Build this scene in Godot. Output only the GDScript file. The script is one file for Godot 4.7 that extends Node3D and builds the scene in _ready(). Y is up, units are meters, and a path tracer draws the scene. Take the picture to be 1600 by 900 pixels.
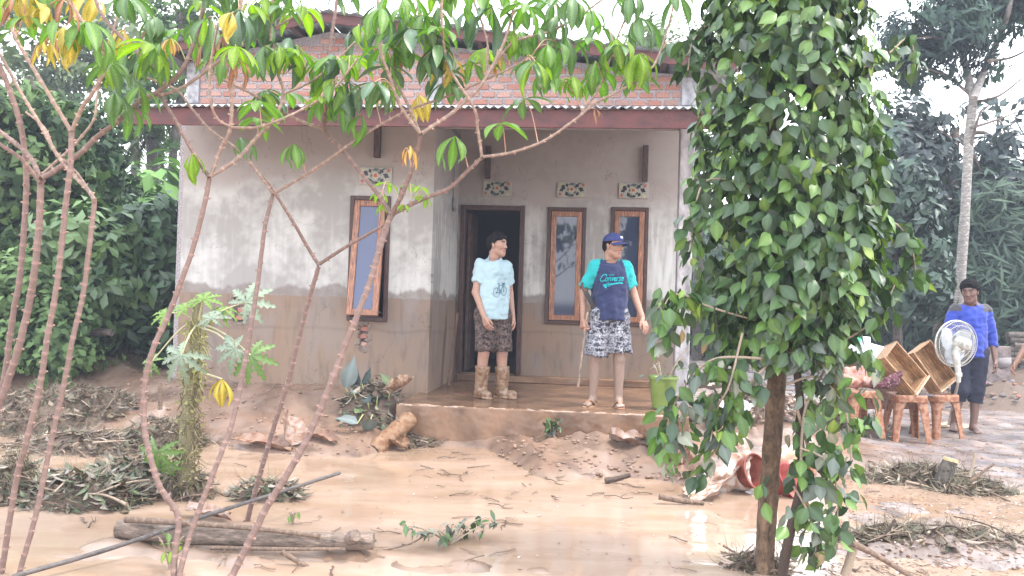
extends Node3D
# A mud-flooded small house seen through cassava stems and a pepper vine.

var cam_basis := Basis()
var cam_pos := Vector3(0, 1.35, 0)
const FOCAL := 1280.0
var rng := RandomNumberGenerator.new()
var used := {}
var mats := {}
var M := {}
var tex := {}
var hills: FastNoiseLite
var lumps: FastNoiseLite
var house: Node3D
var house_xf := Transform3D()


# ---------------------------------------------------------------- mesh builder
class Mb:
	var P := PackedVector3Array()
	var C := PackedColorArray()
	var U := PackedVector2Array()
	var I := PackedInt32Array()
	var has_uv := false

	func vert(p: Vector3, c := Color.WHITE, u := Vector2.ZERO) -> int:
		P.append(p)
		C.append(c)
		U.append(u)
		return P.size() - 1

	func face(a: int, b: int, c: int) -> void:
		I.append(a)
		I.append(c)
		I.append(b)

	func tri(a: Vector3, b: Vector3, c: Vector3, col := Color.WHITE) -> void:
		var n := P.size()
		vert(a, col)
		vert(b, col)
		vert(c, col)
		face(n, n + 1, n + 2)

	func quad(a: Vector3, b: Vector3, c: Vector3, d: Vector3, col := Color.WHITE, uvs := []) -> void:
		var n := P.size()
		if uvs.size() == 4:
			has_uv = true
			vert(a, col, uvs[0])
			vert(b, col, uvs[1])
			vert(c, col, uvs[2])
			vert(d, col, uvs[3])
		else:
			vert(a, col)
			vert(b, col)
			vert(c, col)
			vert(d, col)
		face(n, n + 1, n + 2)
		face(n, n + 2, n + 3)

	# quad turned so that it looks away from a centre
	func outward(a: Vector3, b: Vector3, c: Vector3, d: Vector3, centre: Vector3, col: Color) -> void:
		var n := (b - a).cross(c - a)
		if n.length_squared() < 1e-16:
			n = (c - a).cross(d - a)
		if n.dot((a + b + c + d) / 4.0 - centre) >= 0.0:
			quad(a, b, c, d, col)
		else:
			quad(d, c, b, a, col)

	func box(size: Vector3, xf := Transform3D(), col := Color.WHITE, bevel := 0.0, jitter := 0.0, r: RandomNumberGenerator = null) -> void:
		var h := size / 2.0
		var b := minf(bevel, minf(h.x, minf(h.y, h.z)) * 0.9)
		var ctr := xf.origin
		var pt := {}
		for sx in [-1, 1]:
			for sy in [-1, 1]:
				for sz in [-1, 1]:
					var j := Vector3.ZERO
					if jitter > 0.0 and r:
						j = Vector3(r.randf_range(-1, 1), r.randf_range(-1, 1), r.randf_range(-1, 1)) * jitter
					for ax in 3:
						var q := Vector3(sx * (h.x - (0.0 if ax == 0 else b)), sy * (h.y - (0.0 if ax == 1 else b)), sz * (h.z - (0.0 if ax == 2 else b)))
						pt[Vector4i(sx, sy, sz, ax)] = xf * (q + j)
		for ax in 3:
			for s in [-1, 1]:
				var l := []
				for k in [[-1, -1], [1, -1], [1, 1], [-1, 1]]:
					var v := [0, 0, 0]
					v[ax] = s
					v[(ax + 1) % 3] = k[0]
					v[(ax + 2) % 3] = k[1]
					l.append(pt[Vector4i(v[0], v[1], v[2], ax)])
				outward(l[0], l[1], l[2], l[3], ctr, col)
		if b <= 0.0:
			return
		for ax in 3:   # the edge running along ax
			var a1 := (ax + 1) % 3
			var a2 := (ax + 2) % 3
			for s1 in [-1, 1]:
				for s2 in [-1, 1]:
					var l := []
					for e in [[-1, a1], [1, a1], [1, a2], [-1, a2]]:
						var v := [0, 0, 0]
						v[ax] = e[0]
						v[a1] = s1
						v[a2] = s2
						l.append(pt[Vector4i(v[0], v[1], v[2], e[1])])
					outward(l[0], l[1], l[2], l[3], ctr, col)
		for sx in [-1, 1]:
			for sy in [-1, 1]:
				for sz in [-1, 1]:
					var a: Vector3 = pt[Vector4i(sx, sy, sz, 0)]
					var bb: Vector3 = pt[Vector4i(sx, sy, sz, 1)]
					var c: Vector3 = pt[Vector4i(sx, sy, sz, 2)]
					if (bb - a).cross(c - a).dot(a - ctr) >= 0.0:
						tri(a, bb, c, col)
					else:
						tri(a, c, bb, col)

	# tube along points; radii per point; colours per point or one
	func tube(pts: PackedVector3Array, radii: PackedFloat32Array, sides := 8, col: Variant = Color.WHITE, cap := true) -> void:
		var n := pts.size()
		var up := Vector3(0.37, 0.21, 0.9).normalized()
		var t0 := (pts[1] - pts[0]).normalized()
		if absf(t0.dot(up)) > 0.9:
			up = Vector3(0.9, 0.3, 0.1).normalized()
		var side := up.cross(t0).normalized()
		var first := P.size()
		for i in n:
			var t: Vector3
			if i == 0:
				t = t0
			elif i == n - 1:
				t = (pts[i] - pts[i - 1]).normalized()
			else:
				t = (pts[i + 1] - pts[i - 1]).normalized()
			side = (side - t * side.dot(t)).normalized()
			var other := t.cross(side)
			var cc: Color = col[i] if col is PackedColorArray else col
			for k in sides:
				var a := TAU * k / sides
				vert(pts[i] + (side * cos(a) + other * sin(a)) * radii[i], cc, Vector2(float(k) / sides, float(i)))
		for i in n - 1:
			for k in sides:
				var k2 := (k + 1) % sides
				var a := first + i * sides + k
				var b := first + i * sides + k2
				face(a, b, b + sides)
				face(a, b + sides, a + sides)
		if cap:
			for e in [0, n - 1]:
				var cc: Color = col[e] if col is PackedColorArray else col
				var m := vert(pts[e], cc)
				var f2 := P.size()
				for k in sides:
					vert(P[first + e * sides + k], cc)
				for k in sides:
					if e == 0:
						face(m, f2 + (k + 1) % sides, f2 + k)
					else:
						face(m, f2 + k, f2 + (k + 1) % sides)

	func rod(a: Vector3, b: Vector3, r0: float, r1: float, sides := 6, col := Color.WHITE) -> void:
		tube(PackedVector3Array([a, b]), PackedFloat32Array([r0, r1]), sides, col)

	# rows of equal length; smooth sheet
	func sheet(rows: Array, col: Variant = Color.WHITE, wrap := false, with_uv := false) -> void:
		var first := P.size()
		var w: int = rows[0].size()
		for i in rows.size():
			for k in w:
				var c: Color = col[i][k] if col is Array else col
				vert(rows[i][k], c, Vector2(float(k) / (w - 1), float(i) / (rows.size() - 1)))
		if with_uv:
			has_uv = true
		for i in rows.size() - 1:
			for k in (w if wrap else w - 1):
				var k2 := (k + 1) % w
				var a := first + i * w + k
				var b := first + i * w + k2
				face(a, b, b + w)
				face(a, b + w, a + w)

	# lathe of (radius, height) around y
	func lathe(prof: PackedVector2Array, sides: int, xf := Transform3D(), col := Color.WHITE) -> void:
		var rows := []
		for p in prof:
			var row := PackedVector3Array()
			for k in sides:
				var a := -TAU * k / sides
				row.append(xf * Vector3(p.x * cos(a), p.y, p.x * sin(a)))
			rows.append(row)
		sheet(rows, col, true)

	func add(o: Mb, xf: Transform3D, tint := Color.WHITE, mirror := false) -> void:
		var n := P.size()
		for i in o.P.size():
			P.append(xf * o.P[i])
			C.append(o.C[i] * tint)
			U.append(o.U[i])
		if o.has_uv:
			has_uv = true
		if mirror:
			for i in range(0, o.I.size(), 3):
				I.append(n + o.I[i])
				I.append(n + o.I[i + 2])
				I.append(n + o.I[i + 1])
		else:
			for i in o.I:
				I.append(n + i)

	func mesh() -> ArrayMesh:
		var N := PackedVector3Array()
		N.resize(P.size())
		for i in range(0, I.size(), 3):
			var a := I[i]
			var b := I[i + 1]
			var c := I[i + 2]
			var n := (P[c] - P[a]).cross(P[b] - P[a])
			N[a] += n
			N[b] += n
			N[c] += n
		for i in N.size():
			N[i] = N[i].normalized() if N[i].length_squared() > 1e-20 else Vector3.UP
		var arr := []
		arr.resize(Mesh.ARRAY_MAX)
		arr[Mesh.ARRAY_VERTEX] = P
		arr[Mesh.ARRAY_NORMAL] = N
		var half := PackedColorArray()   # vertex colours are stored up to 1: leave room for tints above it
		half.resize(C.size())
		for i in C.size():
			half[i] = Color(C[i].r / 1.6, C[i].g / 1.6, C[i].b / 1.6)
		arr[Mesh.ARRAY_COLOR] = half
		if has_uv:
			arr[Mesh.ARRAY_TEX_UV] = U
		arr[Mesh.ARRAY_INDEX] = I
		var m := ArrayMesh.new()
		m.add_surface_from_arrays(Mesh.PRIMITIVE_TRIANGLES, arr)
		return m


# ---------------------------------------------------------------- distance field meshed as surface nets
class Sdf:
	var o: Vector3
	var h: float
	var nx: int
	var ny: int
	var nz: int
	var f := PackedFloat32Array()

	func _init(lo: Vector3, hi: Vector3, cell: float) -> void:
		o = lo
		h = cell
		nx = int(ceil((hi.x - lo.x) / cell)) + 1
		ny = int(ceil((hi.y - lo.y) / cell)) + 1
		nz = int(ceil((hi.z - lo.z) / cell)) + 1
		f.resize(nx * ny * nz)
		f.fill(0.2)

	# tapered capsule (or, with a = b, a ball), joined smoothly; flat squeezes it along an axis
	func cap(a: Vector3, b: Vector3, r0: float, r1: float, k := 0.02, squash := Vector3.ONE, sub := false, flat := 0) -> void:
		var reach := maxf(r0, r1) * maxf(squash.x, maxf(squash.y, squash.z)) + k + h * 2.0
		var lo := (a.min(b) - Vector3.ONE * reach - o) / h
		var hi := (a.max(b) + Vector3.ONE * reach - o) / h
		var inv := Vector3.ONE / squash
		var m := minf(squash.x, minf(squash.y, squash.z))
		var a2 := a * inv
		var ba := b * inv - a2
		var bb := maxf(ba.length_squared(), 1e-9)
		for y in range(maxi(0, int(lo.y)), mini(ny, int(hi.y) + 2)):
			for z in range(maxi(0, int(lo.z)), mini(nz, int(hi.z) + 2)):
				var row := (y * nz + z) * nx
				for x in range(maxi(0, int(lo.x)), mini(nx, int(hi.x) + 2)):
					var pa := (o + Vector3(x, y, z) * h) * inv - a2
					var tt := pa.dot(ba) / bb
					var t := clampf(tt, 0.0, 1.0)
					var d := ((pa - ba * t).length() - (r0 + (r1 - r0) * t)) * m
					if flat:   # flat ends: 1 at b, 2 at a and b
						d = maxf(d, (tt - 1.0) * sqrt(bb))
						if flat == 2:
							d = maxf(d, -tt * sqrt(bb))
					var e := f[row + x]
					if sub:
						d = -d
						var q := maxf(k - absf(d - e), 0.0)
						f[row + x] = maxf(d, e) + (q * q * 0.25 / k if k > 0.0 else 0.0)
					else:
						var q := maxf(k - absf(d - e), 0.0)
						f[row + x] = minf(d, e) - (q * q * 0.25 / k if k > 0.0 else 0.0)

	# keep what lies behind the plane through p with normal n, only within a box
	func cut(p: Vector3, n: Vector3, lo := Vector3(-9, -9, -9), hi := Vector3(9, 9, 9)) -> void:
		var l := (lo - o) / h
		var u := (hi - o) / h
		for y in range(clampi(int(l.y), 0, ny), clampi(int(u.y) + 1, 0, ny)):
			for z in range(clampi(int(l.z), 0, nz), clampi(int(u.z) + 1, 0, nz)):
				var row := (y * nz + z) * nx
				for x in range(clampi(int(l.x), 0, nx), clampi(int(u.x) + 1, 0, nx)):
					f[row + x] = maxf(f[row + x], (o + Vector3(x, y, z) * h - p).dot(n))

	func rough(noise: FastNoiseLite, amount: float, stretch := Vector3.ONE) -> void:
		for y in ny:
			for z in nz:
				var row := (y * nz + z) * nx
				for x in nx:
					if absf(f[row + x]) < 0.05:
						var p := (o + Vector3(x, y, z) * h) * stretch
						f[row + x] += noise.get_noise_3d(p.x, p.y, p.z) * amount

	func at(p: Vector3) -> float:
		var q := (p - o) / h
		var x := clampi(int(q.x), 0, nx - 2)
		var y := clampi(int(q.y), 0, ny - 2)
		var z := clampi(int(q.z), 0, nz - 2)
		var t := q - Vector3(x, y, z)
		var v := 0.0
		for dy in 2:
			for dz in 2:
				for dx in 2:
					v += f[((y + dy) * nz + z + dz) * nx + x + dx] * (t.x if dx else 1.0 - t.x) * (t.y if dy else 1.0 - t.y) * (t.z if dz else 1.0 - t.z)
		return v

	func into(mb: Mb, color: Callable, xf := Transform3D(), mirror := false) -> void:
		var ids := PackedInt32Array()
		ids.resize(nx * ny * nz)
		ids.fill(-1)
		var sy := nz * nx
		var offs := [0, 1, nx, nx + 1, sy, sy + 1, sy + nx, sy + nx + 1]
		var edges := [[0, 1], [2, 3], [4, 5], [6, 7], [0, 2], [1, 3], [4, 6], [5, 7], [0, 4], [1, 5], [2, 6], [3, 7]]
		for y in ny - 1:
			for z in nz - 1:
				var row := y * sy + z * nx
				for x in nx - 1:
					var i := row + x
					var neg := f[i] < 0.0
					if (f[i + 1] < 0.0) == neg and (f[i + nx] < 0.0) == neg and (f[i + nx + 1] < 0.0) == neg and (f[i + sy] < 0.0) == neg and (f[i + sy + 1] < 0.0) == neg and (f[i + sy + nx] < 0.0) == neg and (f[i + sy + nx + 1] < 0.0) == neg:
						continue
					var sum := Vector3.ZERO
					var cnt := 0
					for e in edges:
						var a: float = f[i + offs[e[0]]]
						var b: float = f[i + offs[e[1]]]
						if (a < 0.0) != (b < 0.0):
							var t := a / (a - b)
							var pa := Vector3(e[0] & 1, (e[0] >> 2) & 1, (e[0] >> 1) & 1)
							var pb := Vector3(e[1] & 1, (e[1] >> 2) & 1, (e[1] >> 1) & 1)
							sum += pa.lerp(pb, t)
							cnt += 1
					var p := o + (Vector3(x, y, z) + sum / cnt) * h
					ids[i] = mb.vert(xf * p, color.call(p))
		for y in range(1, ny - 1):
			for z in range(1, nz - 1):
				var row := y * sy + z * nx
				for x in range(1, nx - 1):
					var i := row + x
					var a := f[i] < 0.0
					if a != (f[i + 1] < 0.0):
						_q(mb, ids[i - nx - sy], ids[i - sy], ids[i], ids[i - nx], a != mirror)
					if a != (f[i + sy] < 0.0):
						_q(mb, ids[i - 1 - nx], ids[i - nx], ids[i], ids[i - 1], a != mirror)
					if a != (f[i + nx] < 0.0):
						_q(mb, ids[i - 1 - sy], ids[i - sy], ids[i], ids[i - 1], a == mirror)

	func _q(mb: Mb, a: int, b: int, c: int, d: int, flip: bool) -> void:
		if mini(mini(a, b), mini(c, d)) < 0:
			return
		if flip:
			mb.face(a, c, b)
			mb.face(a, d, c)
		else:
			mb.face(a, b, c)
			mb.face(a, c, d)


# ---------------------------------------------------------------- naming and placing
func numbered(called: String) -> String:
	if not used.has(called):
		used[called] = 0
		return called
	used[called] += 1
	return "%s_%03d" % [called, used[called]]


func tag(o: Node, label: String, category: String, group := "") -> void:
	o.set_meta("label", label)
	o.set_meta("category", category)
	if group:
		o.set_meta("group", group)


func thing(called: String, label: String, category: String, pos := Vector3.ZERO, turn := 0.0, group := "") -> Node3D:
	var o := Node3D.new()
	o.name = numbered(called)
	add_child(o, true)
	o.position = pos
	o.rotation.y = turn
	tag(o, label, category, group)
	return o


func part_name(parent: Node, called: String) -> String:
	var k: int = parent.get_meta("count_" + called, -1) + 1
	parent.set_meta("count_" + called, k)
	return called if k == 0 else "%s_%03d" % [called, k]


func part(called: String, mesh: Mesh, m: Material, parent: Node, xf := Transform3D(), label := "") -> MeshInstance3D:
	var o := MeshInstance3D.new()
	o.name = numbered(called) if parent == self else part_name(parent, called)
	o.mesh = mesh
	o.material_override = m
	parent.add_child(o, true)
	o.transform = xf
	if label:
		o.set_meta("label", label)
	return o


func clean(n: Node) -> void:
	for k in n.get_meta_list():
		if k.begins_with("count_"):
			n.remove_meta(k)
	for c in n.get_children():
		clean(c)


func struct(called: String, mesh: Mesh, m: Material, xf := Transform3D()) -> MeshInstance3D:
	var o := part(called, mesh, m, self, xf)
	o.set_meta("kind", "structure")
	return o


func many(called: String, mesh: Mesh, m: Material, parent: Node, xfs: Array, cols: PackedColorArray) -> MultiMeshInstance3D:
	var mm := MultiMesh.new()
	mm.transform_format = MultiMesh.TRANSFORM_3D
	mm.use_colors = true
	mm.mesh = mesh
	mm.instance_count = xfs.size()
	var buf := PackedFloat32Array()
	buf.resize(xfs.size() * 16)
	for i in xfs.size():
		var t: Transform3D = xfs[i]
		var b := t.basis
		var k := i * 16
		buf[k] = b.x.x
		buf[k + 1] = b.y.x
		buf[k + 2] = b.z.x
		buf[k + 3] = t.origin.x
		buf[k + 4] = b.x.y
		buf[k + 5] = b.y.y
		buf[k + 6] = b.z.y
		buf[k + 7] = t.origin.y
		buf[k + 8] = b.x.z
		buf[k + 9] = b.y.z
		buf[k + 10] = b.z.z
		buf[k + 11] = t.origin.z
		buf[k + 12] = cols[i].r
		buf[k + 13] = cols[i].g
		buf[k + 14] = cols[i].b
		buf[k + 15] = 1.0
	mm.buffer = buf
	var o := MultiMeshInstance3D.new()
	o.multimesh = mm
	o.material_override = m
	o.name = numbered(called) if parent == self else part_name(parent, called)
	parent.add_child(o, true)
	o.set_meta("kind", "stuff")
	return o


# a point of the place, found by sighting: direction of a picture point (1600 x 900) and a distance ahead
func at(px: float, py: float, depth: float) -> Vector3:
	return cam_pos + cam_basis * Vector3((px - 800.0) / FOCAL * depth, -(py - 450.0) / FOCAL * depth, -depth)


func on_level(px: float, py: float, y := 0.0) -> Vector3:
	var d := cam_basis * Vector3((px - 800.0) / FOCAL, -(py - 450.0) / FOCAL, -1.0)
	return cam_pos + d * ((y - cam_pos.y) / d.y)


func r(a: float, b: float) -> float:
	return rng.randf_range(a, b)


func pick(a: Array) -> Variant:
	return a[rng.randi() % a.size()]


func dir_basis(y_axis: Vector3, hint := Vector3(0, 0, 1)) -> Basis:
	var y := y_axis.normalized()
	var x := y.cross(hint)
	if x.length() < 0.01:
		x = y.cross(Vector3(1, 0, 0.1))
	x = x.normalized()
	return Basis(x, y, x.cross(y))


func smooth_path(pts: Array, steps := 4) -> PackedVector3Array:
	var out := PackedVector3Array()
	for i in pts.size() - 1:
		var p0: Vector3 = pts[maxi(i - 1, 0)]
		var p1: Vector3 = pts[i]
		var p2: Vector3 = pts[i + 1]
		var p3: Vector3 = pts[mini(i + 2, pts.size() - 1)]
		for k in steps:
			out.append(p1.cubic_interpolate(p2, p0, p3, float(k) / steps))
	out.append(pts[-1])
	return out


func taper(n: int, r0: float, r1: float) -> PackedFloat32Array:
	var a := PackedFloat32Array()
	for i in n:
		a.append(lerpf(r0, r1, float(i) / maxf(n - 1, 1)))
	return a


# ---------------------------------------------------------------- materials
func fnl(freq: float, seed_: int, octaves := 4, kind := FastNoiseLite.TYPE_SIMPLEX_SMOOTH) -> FastNoiseLite:
	var n := FastNoiseLite.new()
	n.noise_type = kind
	n.frequency = freq
	n.seed = seed_
	n.fractal_octaves = octaves
	return n


func ramp(stops: Array, hard := false) -> Gradient:
	var g := Gradient.new()
	var offs := PackedFloat32Array()
	var cols := PackedColorArray()
	for s in stops:
		offs.append(s[0])
		cols.append(s[1])
	g.offsets = offs
	g.colors = cols
	if hard:
		g.interpolation_mode = Gradient.GRADIENT_INTERPOLATE_CONSTANT
	return g


func noise_tex(noise: FastNoiseLite, g: Gradient = null, size := 512, normal := 0.0) -> NoiseTexture2D:
	var t := NoiseTexture2D.new()
	t.width = size
	t.height = size
	t.seamless = true
	t.generate_mipmaps = false
	t.noise = noise
	if g:
		t.color_ramp = g
	if normal > 0.0:
		t.as_normal_map = true
		t.bump_strength = normal
	return t


func lin(rr: float, g: float, b: float) -> Color:
	return Color(rr, g, b).linear_to_srgb()


# plain: base colour given in linear light, with a shared blotch texture and fine relief
func mat(key: String, c: Color, rough := 0.8, opts := {}) -> StandardMaterial3D:
	if mats.has(key):
		return mats[key]
	var m := StandardMaterial3D.new()
	m.resource_name = key
	m.albedo_color = c.linear_to_srgb()
	m.roughness = rough
	m.cull_mode = BaseMaterial3D.CULL_DISABLED
	m.uv1_triplanar = opts.get("tri", true)
	m.uv1_world_triplanar = opts.get("world", false)
	m.uv1_scale = opts.get("scale", Vector3.ONE)
	if opts.has("tex"):
		m.albedo_texture = opts.tex
	if opts.has("bump"):
		m.normal_enabled = true
		m.normal_texture = opts.bump
		m.normal_scale = opts.get("bump_scale", 0.6)
	if opts.has("rough_tex"):
		m.roughness_texture = opts.rough_tex
		m.roughness_texture_channel = BaseMaterial3D.TEXTURE_CHANNEL_RED
	if opts.get("vc", false):
		m.vertex_color_use_as_albedo = true
		m.albedo_color = (c * 1.6).linear_to_srgb()
	m.metallic = opts.get("metal", 0.0)
	m.metallic_specular = opts.get("spec", 0.5)
	if opts.has("back"):
		m.backlight_enabled = true
		var bl: Color = opts.back
		m.backlight = bl.linear_to_srgb()
	if opts.has("rim"):
		m.rim_enabled = true
		m.rim = opts.rim
	mats[key] = m
	return m


func make_textures() -> void:
	var k := func(v: float) -> Color: return Color(v, v, v)
	tex.blotch = noise_tex(fnl(0.008, 3, 5), ramp([[0.2, k.call(0.72)], [0.5, k.call(0.9)], [0.8, k.call(1.0)]]))
	tex.fine = noise_tex(fnl(0.05, 9, 4), ramp([[0.2, k.call(0.7)], [0.55, k.call(0.92)], [0.85, k.call(1.0)]]))
	tex.grain = noise_tex(fnl(0.012, 17, 5), ramp([[0.15, k.call(0.5)], [0.4, k.call(0.85)], [0.5, k.call(0.68)], [0.75, k.call(1.0)]]))
	tex.bump = noise_tex(fnl(0.03, 21, 5), null, 512, 6.0)
	tex.bump_fine = noise_tex(fnl(0.09, 25, 3), null, 512, 5.0)
	tex.bump_soft = noise_tex(fnl(0.008, 29, 4), null, 512, 12.0)
	tex.bump_mud = noise_tex(fnl(0.016, 27, 4), null, 512, 9.0)
	tex.mudstain = noise_tex(fnl(0.015, 31, 5), ramp([[0.3, Color(0.78, 0.62, 0.5)], [0.5, Color(0.95, 0.88, 0.82)], [0.65, Color(1, 1, 1)]]))


func build_camera_and_light() -> void:
	cam_basis = Basis.from_euler(Vector3(0.0172, 0.0, 0.03))
	var cam := Camera3D.new()
	cam.name = "camera"
	add_child(cam)
	cam.position = cam_pos
	cam.basis = cam_basis
	cam.fov = rad_to_deg(2.0 * atan(450.0 / FOCAL))
	cam.near = 0.05
	cam.far = 600.0
	cam.current = true

	var e := Environment.new()
	e.background_mode = Environment.BG_SKY
	var sm := ProceduralSkyMaterial.new()
	sm.sky_top_color = Color(0.92, 0.95, 1.0)
	sm.sky_horizon_color = Color(1.0, 1.0, 1.0)
	sm.sky_curve = 0.2
	sm.ground_horizon_color = Color(0.72, 0.66, 0.6)
	sm.ground_bottom_color = Color(0.5, 0.42, 0.36)
	sm.sun_angle_max = 40.0
	sm.sky_energy_multiplier = 1.25
	var cover := noise_tex(fnl(0.004, 77, 5), ramp([[0.3, Color(0, 0, 0, 0)], [0.6, Color(0.25, 0.25, 0.26, 1.0)], [0.9, Color(0.4, 0.4, 0.4, 1.0)]]), 512)
	sm.sky_cover = cover
	sm.sky_cover_modulate = Color(1, 1, 1, 0.7)
	var sky := Sky.new()
	sky.sky_material = sm
	e.sky = sky
	e.tonemap_mode = Environment.TONE_MAPPER_LINEAR
	e.tonemap_exposure = 2.75
	e.sdfgi_enabled = true
	e.ssao_enabled = true
	e.ssil_enabled = true
	e.fog_enabled = true
	e.fog_light_color = Color(0.9, 0.93, 1.0)
	e.fog_density = 0.003
	var we := WorldEnvironment.new()
	we.name = "world_environment"
	we.environment = e
	add_child(we)

	var sun := DirectionalLight3D.new()
	sun.name = "sun"
	add_child(sun)
	# high, from the right and a little behind the house
	sun.look_at_from_position(Vector3.ZERO, -Vector3(0.45, 0.85, 0.12).normalized(), Vector3(0, 0, 1))
	sun.light_color = Color(1.0, 0.975, 0.94)
	sun.light_energy = 0.6
	sun.light_angular_distance = 11.0
	sun.shadow_enabled = true


var bank_x := PackedFloat32Array()
var bank_d := PackedFloat32Array()
var islands := []


func plan_ground() -> void:
	hills = fnl(0.35, 5, 4)
	lumps = fnl(1.6, 8, 4)
	# where the flood water meets the bank, sighted along its edge from left to right
	for p in [[-260, 640], [0, 648], [70, 658], [135, 688], [200, 697], [310, 690], [400, 712], [500, 712], [560, 716], [612, 702], [640, 692], [760, 702], [850, 745], [930, 748], [1010, 752], [1090, 757], [1150, 766], [1250, 752], [1330, 737], [1420, 752], [1480, 765], [1600, 768], [1900, 772]]:
		var q := on_level(p[0], p[1])
		bank_x.append(q.x)
		bank_d.append(-q.z)
	# mud that stands out of the shallow water: sighted place, half widths across and along, height
	for p in [[130, 775, 0.75, 0.3, 0.10], [235, 760, 0.5, 0.25, 0.07], [20, 755, 0.35, 0.3, 0.08], [300, 860, 0.9, 0.3, 0.055], [120, 850, 0.7, 0.3, 0.05], [480, 880, 0.6, 0.2, 0.05], [560, 862, 0.35, 0.2, 0.05], [720, 885, 0.7, 0.14, 0.045], [900, 895, 0.5, 0.1, 0.04], [1400, 820, 0.5, 0.45, 0.055], [1460, 790, 0.45, 0.3, 0.05], [1370, 860, 0.6, 0.3, 0.05], [1540, 860, 0.5, 0.35, 0.055], [1190, 890, 0.3, 0.2, 0.06], [285, 770, 0.25, 0.2, 0.09], [700, 848, 0.3, 0.14, 0.045], [1000, 850, 0.3, 0.12, 0.045], [640, 800, 0.35, 0.1, 0.04]]:
		var q := on_level(p[0], p[1])
		islands.append([q.x, q.z, p[2], p[3], p[4]])


func bank_at(x: float) -> float:
	var i := bank_x.bsearch(x)
	if i <= 0:
		return bank_d[0]
	if i >= bank_x.size():
		return bank_d[-1]
	var t := (x - bank_x[i - 1]) / maxf(bank_x[i] - bank_x[i - 1], 0.001)
	return lerpf(bank_d[i - 1], bank_d[i], t)


func land(x: float, z: float) -> float:
	var d := -z
	var n := hills.get_noise_2d(x * 2.0, z * 2.0)
	var n2 := lumps.get_noise_2d(x * 1.5, z * 1.5)
	var t := d - bank_at(x) + n * 0.25
	var flat := 0.06
	if x < -0.6:
		flat = lerpf(0.05, 0.4, smoothstep(-0.85, -1.25, x))
	var hgt := 0.0
	if t > 0.0:
		hgt = minf(flat, t * 0.27 + 0.004) + n2 * 0.028 * smoothstep(0.0, 0.3, t)
		if x > -0.9 and x < 2.3 and d < 8.3:   # the churned pile of mud against the porch
			hgt += smoothstep(0.0, 0.45, t) * smoothstep(5.9, 6.8, d) * (0.05 + 0.09 * maxf(0.0, lumps.get_noise_2d(x * 3.0 + 40.0, z * 3.0)) + 0.05 * smoothstep(0.2, 0.9, x))
	else:
		hgt = -0.048 + n * 0.024 + n2 * 0.012
		for s in islands:
			var e := pow((x - s[0]) / s[2], 2) + pow((z - s[1]) / s[3], 2)
			if e < 4.0:
				hgt += (s[4] * (0.6 if x < 1.8 else 1.15) + n2 * 0.035) * exp(-e)
	if x < -3.4:   # the overgrown bank at the left
		hgt += smoothstep(-4.3, -5.8, x + n * 0.5) * smoothstep(8.6, 10.2, d) * (0.75 + n * 0.3)
	if x > 1.9 and x < 4.2 and d > 7.0:   # heap of litter beside the porch
		hgt += 0.26 * exp(-pow((x - 2.75) / 0.6, 2) - pow((d - 8.5) / 0.9, 2))
	if d > 30.0:
		hgt += (d - 30.0) * 0.01
	return hgt


func surf(x: float, z: float) -> float:
	return maxf(land(x, z), 0.0)


func seat(px: float, py: float, y := 0.0) -> Vector3:   # a sighted point dropped onto the ground
	var q := on_level(px, py, y)
	q.y = surf(q.x, q.z)
	return q


func axis_steps(lo: float, hi: float, step: float, out_lo: float, out_hi: float) -> PackedFloat32Array:
	var a := PackedFloat32Array()
	var s := step
	var v := lo
	while v > out_lo:
		s *= 1.35
		v -= s
		a.append(v)
	a.reverse()
	v = lo
	while v < hi:
		a.append(v)
		v += step
	s = step
	while v < out_hi:
		a.append(v)
		s *= 1.35
		v += s
	a.append(out_hi + 1.0)
	return a


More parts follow.
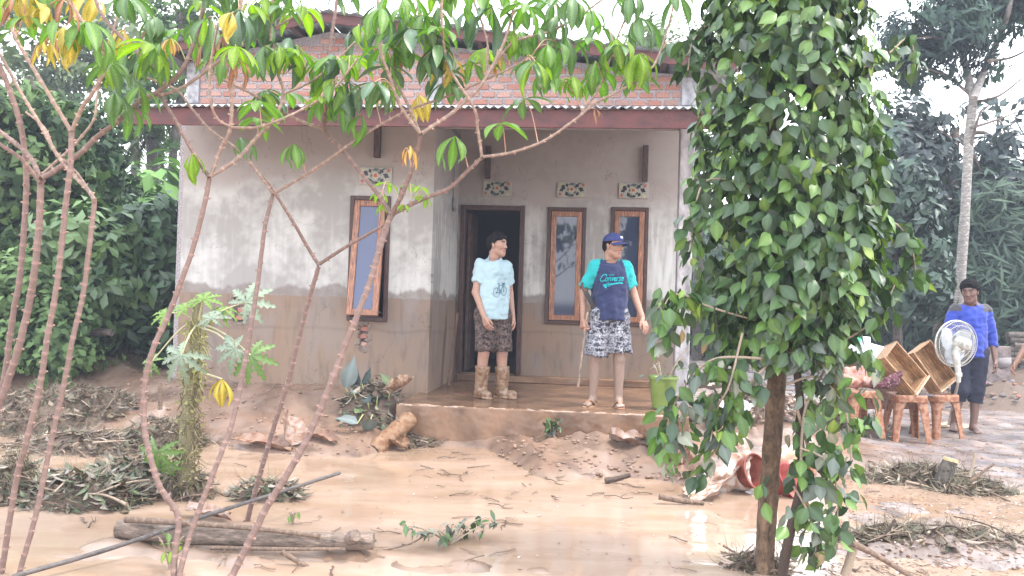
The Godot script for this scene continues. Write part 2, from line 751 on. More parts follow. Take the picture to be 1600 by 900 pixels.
func build_ground() -> void:
	var xs := axis_steps(-6.5, 8.0, 0.05, -300.0, 300.0)
	var zs := axis_steps(-13.0, -2.6, 0.05, -420.0, 60.0)
	var mb := Mb.new()
	var mud := Color(0.24, 0.148, 0.102)
	var pink := Color(0.30, 0.205, 0.155)
	var road := Color(0.235, 0.21, 0.215)
	var dark := Color(0.14, 0.085, 0.06)
	var green := Color(0.10, 0.12, 0.045)
	for z in zs:
		for x in xs:
			var y := land(x, z)
			var n := hills.get_noise_2d(x * 3.0 + 90.0, z * 3.0)
			var n2 := lumps.get_noise_2d(x * 2.2 - 30.0, z * 2.2)
			var c := mud.lerp(pink, clampf(0.5 + n * 1.2 + n2 * 0.4, 0.0, 1.0))
			c = c.lerp(dark, clampf(n2 * 1.6 - 0.15, 0.0, 0.6))
			var rd := smoothstep(3.0, 3.9, x + n * 0.8) * smoothstep(5.6, 6.6, -z + n)
			c = c.lerp(road.lerp(pink, clampf(n2 * 1.2 + 0.3, 0.0, 0.7)), rd * 0.85)
			if -z < bank_at(x):   # silt left by the water
				c = c.lerp(Color(0.33, 0.23, 0.165), 0.55 * (1.0 - smoothstep(1.4, 2.2, x)))
				c = c.lerp(Color(0.215, 0.165, 0.15).lerp(Color(0.32, 0.25, 0.22), clampf(0.5 + n2, 0.0, 1.0)), 0.8 * smoothstep(1.4, 2.2, x))
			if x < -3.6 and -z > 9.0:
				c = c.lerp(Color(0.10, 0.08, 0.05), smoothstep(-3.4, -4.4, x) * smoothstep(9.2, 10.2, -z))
			if -z > 19.0:
				c = c.lerp(green, smoothstep(19.0, 26.0, -z + n * 4.0))
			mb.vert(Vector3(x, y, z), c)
	var w := xs.size()
	for i in zs.size() - 1:
		for k in w - 1:
			var a := i * w + k
			mb.face(a, a + w, a + w + 1)
			mb.face(a, a + w + 1, a + 1)
	var gm := mat("wet_mud", Color(1, 1, 1), 0.62, {"vc": true, "world": true, "tex": tex.blotch, "bump": tex.bump_mud, "bump_scale": 0.22, "scale": Vector3(0.4, 0.4, 0.4), "rough_tex": noise_tex(fnl(0.012, 41, 4), ramp([[0.3, Color(0.4, 0.4, 0.4)], [0.55, Color(0.62, 0.62, 0.62)], [0.8, Color(1, 1, 1)]]))})
	struct("ground", mb.mesh(), gm)

	var wm := Mb.new()
	var wx := axis_steps(-5.0, 6.0, 0.12, -14.0, 14.0)
	var wz := axis_steps(-9.0, -2.8, 0.08, -9.6, 6.0)
	var flow := fnl(0.5, 91, 3)
	for z in wz:
		for x in wx:
			var y := flow.get_noise_2d(x * 1.2, z * 5.0 + x * 0.8) * 0.004
			var s := clampf(0.5 + flow.get_noise_2d(x * 0.8 + 9.0, z * 2.6 + x * 1.1) * 1.3, 0.0, 1.0)
			wm.vert(Vector3(x, y, z), Color(0.28, 0.186, 0.124).lerp(Color(0.40, 0.292, 0.22), clampf(0.15 + s * 0.6 + smoothstep(-7.4, -4.6, z) * 0.45, 0.0, 1.0)))
	var ww := wx.size()
	for i in wz.size() - 1:
		for k in ww - 1:
			var a := i * ww + k
			wm.face(a, a + ww, a + ww + 1)
			wm.face(a, a + ww + 1, a + 1)
	var watm := mat("muddy_water", Color(1, 1, 1), 0.07, {"vc": true, "world": true, "scale": Vector3(0.3, 0.5, 0.8), "tex": noise_tex(fnl(0.006, 93, 5), ramp([[0.25, Color(0.93, 0.91, 0.89)], [0.47, Color(0.98, 0.97, 0.97)], [0.5, Color(0.95, 0.94, 0.93)], [0.55, Color(1, 1, 1)], [0.75, Color(0.98, 0.98, 0.98)]])), "bump": noise_tex(fnl(0.012, 95, 3), null, 512, 3.0), "bump_scale": 0.16, "spec": 0.7})
	struct("flood_water", wm.mesh(), watm)

	# clods of churned mud along the porch foot
	var clod := Mb.new()
	var s := Sdf.new(Vector3(-1.3, -1.3, -1.3), Vector3(1.3, 1.3, 1.3), 0.3)
	s.cap(Vector3(-0.3, 0, 0), Vector3(0.35, 0.1, 0.1), 0.65, 0.5, 0.2)
	s.rough(fnl(0.9, 12, 2), 0.5)
	s.into(clod, func(_p: Vector3): return Color.WHITE)
	var xfs := []
	var cols := PackedColorArray()
	for i in 2900:
		var q: Vector3
		if i < 900:
			q = seat(r(760, 1080), r(690, 765))
			if hills.get_noise_2d(q.x * 9.0, q.z * 9.0) < -0.05:
				continue
		elif i < 1200:
			q = seat(r(180, 620), r(610, 705), 0.2)
		elif i < 1500:
			q = seat(r(1330, 1600), r(700, 880))
		else:   # slumped mud of the left bank
			q = seat(r(60, 640), r(585, 705), 0.25)
			if hills.get_noise_2d(q.x * 7.0, q.z * 7.0) < -0.02:
				continue
		if q.y < 0.006:
			continue
		var k := r(0.008, 0.026) * (1.0 if i < 1200 else 0.7)
		xfs.append(Transform3D(Basis.from_euler(Vector3(r(-1, 1), r(0, 6), r(-1, 1))).scaled(Vector3(k * r(0.8, 1.6), k * 0.8, k)), q + Vector3(0, k * 0.2, 0)))
		var t := r(0.6, 1.0)
		cols.append(Color(0.26 * t, 0.165 * t, 0.115 * t))
	var cm := mat("clod", Color(1, 1, 1), 0.55, {"vc": true})
	tag(many("mud_clods", clod.mesh(), cm, self, xfs, cols), "scattered clods of churned brown mud below the porch and along the banks", "mud")


const FLOOD := 1.35      # height of the flood line on the walls


func wall_picture(w: float, h: float, seed_: int, streaky: float, darkness: float) -> ImageTexture:
	var px := 110.0
	var W := int(w * px)
	var H := int(h * px)
	var n1 := fnl(1.0, seed_, 5)
	var n2 := fnl(1.0, seed_ + 1, 4)
	var img := Image.create(W, H, false, Image.FORMAT_RGB8)
	var light := Color(0.475, 0.457, 0.425)
	var mid := Color(0.31, 0.29, 0.27)
	var tan_ := Color(0.245, 0.165, 0.115)
	var damp := Color(0.21, 0.175, 0.155)
	var warm := Color(0.315, 0.26, 0.235)
	var white := Color(0.56, 0.553, 0.54)
	for j in H:
		var y := h - (j + 0.5) / px
		for i in W:
			var x := (i + 0.5) / px
			var big := n1.get_noise_2d(x * 0.9, y * 0.9)
			var fine := n2.get_noise_2d(x * 7.0, y * 7.0)
			var streak := n2.get_noise_2d(x * 14.0 + 50.0, y * 1.1)
			var line := FLOOD + 0.07 + n1.get_noise_2d(x * 1.7 + 7.0, 3.0) * 0.13 + n2.get_noise_2d(x * 9.0, 9.0) * 0.015
			var c: Color
			if y > line:
				c = mid.lerp(light, clampf(0.5 + big * 1.6 + fine * 0.6, 0.0, 1.0))
				# the top courses are browner, unpainted render
				c = c.lerp(warm, smoothstep(2.45, 2.75, y + big * 0.3) * (0.85 - streaky * 0.1))
				var wsh := clampf(streak * 1.6 + big * 0.6 - 0.1, 0.0, 1.0) * smoothstep(2.6, 2.2, y + fine * 0.2)
				c = c.lerp(white, wsh * streaky)
				var drk := clampf(-streak * 1.5 - 0.15 + fine * 0.3, 0.0, 1.0) * smoothstep(2.5, 2.2, y)
				c = c.lerp(Color(0.24, 0.225, 0.23), drk * streaky * 0.8)
				c = c.lerp(damp, smoothstep(0.035, 0.0, y - line) * 0.7)
			elif y > FLOOD + n2.get_noise_2d(x * 3.0, 77.0) * 0.012:
				c = damp.lerp(mid, clampf(0.2 + fine * 0.4 + big * 0.4, 0.0, 0.6))
			else:
				c = tan_.lerp(Color(0.20, 0.15, 0.12), clampf(0.35 + big * 1.1 + fine * 0.25, 0.0, 1.0))
				c = c.lerp(Color(0.235, 0.20, 0.185), clampf(n1.get_noise_2d(x * 2.0, y * 0.8 + 30.0) * 1.6, 0.0, 0.6))
				c = c.lerp(tan_, smoothstep(0.75, 0.4, y) * 0.5)
			if y < FLOOD:
				# an older, fainter tide line, splashes below it and a squarer patch of newer render
				c *= 1.0 - 0.16 * smoothstep(0.03, 0.0, absf(y - 1.0 - n1.get_noise_2d(x * 1.3, 60.0) * 0.05))
				if x > w * 0.42 and x < w * 0.68 and y > 0.35 and y < 1.22 + fine * 0.03:
					c = c.lerp(Color(0.27, 0.195, 0.14), 0.28)
				c *= 1.0 - 0.22 * clampf(n2.get_noise_2d(x * 9.0, y * 1.6 + 90.0) * 2.0 - 0.2, 0.0, 1.0)
			var crack := absf(n1.get_noise_2d(x * 1.1 + 200.0, y * 0.7 + 200.0))
			if crack < 0.0045 and big > -0.1:
				c *= 0.72
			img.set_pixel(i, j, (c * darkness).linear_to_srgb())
	return ImageTexture.create_from_image(img)


# a wall in the plane z = 0 of its own frame, x from 0 to w, y from 0 to h, with thickness behind it and rectangular openings
func wall_mesh(w: float, h: float, thick: float, holes: Array) -> ArrayMesh:
	var mb := Mb.new()
	var xs := [0.0, w]
	var ys := [0.0, h]
	for r4 in holes:
		xs.append_array([r4[0], r4[2]])
		ys.append_array([r4[1], r4[3]])
	xs.sort()
	ys.sort()
	for i in xs.size() - 1:
		for j in ys.size() - 1:
			var a: float = xs[i]
			var b: float = xs[i + 1]
			var c: float = ys[j]
			var d: float = ys[j + 1]
			if b - a < 1e-4 or d - c < 1e-4:
				continue
			var open := false
			for r4 in holes:
				if (a + b) / 2 > r4[0] and (a + b) / 2 < r4[2] and (c + d) / 2 > r4[1] and (c + d) / 2 < r4[3]:
					open = true
			if open:
				continue
			var uv := [Vector2(a / w, 1 - c / h), Vector2(b / w, 1 - c / h), Vector2(b / w, 1 - d / h), Vector2(a / w, 1 - d / h)]
			mb.quad(Vector3(a, c, 0), Vector3(b, c, 0), Vector3(b, d, 0), Vector3(a, d, 0), Color.WHITE, uv)
			mb.quad(Vector3(b, c, -thick), Vector3(a, c, -thick), Vector3(a, d, -thick), Vector3(b, d, -thick), Color.WHITE, [uv[1], uv[0], uv[3], uv[2]])
	var rims := holes.duplicate()
	rims.append([0.0, 0.0, w, h])
	for r4 in rims:
		var p := [Vector3(r4[0], r4[1], 0), Vector3(r4[2], r4[1], 0), Vector3(r4[2], r4[3], 0), Vector3(r4[0], r4[3], 0)]
		for k in 4:
			var a: Vector3 = p[k]
			var b: Vector3 = p[(k + 1) % 4]
			var back := Vector3(0, 0, -thick)
			var ua := Vector2(a.x / w, 1 - a.y / h)
			var ub := Vector2(b.x / w, 1 - b.y / h)
			if r4 == rims[-1]:
				mb.quad(b, a, a + back, b + back, Color.WHITE, [ub, ua, ua, ub])
			else:
				mb.quad(a, b, b + back, a + back, Color.WHITE, [ua, ub, ub, ua])
	return mb.mesh()


func plaster(key: String, picture: Texture2D) -> StandardMaterial3D:
	var m := mat(key, Color(1, 1, 1), 0.88, {"tri": false})
	m.albedo_texture = picture
	m.texture_repeat = false
	m.heightmap_enabled = false
	return m


func hx(x: float, y: float, z: float, rot := Vector3.ZERO) -> Transform3D:
	return Transform3D(Basis.from_euler(rot), Vector3(x, y, z))


# a rectangular frame of four bars around an opening, as one mesh, mitred look by butting
func frame_mesh(w: float, h: float, bar: float, deep: float, with_sill := true) -> ArrayMesh:
	var mb := Mb.new()
	var c := Color.WHITE
	mb.box(Vector3(bar, h, deep), hx(-w / 2 + bar / 2, 0, 0), c, 0.004)
	mb.box(Vector3(bar, h, deep), hx(w / 2 - bar / 2, 0, 0), c, 0.004)
	mb.box(Vector3(w - 2 * bar, bar, deep * 0.97), hx(0, h / 2 - bar / 2, 0), c, 0.004)
	if with_sill:
		mb.box(Vector3(w - 2 * bar, bar, deep * 0.97), hx(0, -h / 2 + bar / 2, 0), c, 0.004)
	return mb.mesh()


func window(label: String, x0: float, y0: float, x1: float, y1: float, z: float, open_angle: float, glass: Material) -> void:
	var w := x1 - x0
	var h := y1 - y0
	var fr := part("window", frame_mesh(w, h, 0.045, 0.13), M.frame_wood, house, hx((x0 + x1) / 2, (y0 + y1) / 2, z - 0.035), label)
	# the sash hangs from the head of the frame and swings out at the bottom
	var sw := w - 0.10
	var sh := h - 0.10
	var hinge := Transform3D(Basis.from_euler(Vector3(-open_angle, 0, 0)), Vector3(0, h / 2 - 0.05, 0.045))
	var sx := hinge * Transform3D(Basis(), Vector3(0, -sh / 2, 0.0))
	part("sash", frame_mesh(sw, sh, 0.065, 0.04), M.sash_wood, fr, sx)
	var gl := Mb.new()
	gl.box(Vector3(sw - 0.13, sh - 0.13, 0.006), Transform3D())
	part("pane", gl.mesh(), glass, fr, sx)
	if open_angle > 0.02:
		var st := Mb.new()
		st.rod(Vector3(w / 2 - 0.06, -h / 2 + 0.09, 0.03), sx * Vector3(sw / 2 - 0.02, -sh / 2 + 0.05, -0.02), 0.006, 0.006)
		part("stay", st.mesh(), M.grey_metal, fr)


# a pierced ventilation block: pale body, dark openings, printed flowers standing a little proud
func vent(x: float, y: float, z: float) -> void:
	var w := 0.36
	var h := 0.19
	var mb := Mb.new()
	mb.box(Vector3(w, h, 0.03), Transform3D(), Color(0.47, 0.44, 0.37), 0.004)
	var b := part("vent_block", mb.mesh(), M.ceramic, house, hx(x, y, z + 0.004))
	var fl := Mb.new()
	var disc := func(cx: float, cy: float, rad: float, zz: float, col: Color, petals: int) -> void:
		var m := Vector3(cx, cy, zz)
		var n := 20
		for k in n:
			var a := TAU * k / n
			var a2 := TAU * (k + 1) / n
			var f := 1.0 if petals == 0 else 0.82 + 0.18 * cos(petals * a)
			var f2 := 1.0 if petals == 0 else 0.82 + 0.18 * cos(petals * a2)
			fl.tri(m + Vector3(0, 0, 0.003), m + Vector3(cos(a) * rad * f, sin(a) * rad * f, 0), m + Vector3(cos(a2) * rad * f2, sin(a2) * rad * f2, 0), col)
	var blade := func(cx: float, cy: float, ang: float, len_: float, wid: float, col: Color) -> void:
		var t := Vector3(cos(ang), sin(ang), 0)
		var s := Vector3(-t.y, t.x, 0)
		var c0 := Vector3(cx, cy, 0.0165)
		fl.quad(c0 - t * len_ * 1.25, c0 - s * wid * 1.45 + t * len_ * 0.2, c0 + t * len_ * 1.25, c0 + s * wid * 1.45, col)
	var black := Color(0.016, 0.017, 0.022)
	var leafg := Color(0.10, 0.13, 0.12)
	for q in [[-0.105, 0.03, 2.4, 0.03, 0.02], [-0.06, 0.055, 2.0, 0.022, 0.014], [0.065, 0.05, 0.9, 0.026, 0.018], [0.115, 0.005, -0.5, 0.032, 0.02], [0.07, -0.05, 1.1, 0.022, 0.016], [-0.06, -0.05, -1.1, 0.026, 0.018], [-0.125, -0.005, 0.4, 0.026, 0.016], [0.005, -0.07, 0.1, 0.024, 0.012]]:
		blade.call(q[0], q[1], q[2], q[3], q[4], black)
	for q in [[0.0, 0.068, 0.1, 0.04, 0.014], [-0.03, -0.068, -0.2, 0.04, 0.016], [0.04, -0.035, 0.9, 0.025, 0.01], [0.04, 0.035, -0.7, 0.025, 0.01], [-0.045, 0.0, 1.6, 0.02, 0.01], [0.09, 0.075, 0.3, 0.03, 0.008]]:
		blade.call(q[0], q[1], q[2], q[3], q[4], leafg)
	for q in [[0.0, 0.005, 0.043, Color(0.62, 0.52, 0.36), 9], [0.142, 0.06, 0.032, Color(0.50, 0.28, 0.24), 7], [-0.142, -0.06, 0.032, Color(0.52, 0.30, 0.26), 7], [-0.135, 0.07, 0.026, Color(0.58, 0.53, 0.33), 5], [0.128, -0.068, 0.03, Color(0.58, 0.53, 0.33), 5]]:
		disc.call(q[0], q[1], q[2], 0.017, q[3], q[4])
	for q in [[0.0, 0.005, 0.021], [0.142, 0.06, 0.013], [-0.142, -0.06, 0.013]]:
		disc.call(q[0], q[1], q[2], 0.019, Color(0.50, 0.13, 0.06), 0)
	part("flower_relief", fl.mesh(), M.ceramic, b)


func bricks(x0: float, x1: float, y0: float, top: Callable, z: float, count: int) -> int:
	var bl := 0.142
	var bh := 0.058
	var gap := 0.024
	var row := 0
	var y := y0
	var rest := Mb.new()
	while true:
		var any := false
		var x := x0 - (0.083 if row % 2 else 0.0) - r(0, 0.03)
		while x < x1:
			var a := maxf(x + gap, x0 + 0.004)
			var b := minf(x + bl + gap, x1 - 0.004)
			x += bl + gap
			if b - a < 0.03:
				continue
			var lim: float = minf(top.call(a), top.call(b))
			if y + bh > lim:
				continue
			any = true
			var v := rng.randi() % 4
			var xf := hx((a + b) / 2, y + bh / 2 + r(-0.003, 0.003), z - 0.048 + r(0, 0.006), Vector3(0, r(-0.015, 0.015), r(-0.025, 0.025)))
			if count < 296:
				xf.basis = xf.basis * Basis.from_scale(Vector3((b - a) / bl, 1, 1))
				part("brick", M.brick_meshes[v], M.bricks[rng.randi() % 4], house, xf)
				count += 1
			else:
				rest.box(Vector3(b - a, bh, 0.1), xf, Color.WHITE, 0.005)
		row += 1
		y += bh + gap
		if not any or row > 40:
			break
	if rest.P.size():
		part("upper_bricks", rest.mesh(), M.bricks[1], house).set_meta("kind", "stuff")
	return count


func build_house() -> void:
	var corner := at(672, 478, 8.7)
	corner.y = 0.0
	house = thing("brick_house", "small unfinished house with grey plastered walls, brown flood line, red fascia and corrugated porch roof", "house", corner, -deg_to_rad(6.0))
	house_xf = house.transform
	M.frame_wood = mat("frame_wood", Color(0.10, 0.042, 0.032), 0.5, {"tex": tex.grain, "scale": Vector3(9, 1.0, 9), "bump": tex.bump_fine, "bump_scale": 0.3})
	M.sash_wood = mat("sash_wood", Color(0.48, 0.205, 0.11), 0.38, {"tex": tex.grain, "scale": Vector3(8, 0.9, 8), "bump": tex.bump_fine, "bump_scale": 0.2})
	M.grey_metal = mat("grey_metal", Color(0.35, 0.35, 0.36), 0.4, {"metal": 0.8})
	M.ceramic = mat("ceramic", Color(1, 1, 1), 0.35, {"vc": true, "tex": tex.fine, "scale": Vector3(3, 3, 3)})
	M.pane = mat("pane", Color(0.035, 0.045, 0.085), 0.03, {"tri": false, "spec": 0.6})
	M.fascia = mat("fascia_paint", Color(0.105, 0.021, 0.017), 0.5, {"tex": tex.blotch, "scale": Vector3(0.7, 2.0, 2.0), "bump": tex.bump_fine, "bump_scale": 0.25})
	M.mortar = mat("mortar", Color(0.47, 0.42, 0.42), 0.95, {"tex": tex.fine, "scale": Vector3(2, 2, 2), "bump": tex.bump, "bump_scale": 1.2})
	M.zinc = mat("zinc_sheet", Color(0.58, 0.60, 0.62), 0.45, {"metal": 0.35, "tex": tex.blotch})
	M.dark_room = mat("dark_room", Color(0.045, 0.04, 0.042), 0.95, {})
	M.old_wood = mat("old_wood", Color(0.13, 0.075, 0.06), 0.8, {"tex": tex.grain, "scale": Vector3(8, 1, 8)})
	M.muddy_floor = mat("muddy_floor", Color(0.245, 0.14, 0.085), 0.26, {"tex": tex.blotch, "scale": Vector3(0.5, 0.5, 0.5), "bump": tex.bump_soft, "bump_scale": 0.35})
	M.bricks = []
	for i in 4:
		M.bricks.append(mat("brick_%d" % i, [Color(0.58, 0.30, 0.235), Color(0.52, 0.24, 0.18), Color(0.64, 0.38, 0.31), Color(0.50, 0.30, 0.25)][i], 0.9, {"tex": tex.fine, "scale": Vector3(3, 3, 3), "bump": tex.bump, "bump_scale": 0.8}))
	M.brick_meshes = []
	for i in 4:
		var mb := Mb.new()
		mb.box(Vector3(0.142, 0.058, 0.1), Transform3D(), Color.WHITE, 0.006, 0.003, rng)
		M.brick_meshes.append(mb.mesh())

	# ---- walls
	var H := 3.42
	var th := 0.13
	var tall := 3.56     # the walls round the porch reach up under its ceiling
	var wing := plaster("wing_plaster", wall_picture(2.8, H, 100, 0.3, 1.0))
	part("wing_wall", wall_mesh(2.8, H, th, [[1.90, 1.10, 2.34, 2.44], [1.985, 2.56, 2.345, 2.75], [2.02, 0.80, 2.15, 1.075], [0.60, 1.02, 0.80, 1.33]]), wing, house, hx(-2.8, 0, 0))
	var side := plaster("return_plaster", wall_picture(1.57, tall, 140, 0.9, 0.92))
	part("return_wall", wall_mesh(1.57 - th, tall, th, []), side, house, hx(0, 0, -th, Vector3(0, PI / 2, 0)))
	var front := plaster("door_wall_plaster", wall_picture(2.75, tall, 170, 0.95, 1.0))
	part("door_wall", wall_mesh(2.75, tall, th, [[0.035, 0.45, 0.84, 2.545], [1.12, 1.095, 1.60, 2.54], [1.90, 1.095, 2.36, 2.555], [0.30, 2.665, 0.66, 2.855], [1.23, 2.665, 1.59, 2.855], [1.985, 2.665, 2.345, 2.855]]), front, house, hx(0, 0, -1.57))
	# column under the far corner of the porch roof, and the beam that carries the bricks
	var cm := Mb.new()
	cm.box(Vector3(0.15, H, 0.15), hx(2.645, H / 2, -0.075), Color.WHITE, 0.008)
	part("porch_column", cm.mesh(), mat("column_plaster", Color(0.43, 0.40, 0.405), 0.9, {"tex": tex.blotch, "scale": Vector3(1.5, 0.8, 1.5), "bump": tex.bump, "bump_scale": 0.5}), house)
	cm = Mb.new()
	cm.box(Vector3(2.57, 0.22, 0.14), hx(1.285, 3.31, -0.072), Color.WHITE, 0.006)
	part("porch_beam", cm.mesh(), M.mortar, house)
	# hidden sides, back and the dark room inside
	cm = Mb.new()
	cm.box(Vector3(0.13, H, 6.6), hx(-2.867, H / 2, -3.45))
	cm.box(Vector3(0.13, H, 5.1), hx(2.817, H / 2, -4.25))
	cm.box(Vector3(5.55, H, 0.13), hx(-0.02, H / 2, -6.81))
	part("outer_wall", cm.mesh(), M.mortar, house)
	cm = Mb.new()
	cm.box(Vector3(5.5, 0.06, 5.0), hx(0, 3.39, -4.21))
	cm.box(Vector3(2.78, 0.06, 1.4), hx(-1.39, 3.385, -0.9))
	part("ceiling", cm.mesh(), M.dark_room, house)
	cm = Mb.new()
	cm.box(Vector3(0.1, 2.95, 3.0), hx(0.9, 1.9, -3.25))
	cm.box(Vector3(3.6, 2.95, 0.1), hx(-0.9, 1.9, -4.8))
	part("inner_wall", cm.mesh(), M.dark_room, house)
	cm = Mb.new()
	cm.box(Vector3(5.5, 0.42, 5.0), hx(0, 0.21, -4.21))
	part("room_floor", cm.mesh(), M.muddy_floor, house)

	# ---- porch
	cm = Mb.new()
	var pr := 14
	var rows := []
	for edge in [[-0.2, 0.0], [0.345, 0.0], [0.36, -0.015], [0.36, -2.57]]:
		var row := PackedVector3Array()
		for k in pr + 1:
			var t := float(k) / pr
			row.append(Vector3(lerpf(-0.085, 2.62, t), edge[0] + (r(-0.004, 0.004) if edge[0] > 0 and edge[1] > -1 else 0.0), 1.0 + edge[1]))
		rows.append(row)
	cm.sheet(rows)
	var l := Vector3(-0.085, 0, 0)
	cm.quad(Vector3(-0.085, -0.2, -0.02), Vector3(-0.085, -0.2, 1.0), Vector3(-0.085, 0.345, 1.0), Vector3(-0.085, 0.36, -0.02))
	cm.quad(Vector3(2.62, -0.2, 1.0), Vector3(2.62, -0.2, -1.57), Vector3(2.62, 0.36, -1.57), Vector3(2.62, 0.345, 1.0))
	part("porch_slab", cm.mesh(), M.muddy_floor, house)
	cm = Mb.new()
	cm.box(Vector3(2.55, 0.09, 0.1), hx(1.32, 0.402, -1.517), Color.WHITE, 0.012)
	part("wall_foot", cm.mesh(), M.muddy_floor, house)
	cm = Mb.new()   # lumpy mud lip along the porch edge
	var lip := PackedVector3Array()
	var lr := PackedFloat32Array()
	for k in 70:
		lip.append(Vector3(lerpf(-0.08, 2.6, k / 69.0), 0.352 + r(-0.003, 0.003), 0.985 + r(-0.012, 0.006)))
		lr.append(r(0.006, 0.016))
	cm.tube(lip, lr, 6)
	part("mud_lip", cm.mesh(), mat("lip_mud", Color(0.46, 0.32, 0.24), 0.45, {"tex": tex.fine}), house)

	# ---- door
	cm = Mb.new()
	cm.box(Vector3(0.06, 2.10, 0.15), hx(0.065, 1.50, -1.60), Color.WHITE, 0.006)
	cm.box(Vector3(0.06, 2.10, 0.15), hx(0.81, 1.50, -1.60), Color.WHITE, 0.006)
	cm.box(Vector3(0.685, 0.06, 0.147), hx(0.4375, 2.515, -1.60), Color.WHITE, 0.006)
	var df := part("door_frame", cm.mesh(), M.frame_wood, house)
	cm = Mb.new()   # the leaf stands open into the room
	cm.box(Vector3(0.04, 2.0, 0.66), hx(0.125, 1.47, -2.02), Color.WHITE, 0.004)
	for k in [0.98, 1.9]:
		cm.box(Vector3(0.012, 0.7, 0.44), hx(0.15, k, -2.02), Color.WHITE, 0.004)
	part("door", cm.mesh(), M.old_wood, df)

	window("awning window propped open below, with pale blue glass", -0.90, 1.10, -0.46, 2.44, 0.0, 0.15, mat("pale_pane", Color(0.07, 0.085, 0.16), 0.04, {"tri": false}))
	window("closed window beside the door", 1.12, 1.095, 1.60, 2.54, -1.57, 0.0, M.pane)
	window("closed window behind the man in the cap", 1.90, 1.095, 2.36, 2.555, -1.57, 0.0, M.pane)
	vent(-0.635, 2.655, 0.0)
	vent(0.48, 2.76, -1.57)
	vent(1.41, 2.76, -1.57)
	vent(2.165, 2.76, -1.57)

	# ---- broken plaster showing the bricks behind
	cm = Mb.new()
	for q in [[-0.70, 0.94], [-2.10, 1.18]]:
		cm = Mb.new()
		cm.box(Vector3(0.28, 0.42, 0.05), hx(q[0], q[1], -0.105))
		part("patch_backing", cm.mesh(), M.mortar, house)
	for q in [[-0.715, 1.02, 0.11, 0.06], [-0.72, 0.935, 0.12, 0.055], [-0.71, 0.85, 0.10, 0.05], [-2.12, 1.26, 0.11, 0.06], [-2.08, 1.175, 0.12, 0.06], [-2.13, 1.09, 0.1, 0.05]]:
		cm = Mb.new()
		cm.box(Vector3(q[2], q[3], 0.06), hx(q[0], q[1], -0.055, Vector3(0, 0, r(-0.05, 0.05))), Color.WHITE, 0.006, 0.003, rng)
		part("exposed_brick", cm.mesh(), M.bricks[rng.randi() % 3], house)
	# ragged plaster edges around the two holes
	cm = Mb.new()
	for hole in [[-0.78, 0.80, -0.65, 1.075], [-2.2, 1.02, -2.0, 1.33]]:
		for k in 26:
			var a := TAU * k / 26.0
			var cx: float = (hole[0] + hole[2]) / 2
			var cy: float = (hole[1] + hole[3]) / 2
			var ex: float = clampf(cos(a) * 1.3, -1, 1) * (hole[2] - hole[0]) / 2
			var ey: float = clampf(sin(a) * 1.3, -1, 1) * (hole[3] - hole[1]) / 2
			cm.box(Vector3(r(0.03, 0.07), r(0.03, 0.07), 0.05), hx(cx + ex, cy + ey, -0.022 + r(0, 0.004), Vector3(0, 0, r(0, 3))), Color.WHITE, 0.012, 0.008, rng)
	part("plaster_edge", cm.mesh(), mat("edge_plaster", Color(0.29, 0.22, 0.18), 0.9, {"tex": tex.fine, "scale": Vector3(3, 3, 3)}), house)

	# ---- gable of bare brick above the porch roof
	var apex := Vector2(-1.2, 4.22)
	var ends := [Vector2(-2.79, 3.9), Vector2(2.71, 3.74)]
	cm = Mb.new()
	cm.box(Vector3(5.5, 0.31, 0.09), hx(-0.04, 3.575, -0.053))
	var zg := -0.008
	cm.quad(Vector3(-2.79, 3.73, zg), Vector3(2.71, 3.73, zg), Vector3(apex.x, apex.y, zg), Vector3(-2.79, ends[0].y, zg))
	cm.quad(Vector3(-2.79, ends[0].y, zg - 0.09), Vector3(apex.x, apex.y, zg - 0.09), Vector3(2.71, 3.73, zg - 0.09), Vector3(-2.79, 3.73, zg - 0.09))
	part("gable_mortar", cm.mesh(), M.mortar, house)
	var slope := func(x: float) -> float:
		if x < apex.x:
			return lerpf(ends[0].y, apex.y, (x - ends[0].x) / (apex.x - ends[0].x)) - 0.03
		return lerpf(apex.y, ends[1].y, (x - apex.x) / (ends[1].x - apex.x)) - 0.03
	var n := bricks(-2.65, -0.1, 3.43, slope, 0.0, 0)
	bricks(0.06, 2.57, 3.43, slope, 0.0, n)
	for x in [-2.727, -0.02, 2.645]:
		cm = Mb.new()
		var t: float = slope.call(x)
		cm.box(Vector3(0.147, t - 3.43, 0.13), hx(x, (t + 3.43) / 2, -0.045), Color.WHITE, 0.006)
		part("gable_pillar", cm.mesh(), mat("pillar_cement", Color(0.46, 0.45, 0.47), 0.95, {"tex": tex.blotch, "scale": Vector3(2, 2, 2), "bump": tex.bump, "bump_scale": 0.6}), house)

	# ---- main roof over the gable
	for s in 2:
		var e: Vector2 = ends[s]
		var d := (e - apex).normalized()
		var run := (e - apex).length() + 0.4
		var side_ := -1.0 if s == 0 else 1.0
		var ang := atan2(d.y, absf(d.x))
		var mid := apex + d * run * 0.5
		var xf := Transform3D(Basis.from_euler(Vector3(0, 0, side_ * ang)), Vector3(mid.x, mid.y + 0.09, -3.1))
		cm = Mb.new()
		var rw := []
		for zz in [3.55, -3.75]:
			var row := PackedVector3Array()
			for k in 121:
				row.append(xf * Vector3((k / 120.0 - 0.5) * run, 0.014 * cos(k * TAU / 120.0 * 30.0), zz))
			rw.append(row)
		cm.sheet(rw)
		part("roof_sheet", cm.mesh(), M.zinc, house)
		cm = Mb.new()
		cm.box(Vector3(run, 0.1, 0.025), xf * hx(0, -0.065, 3.48), Color.WHITE, 0.004)
		part("barge_board", cm.mesh(), M.fascia, house)
		for k in 4:
			cm = Mb.new()
			cm.box(Vector3(0.06, 0.06, 7.1), xf * hx((k - 1.5) * run * 0.22, -0.05, -0.1), Color.WHITE)
			part("purlin", cm.mesh(), M.old_wood, house)
	cm = Mb.new()
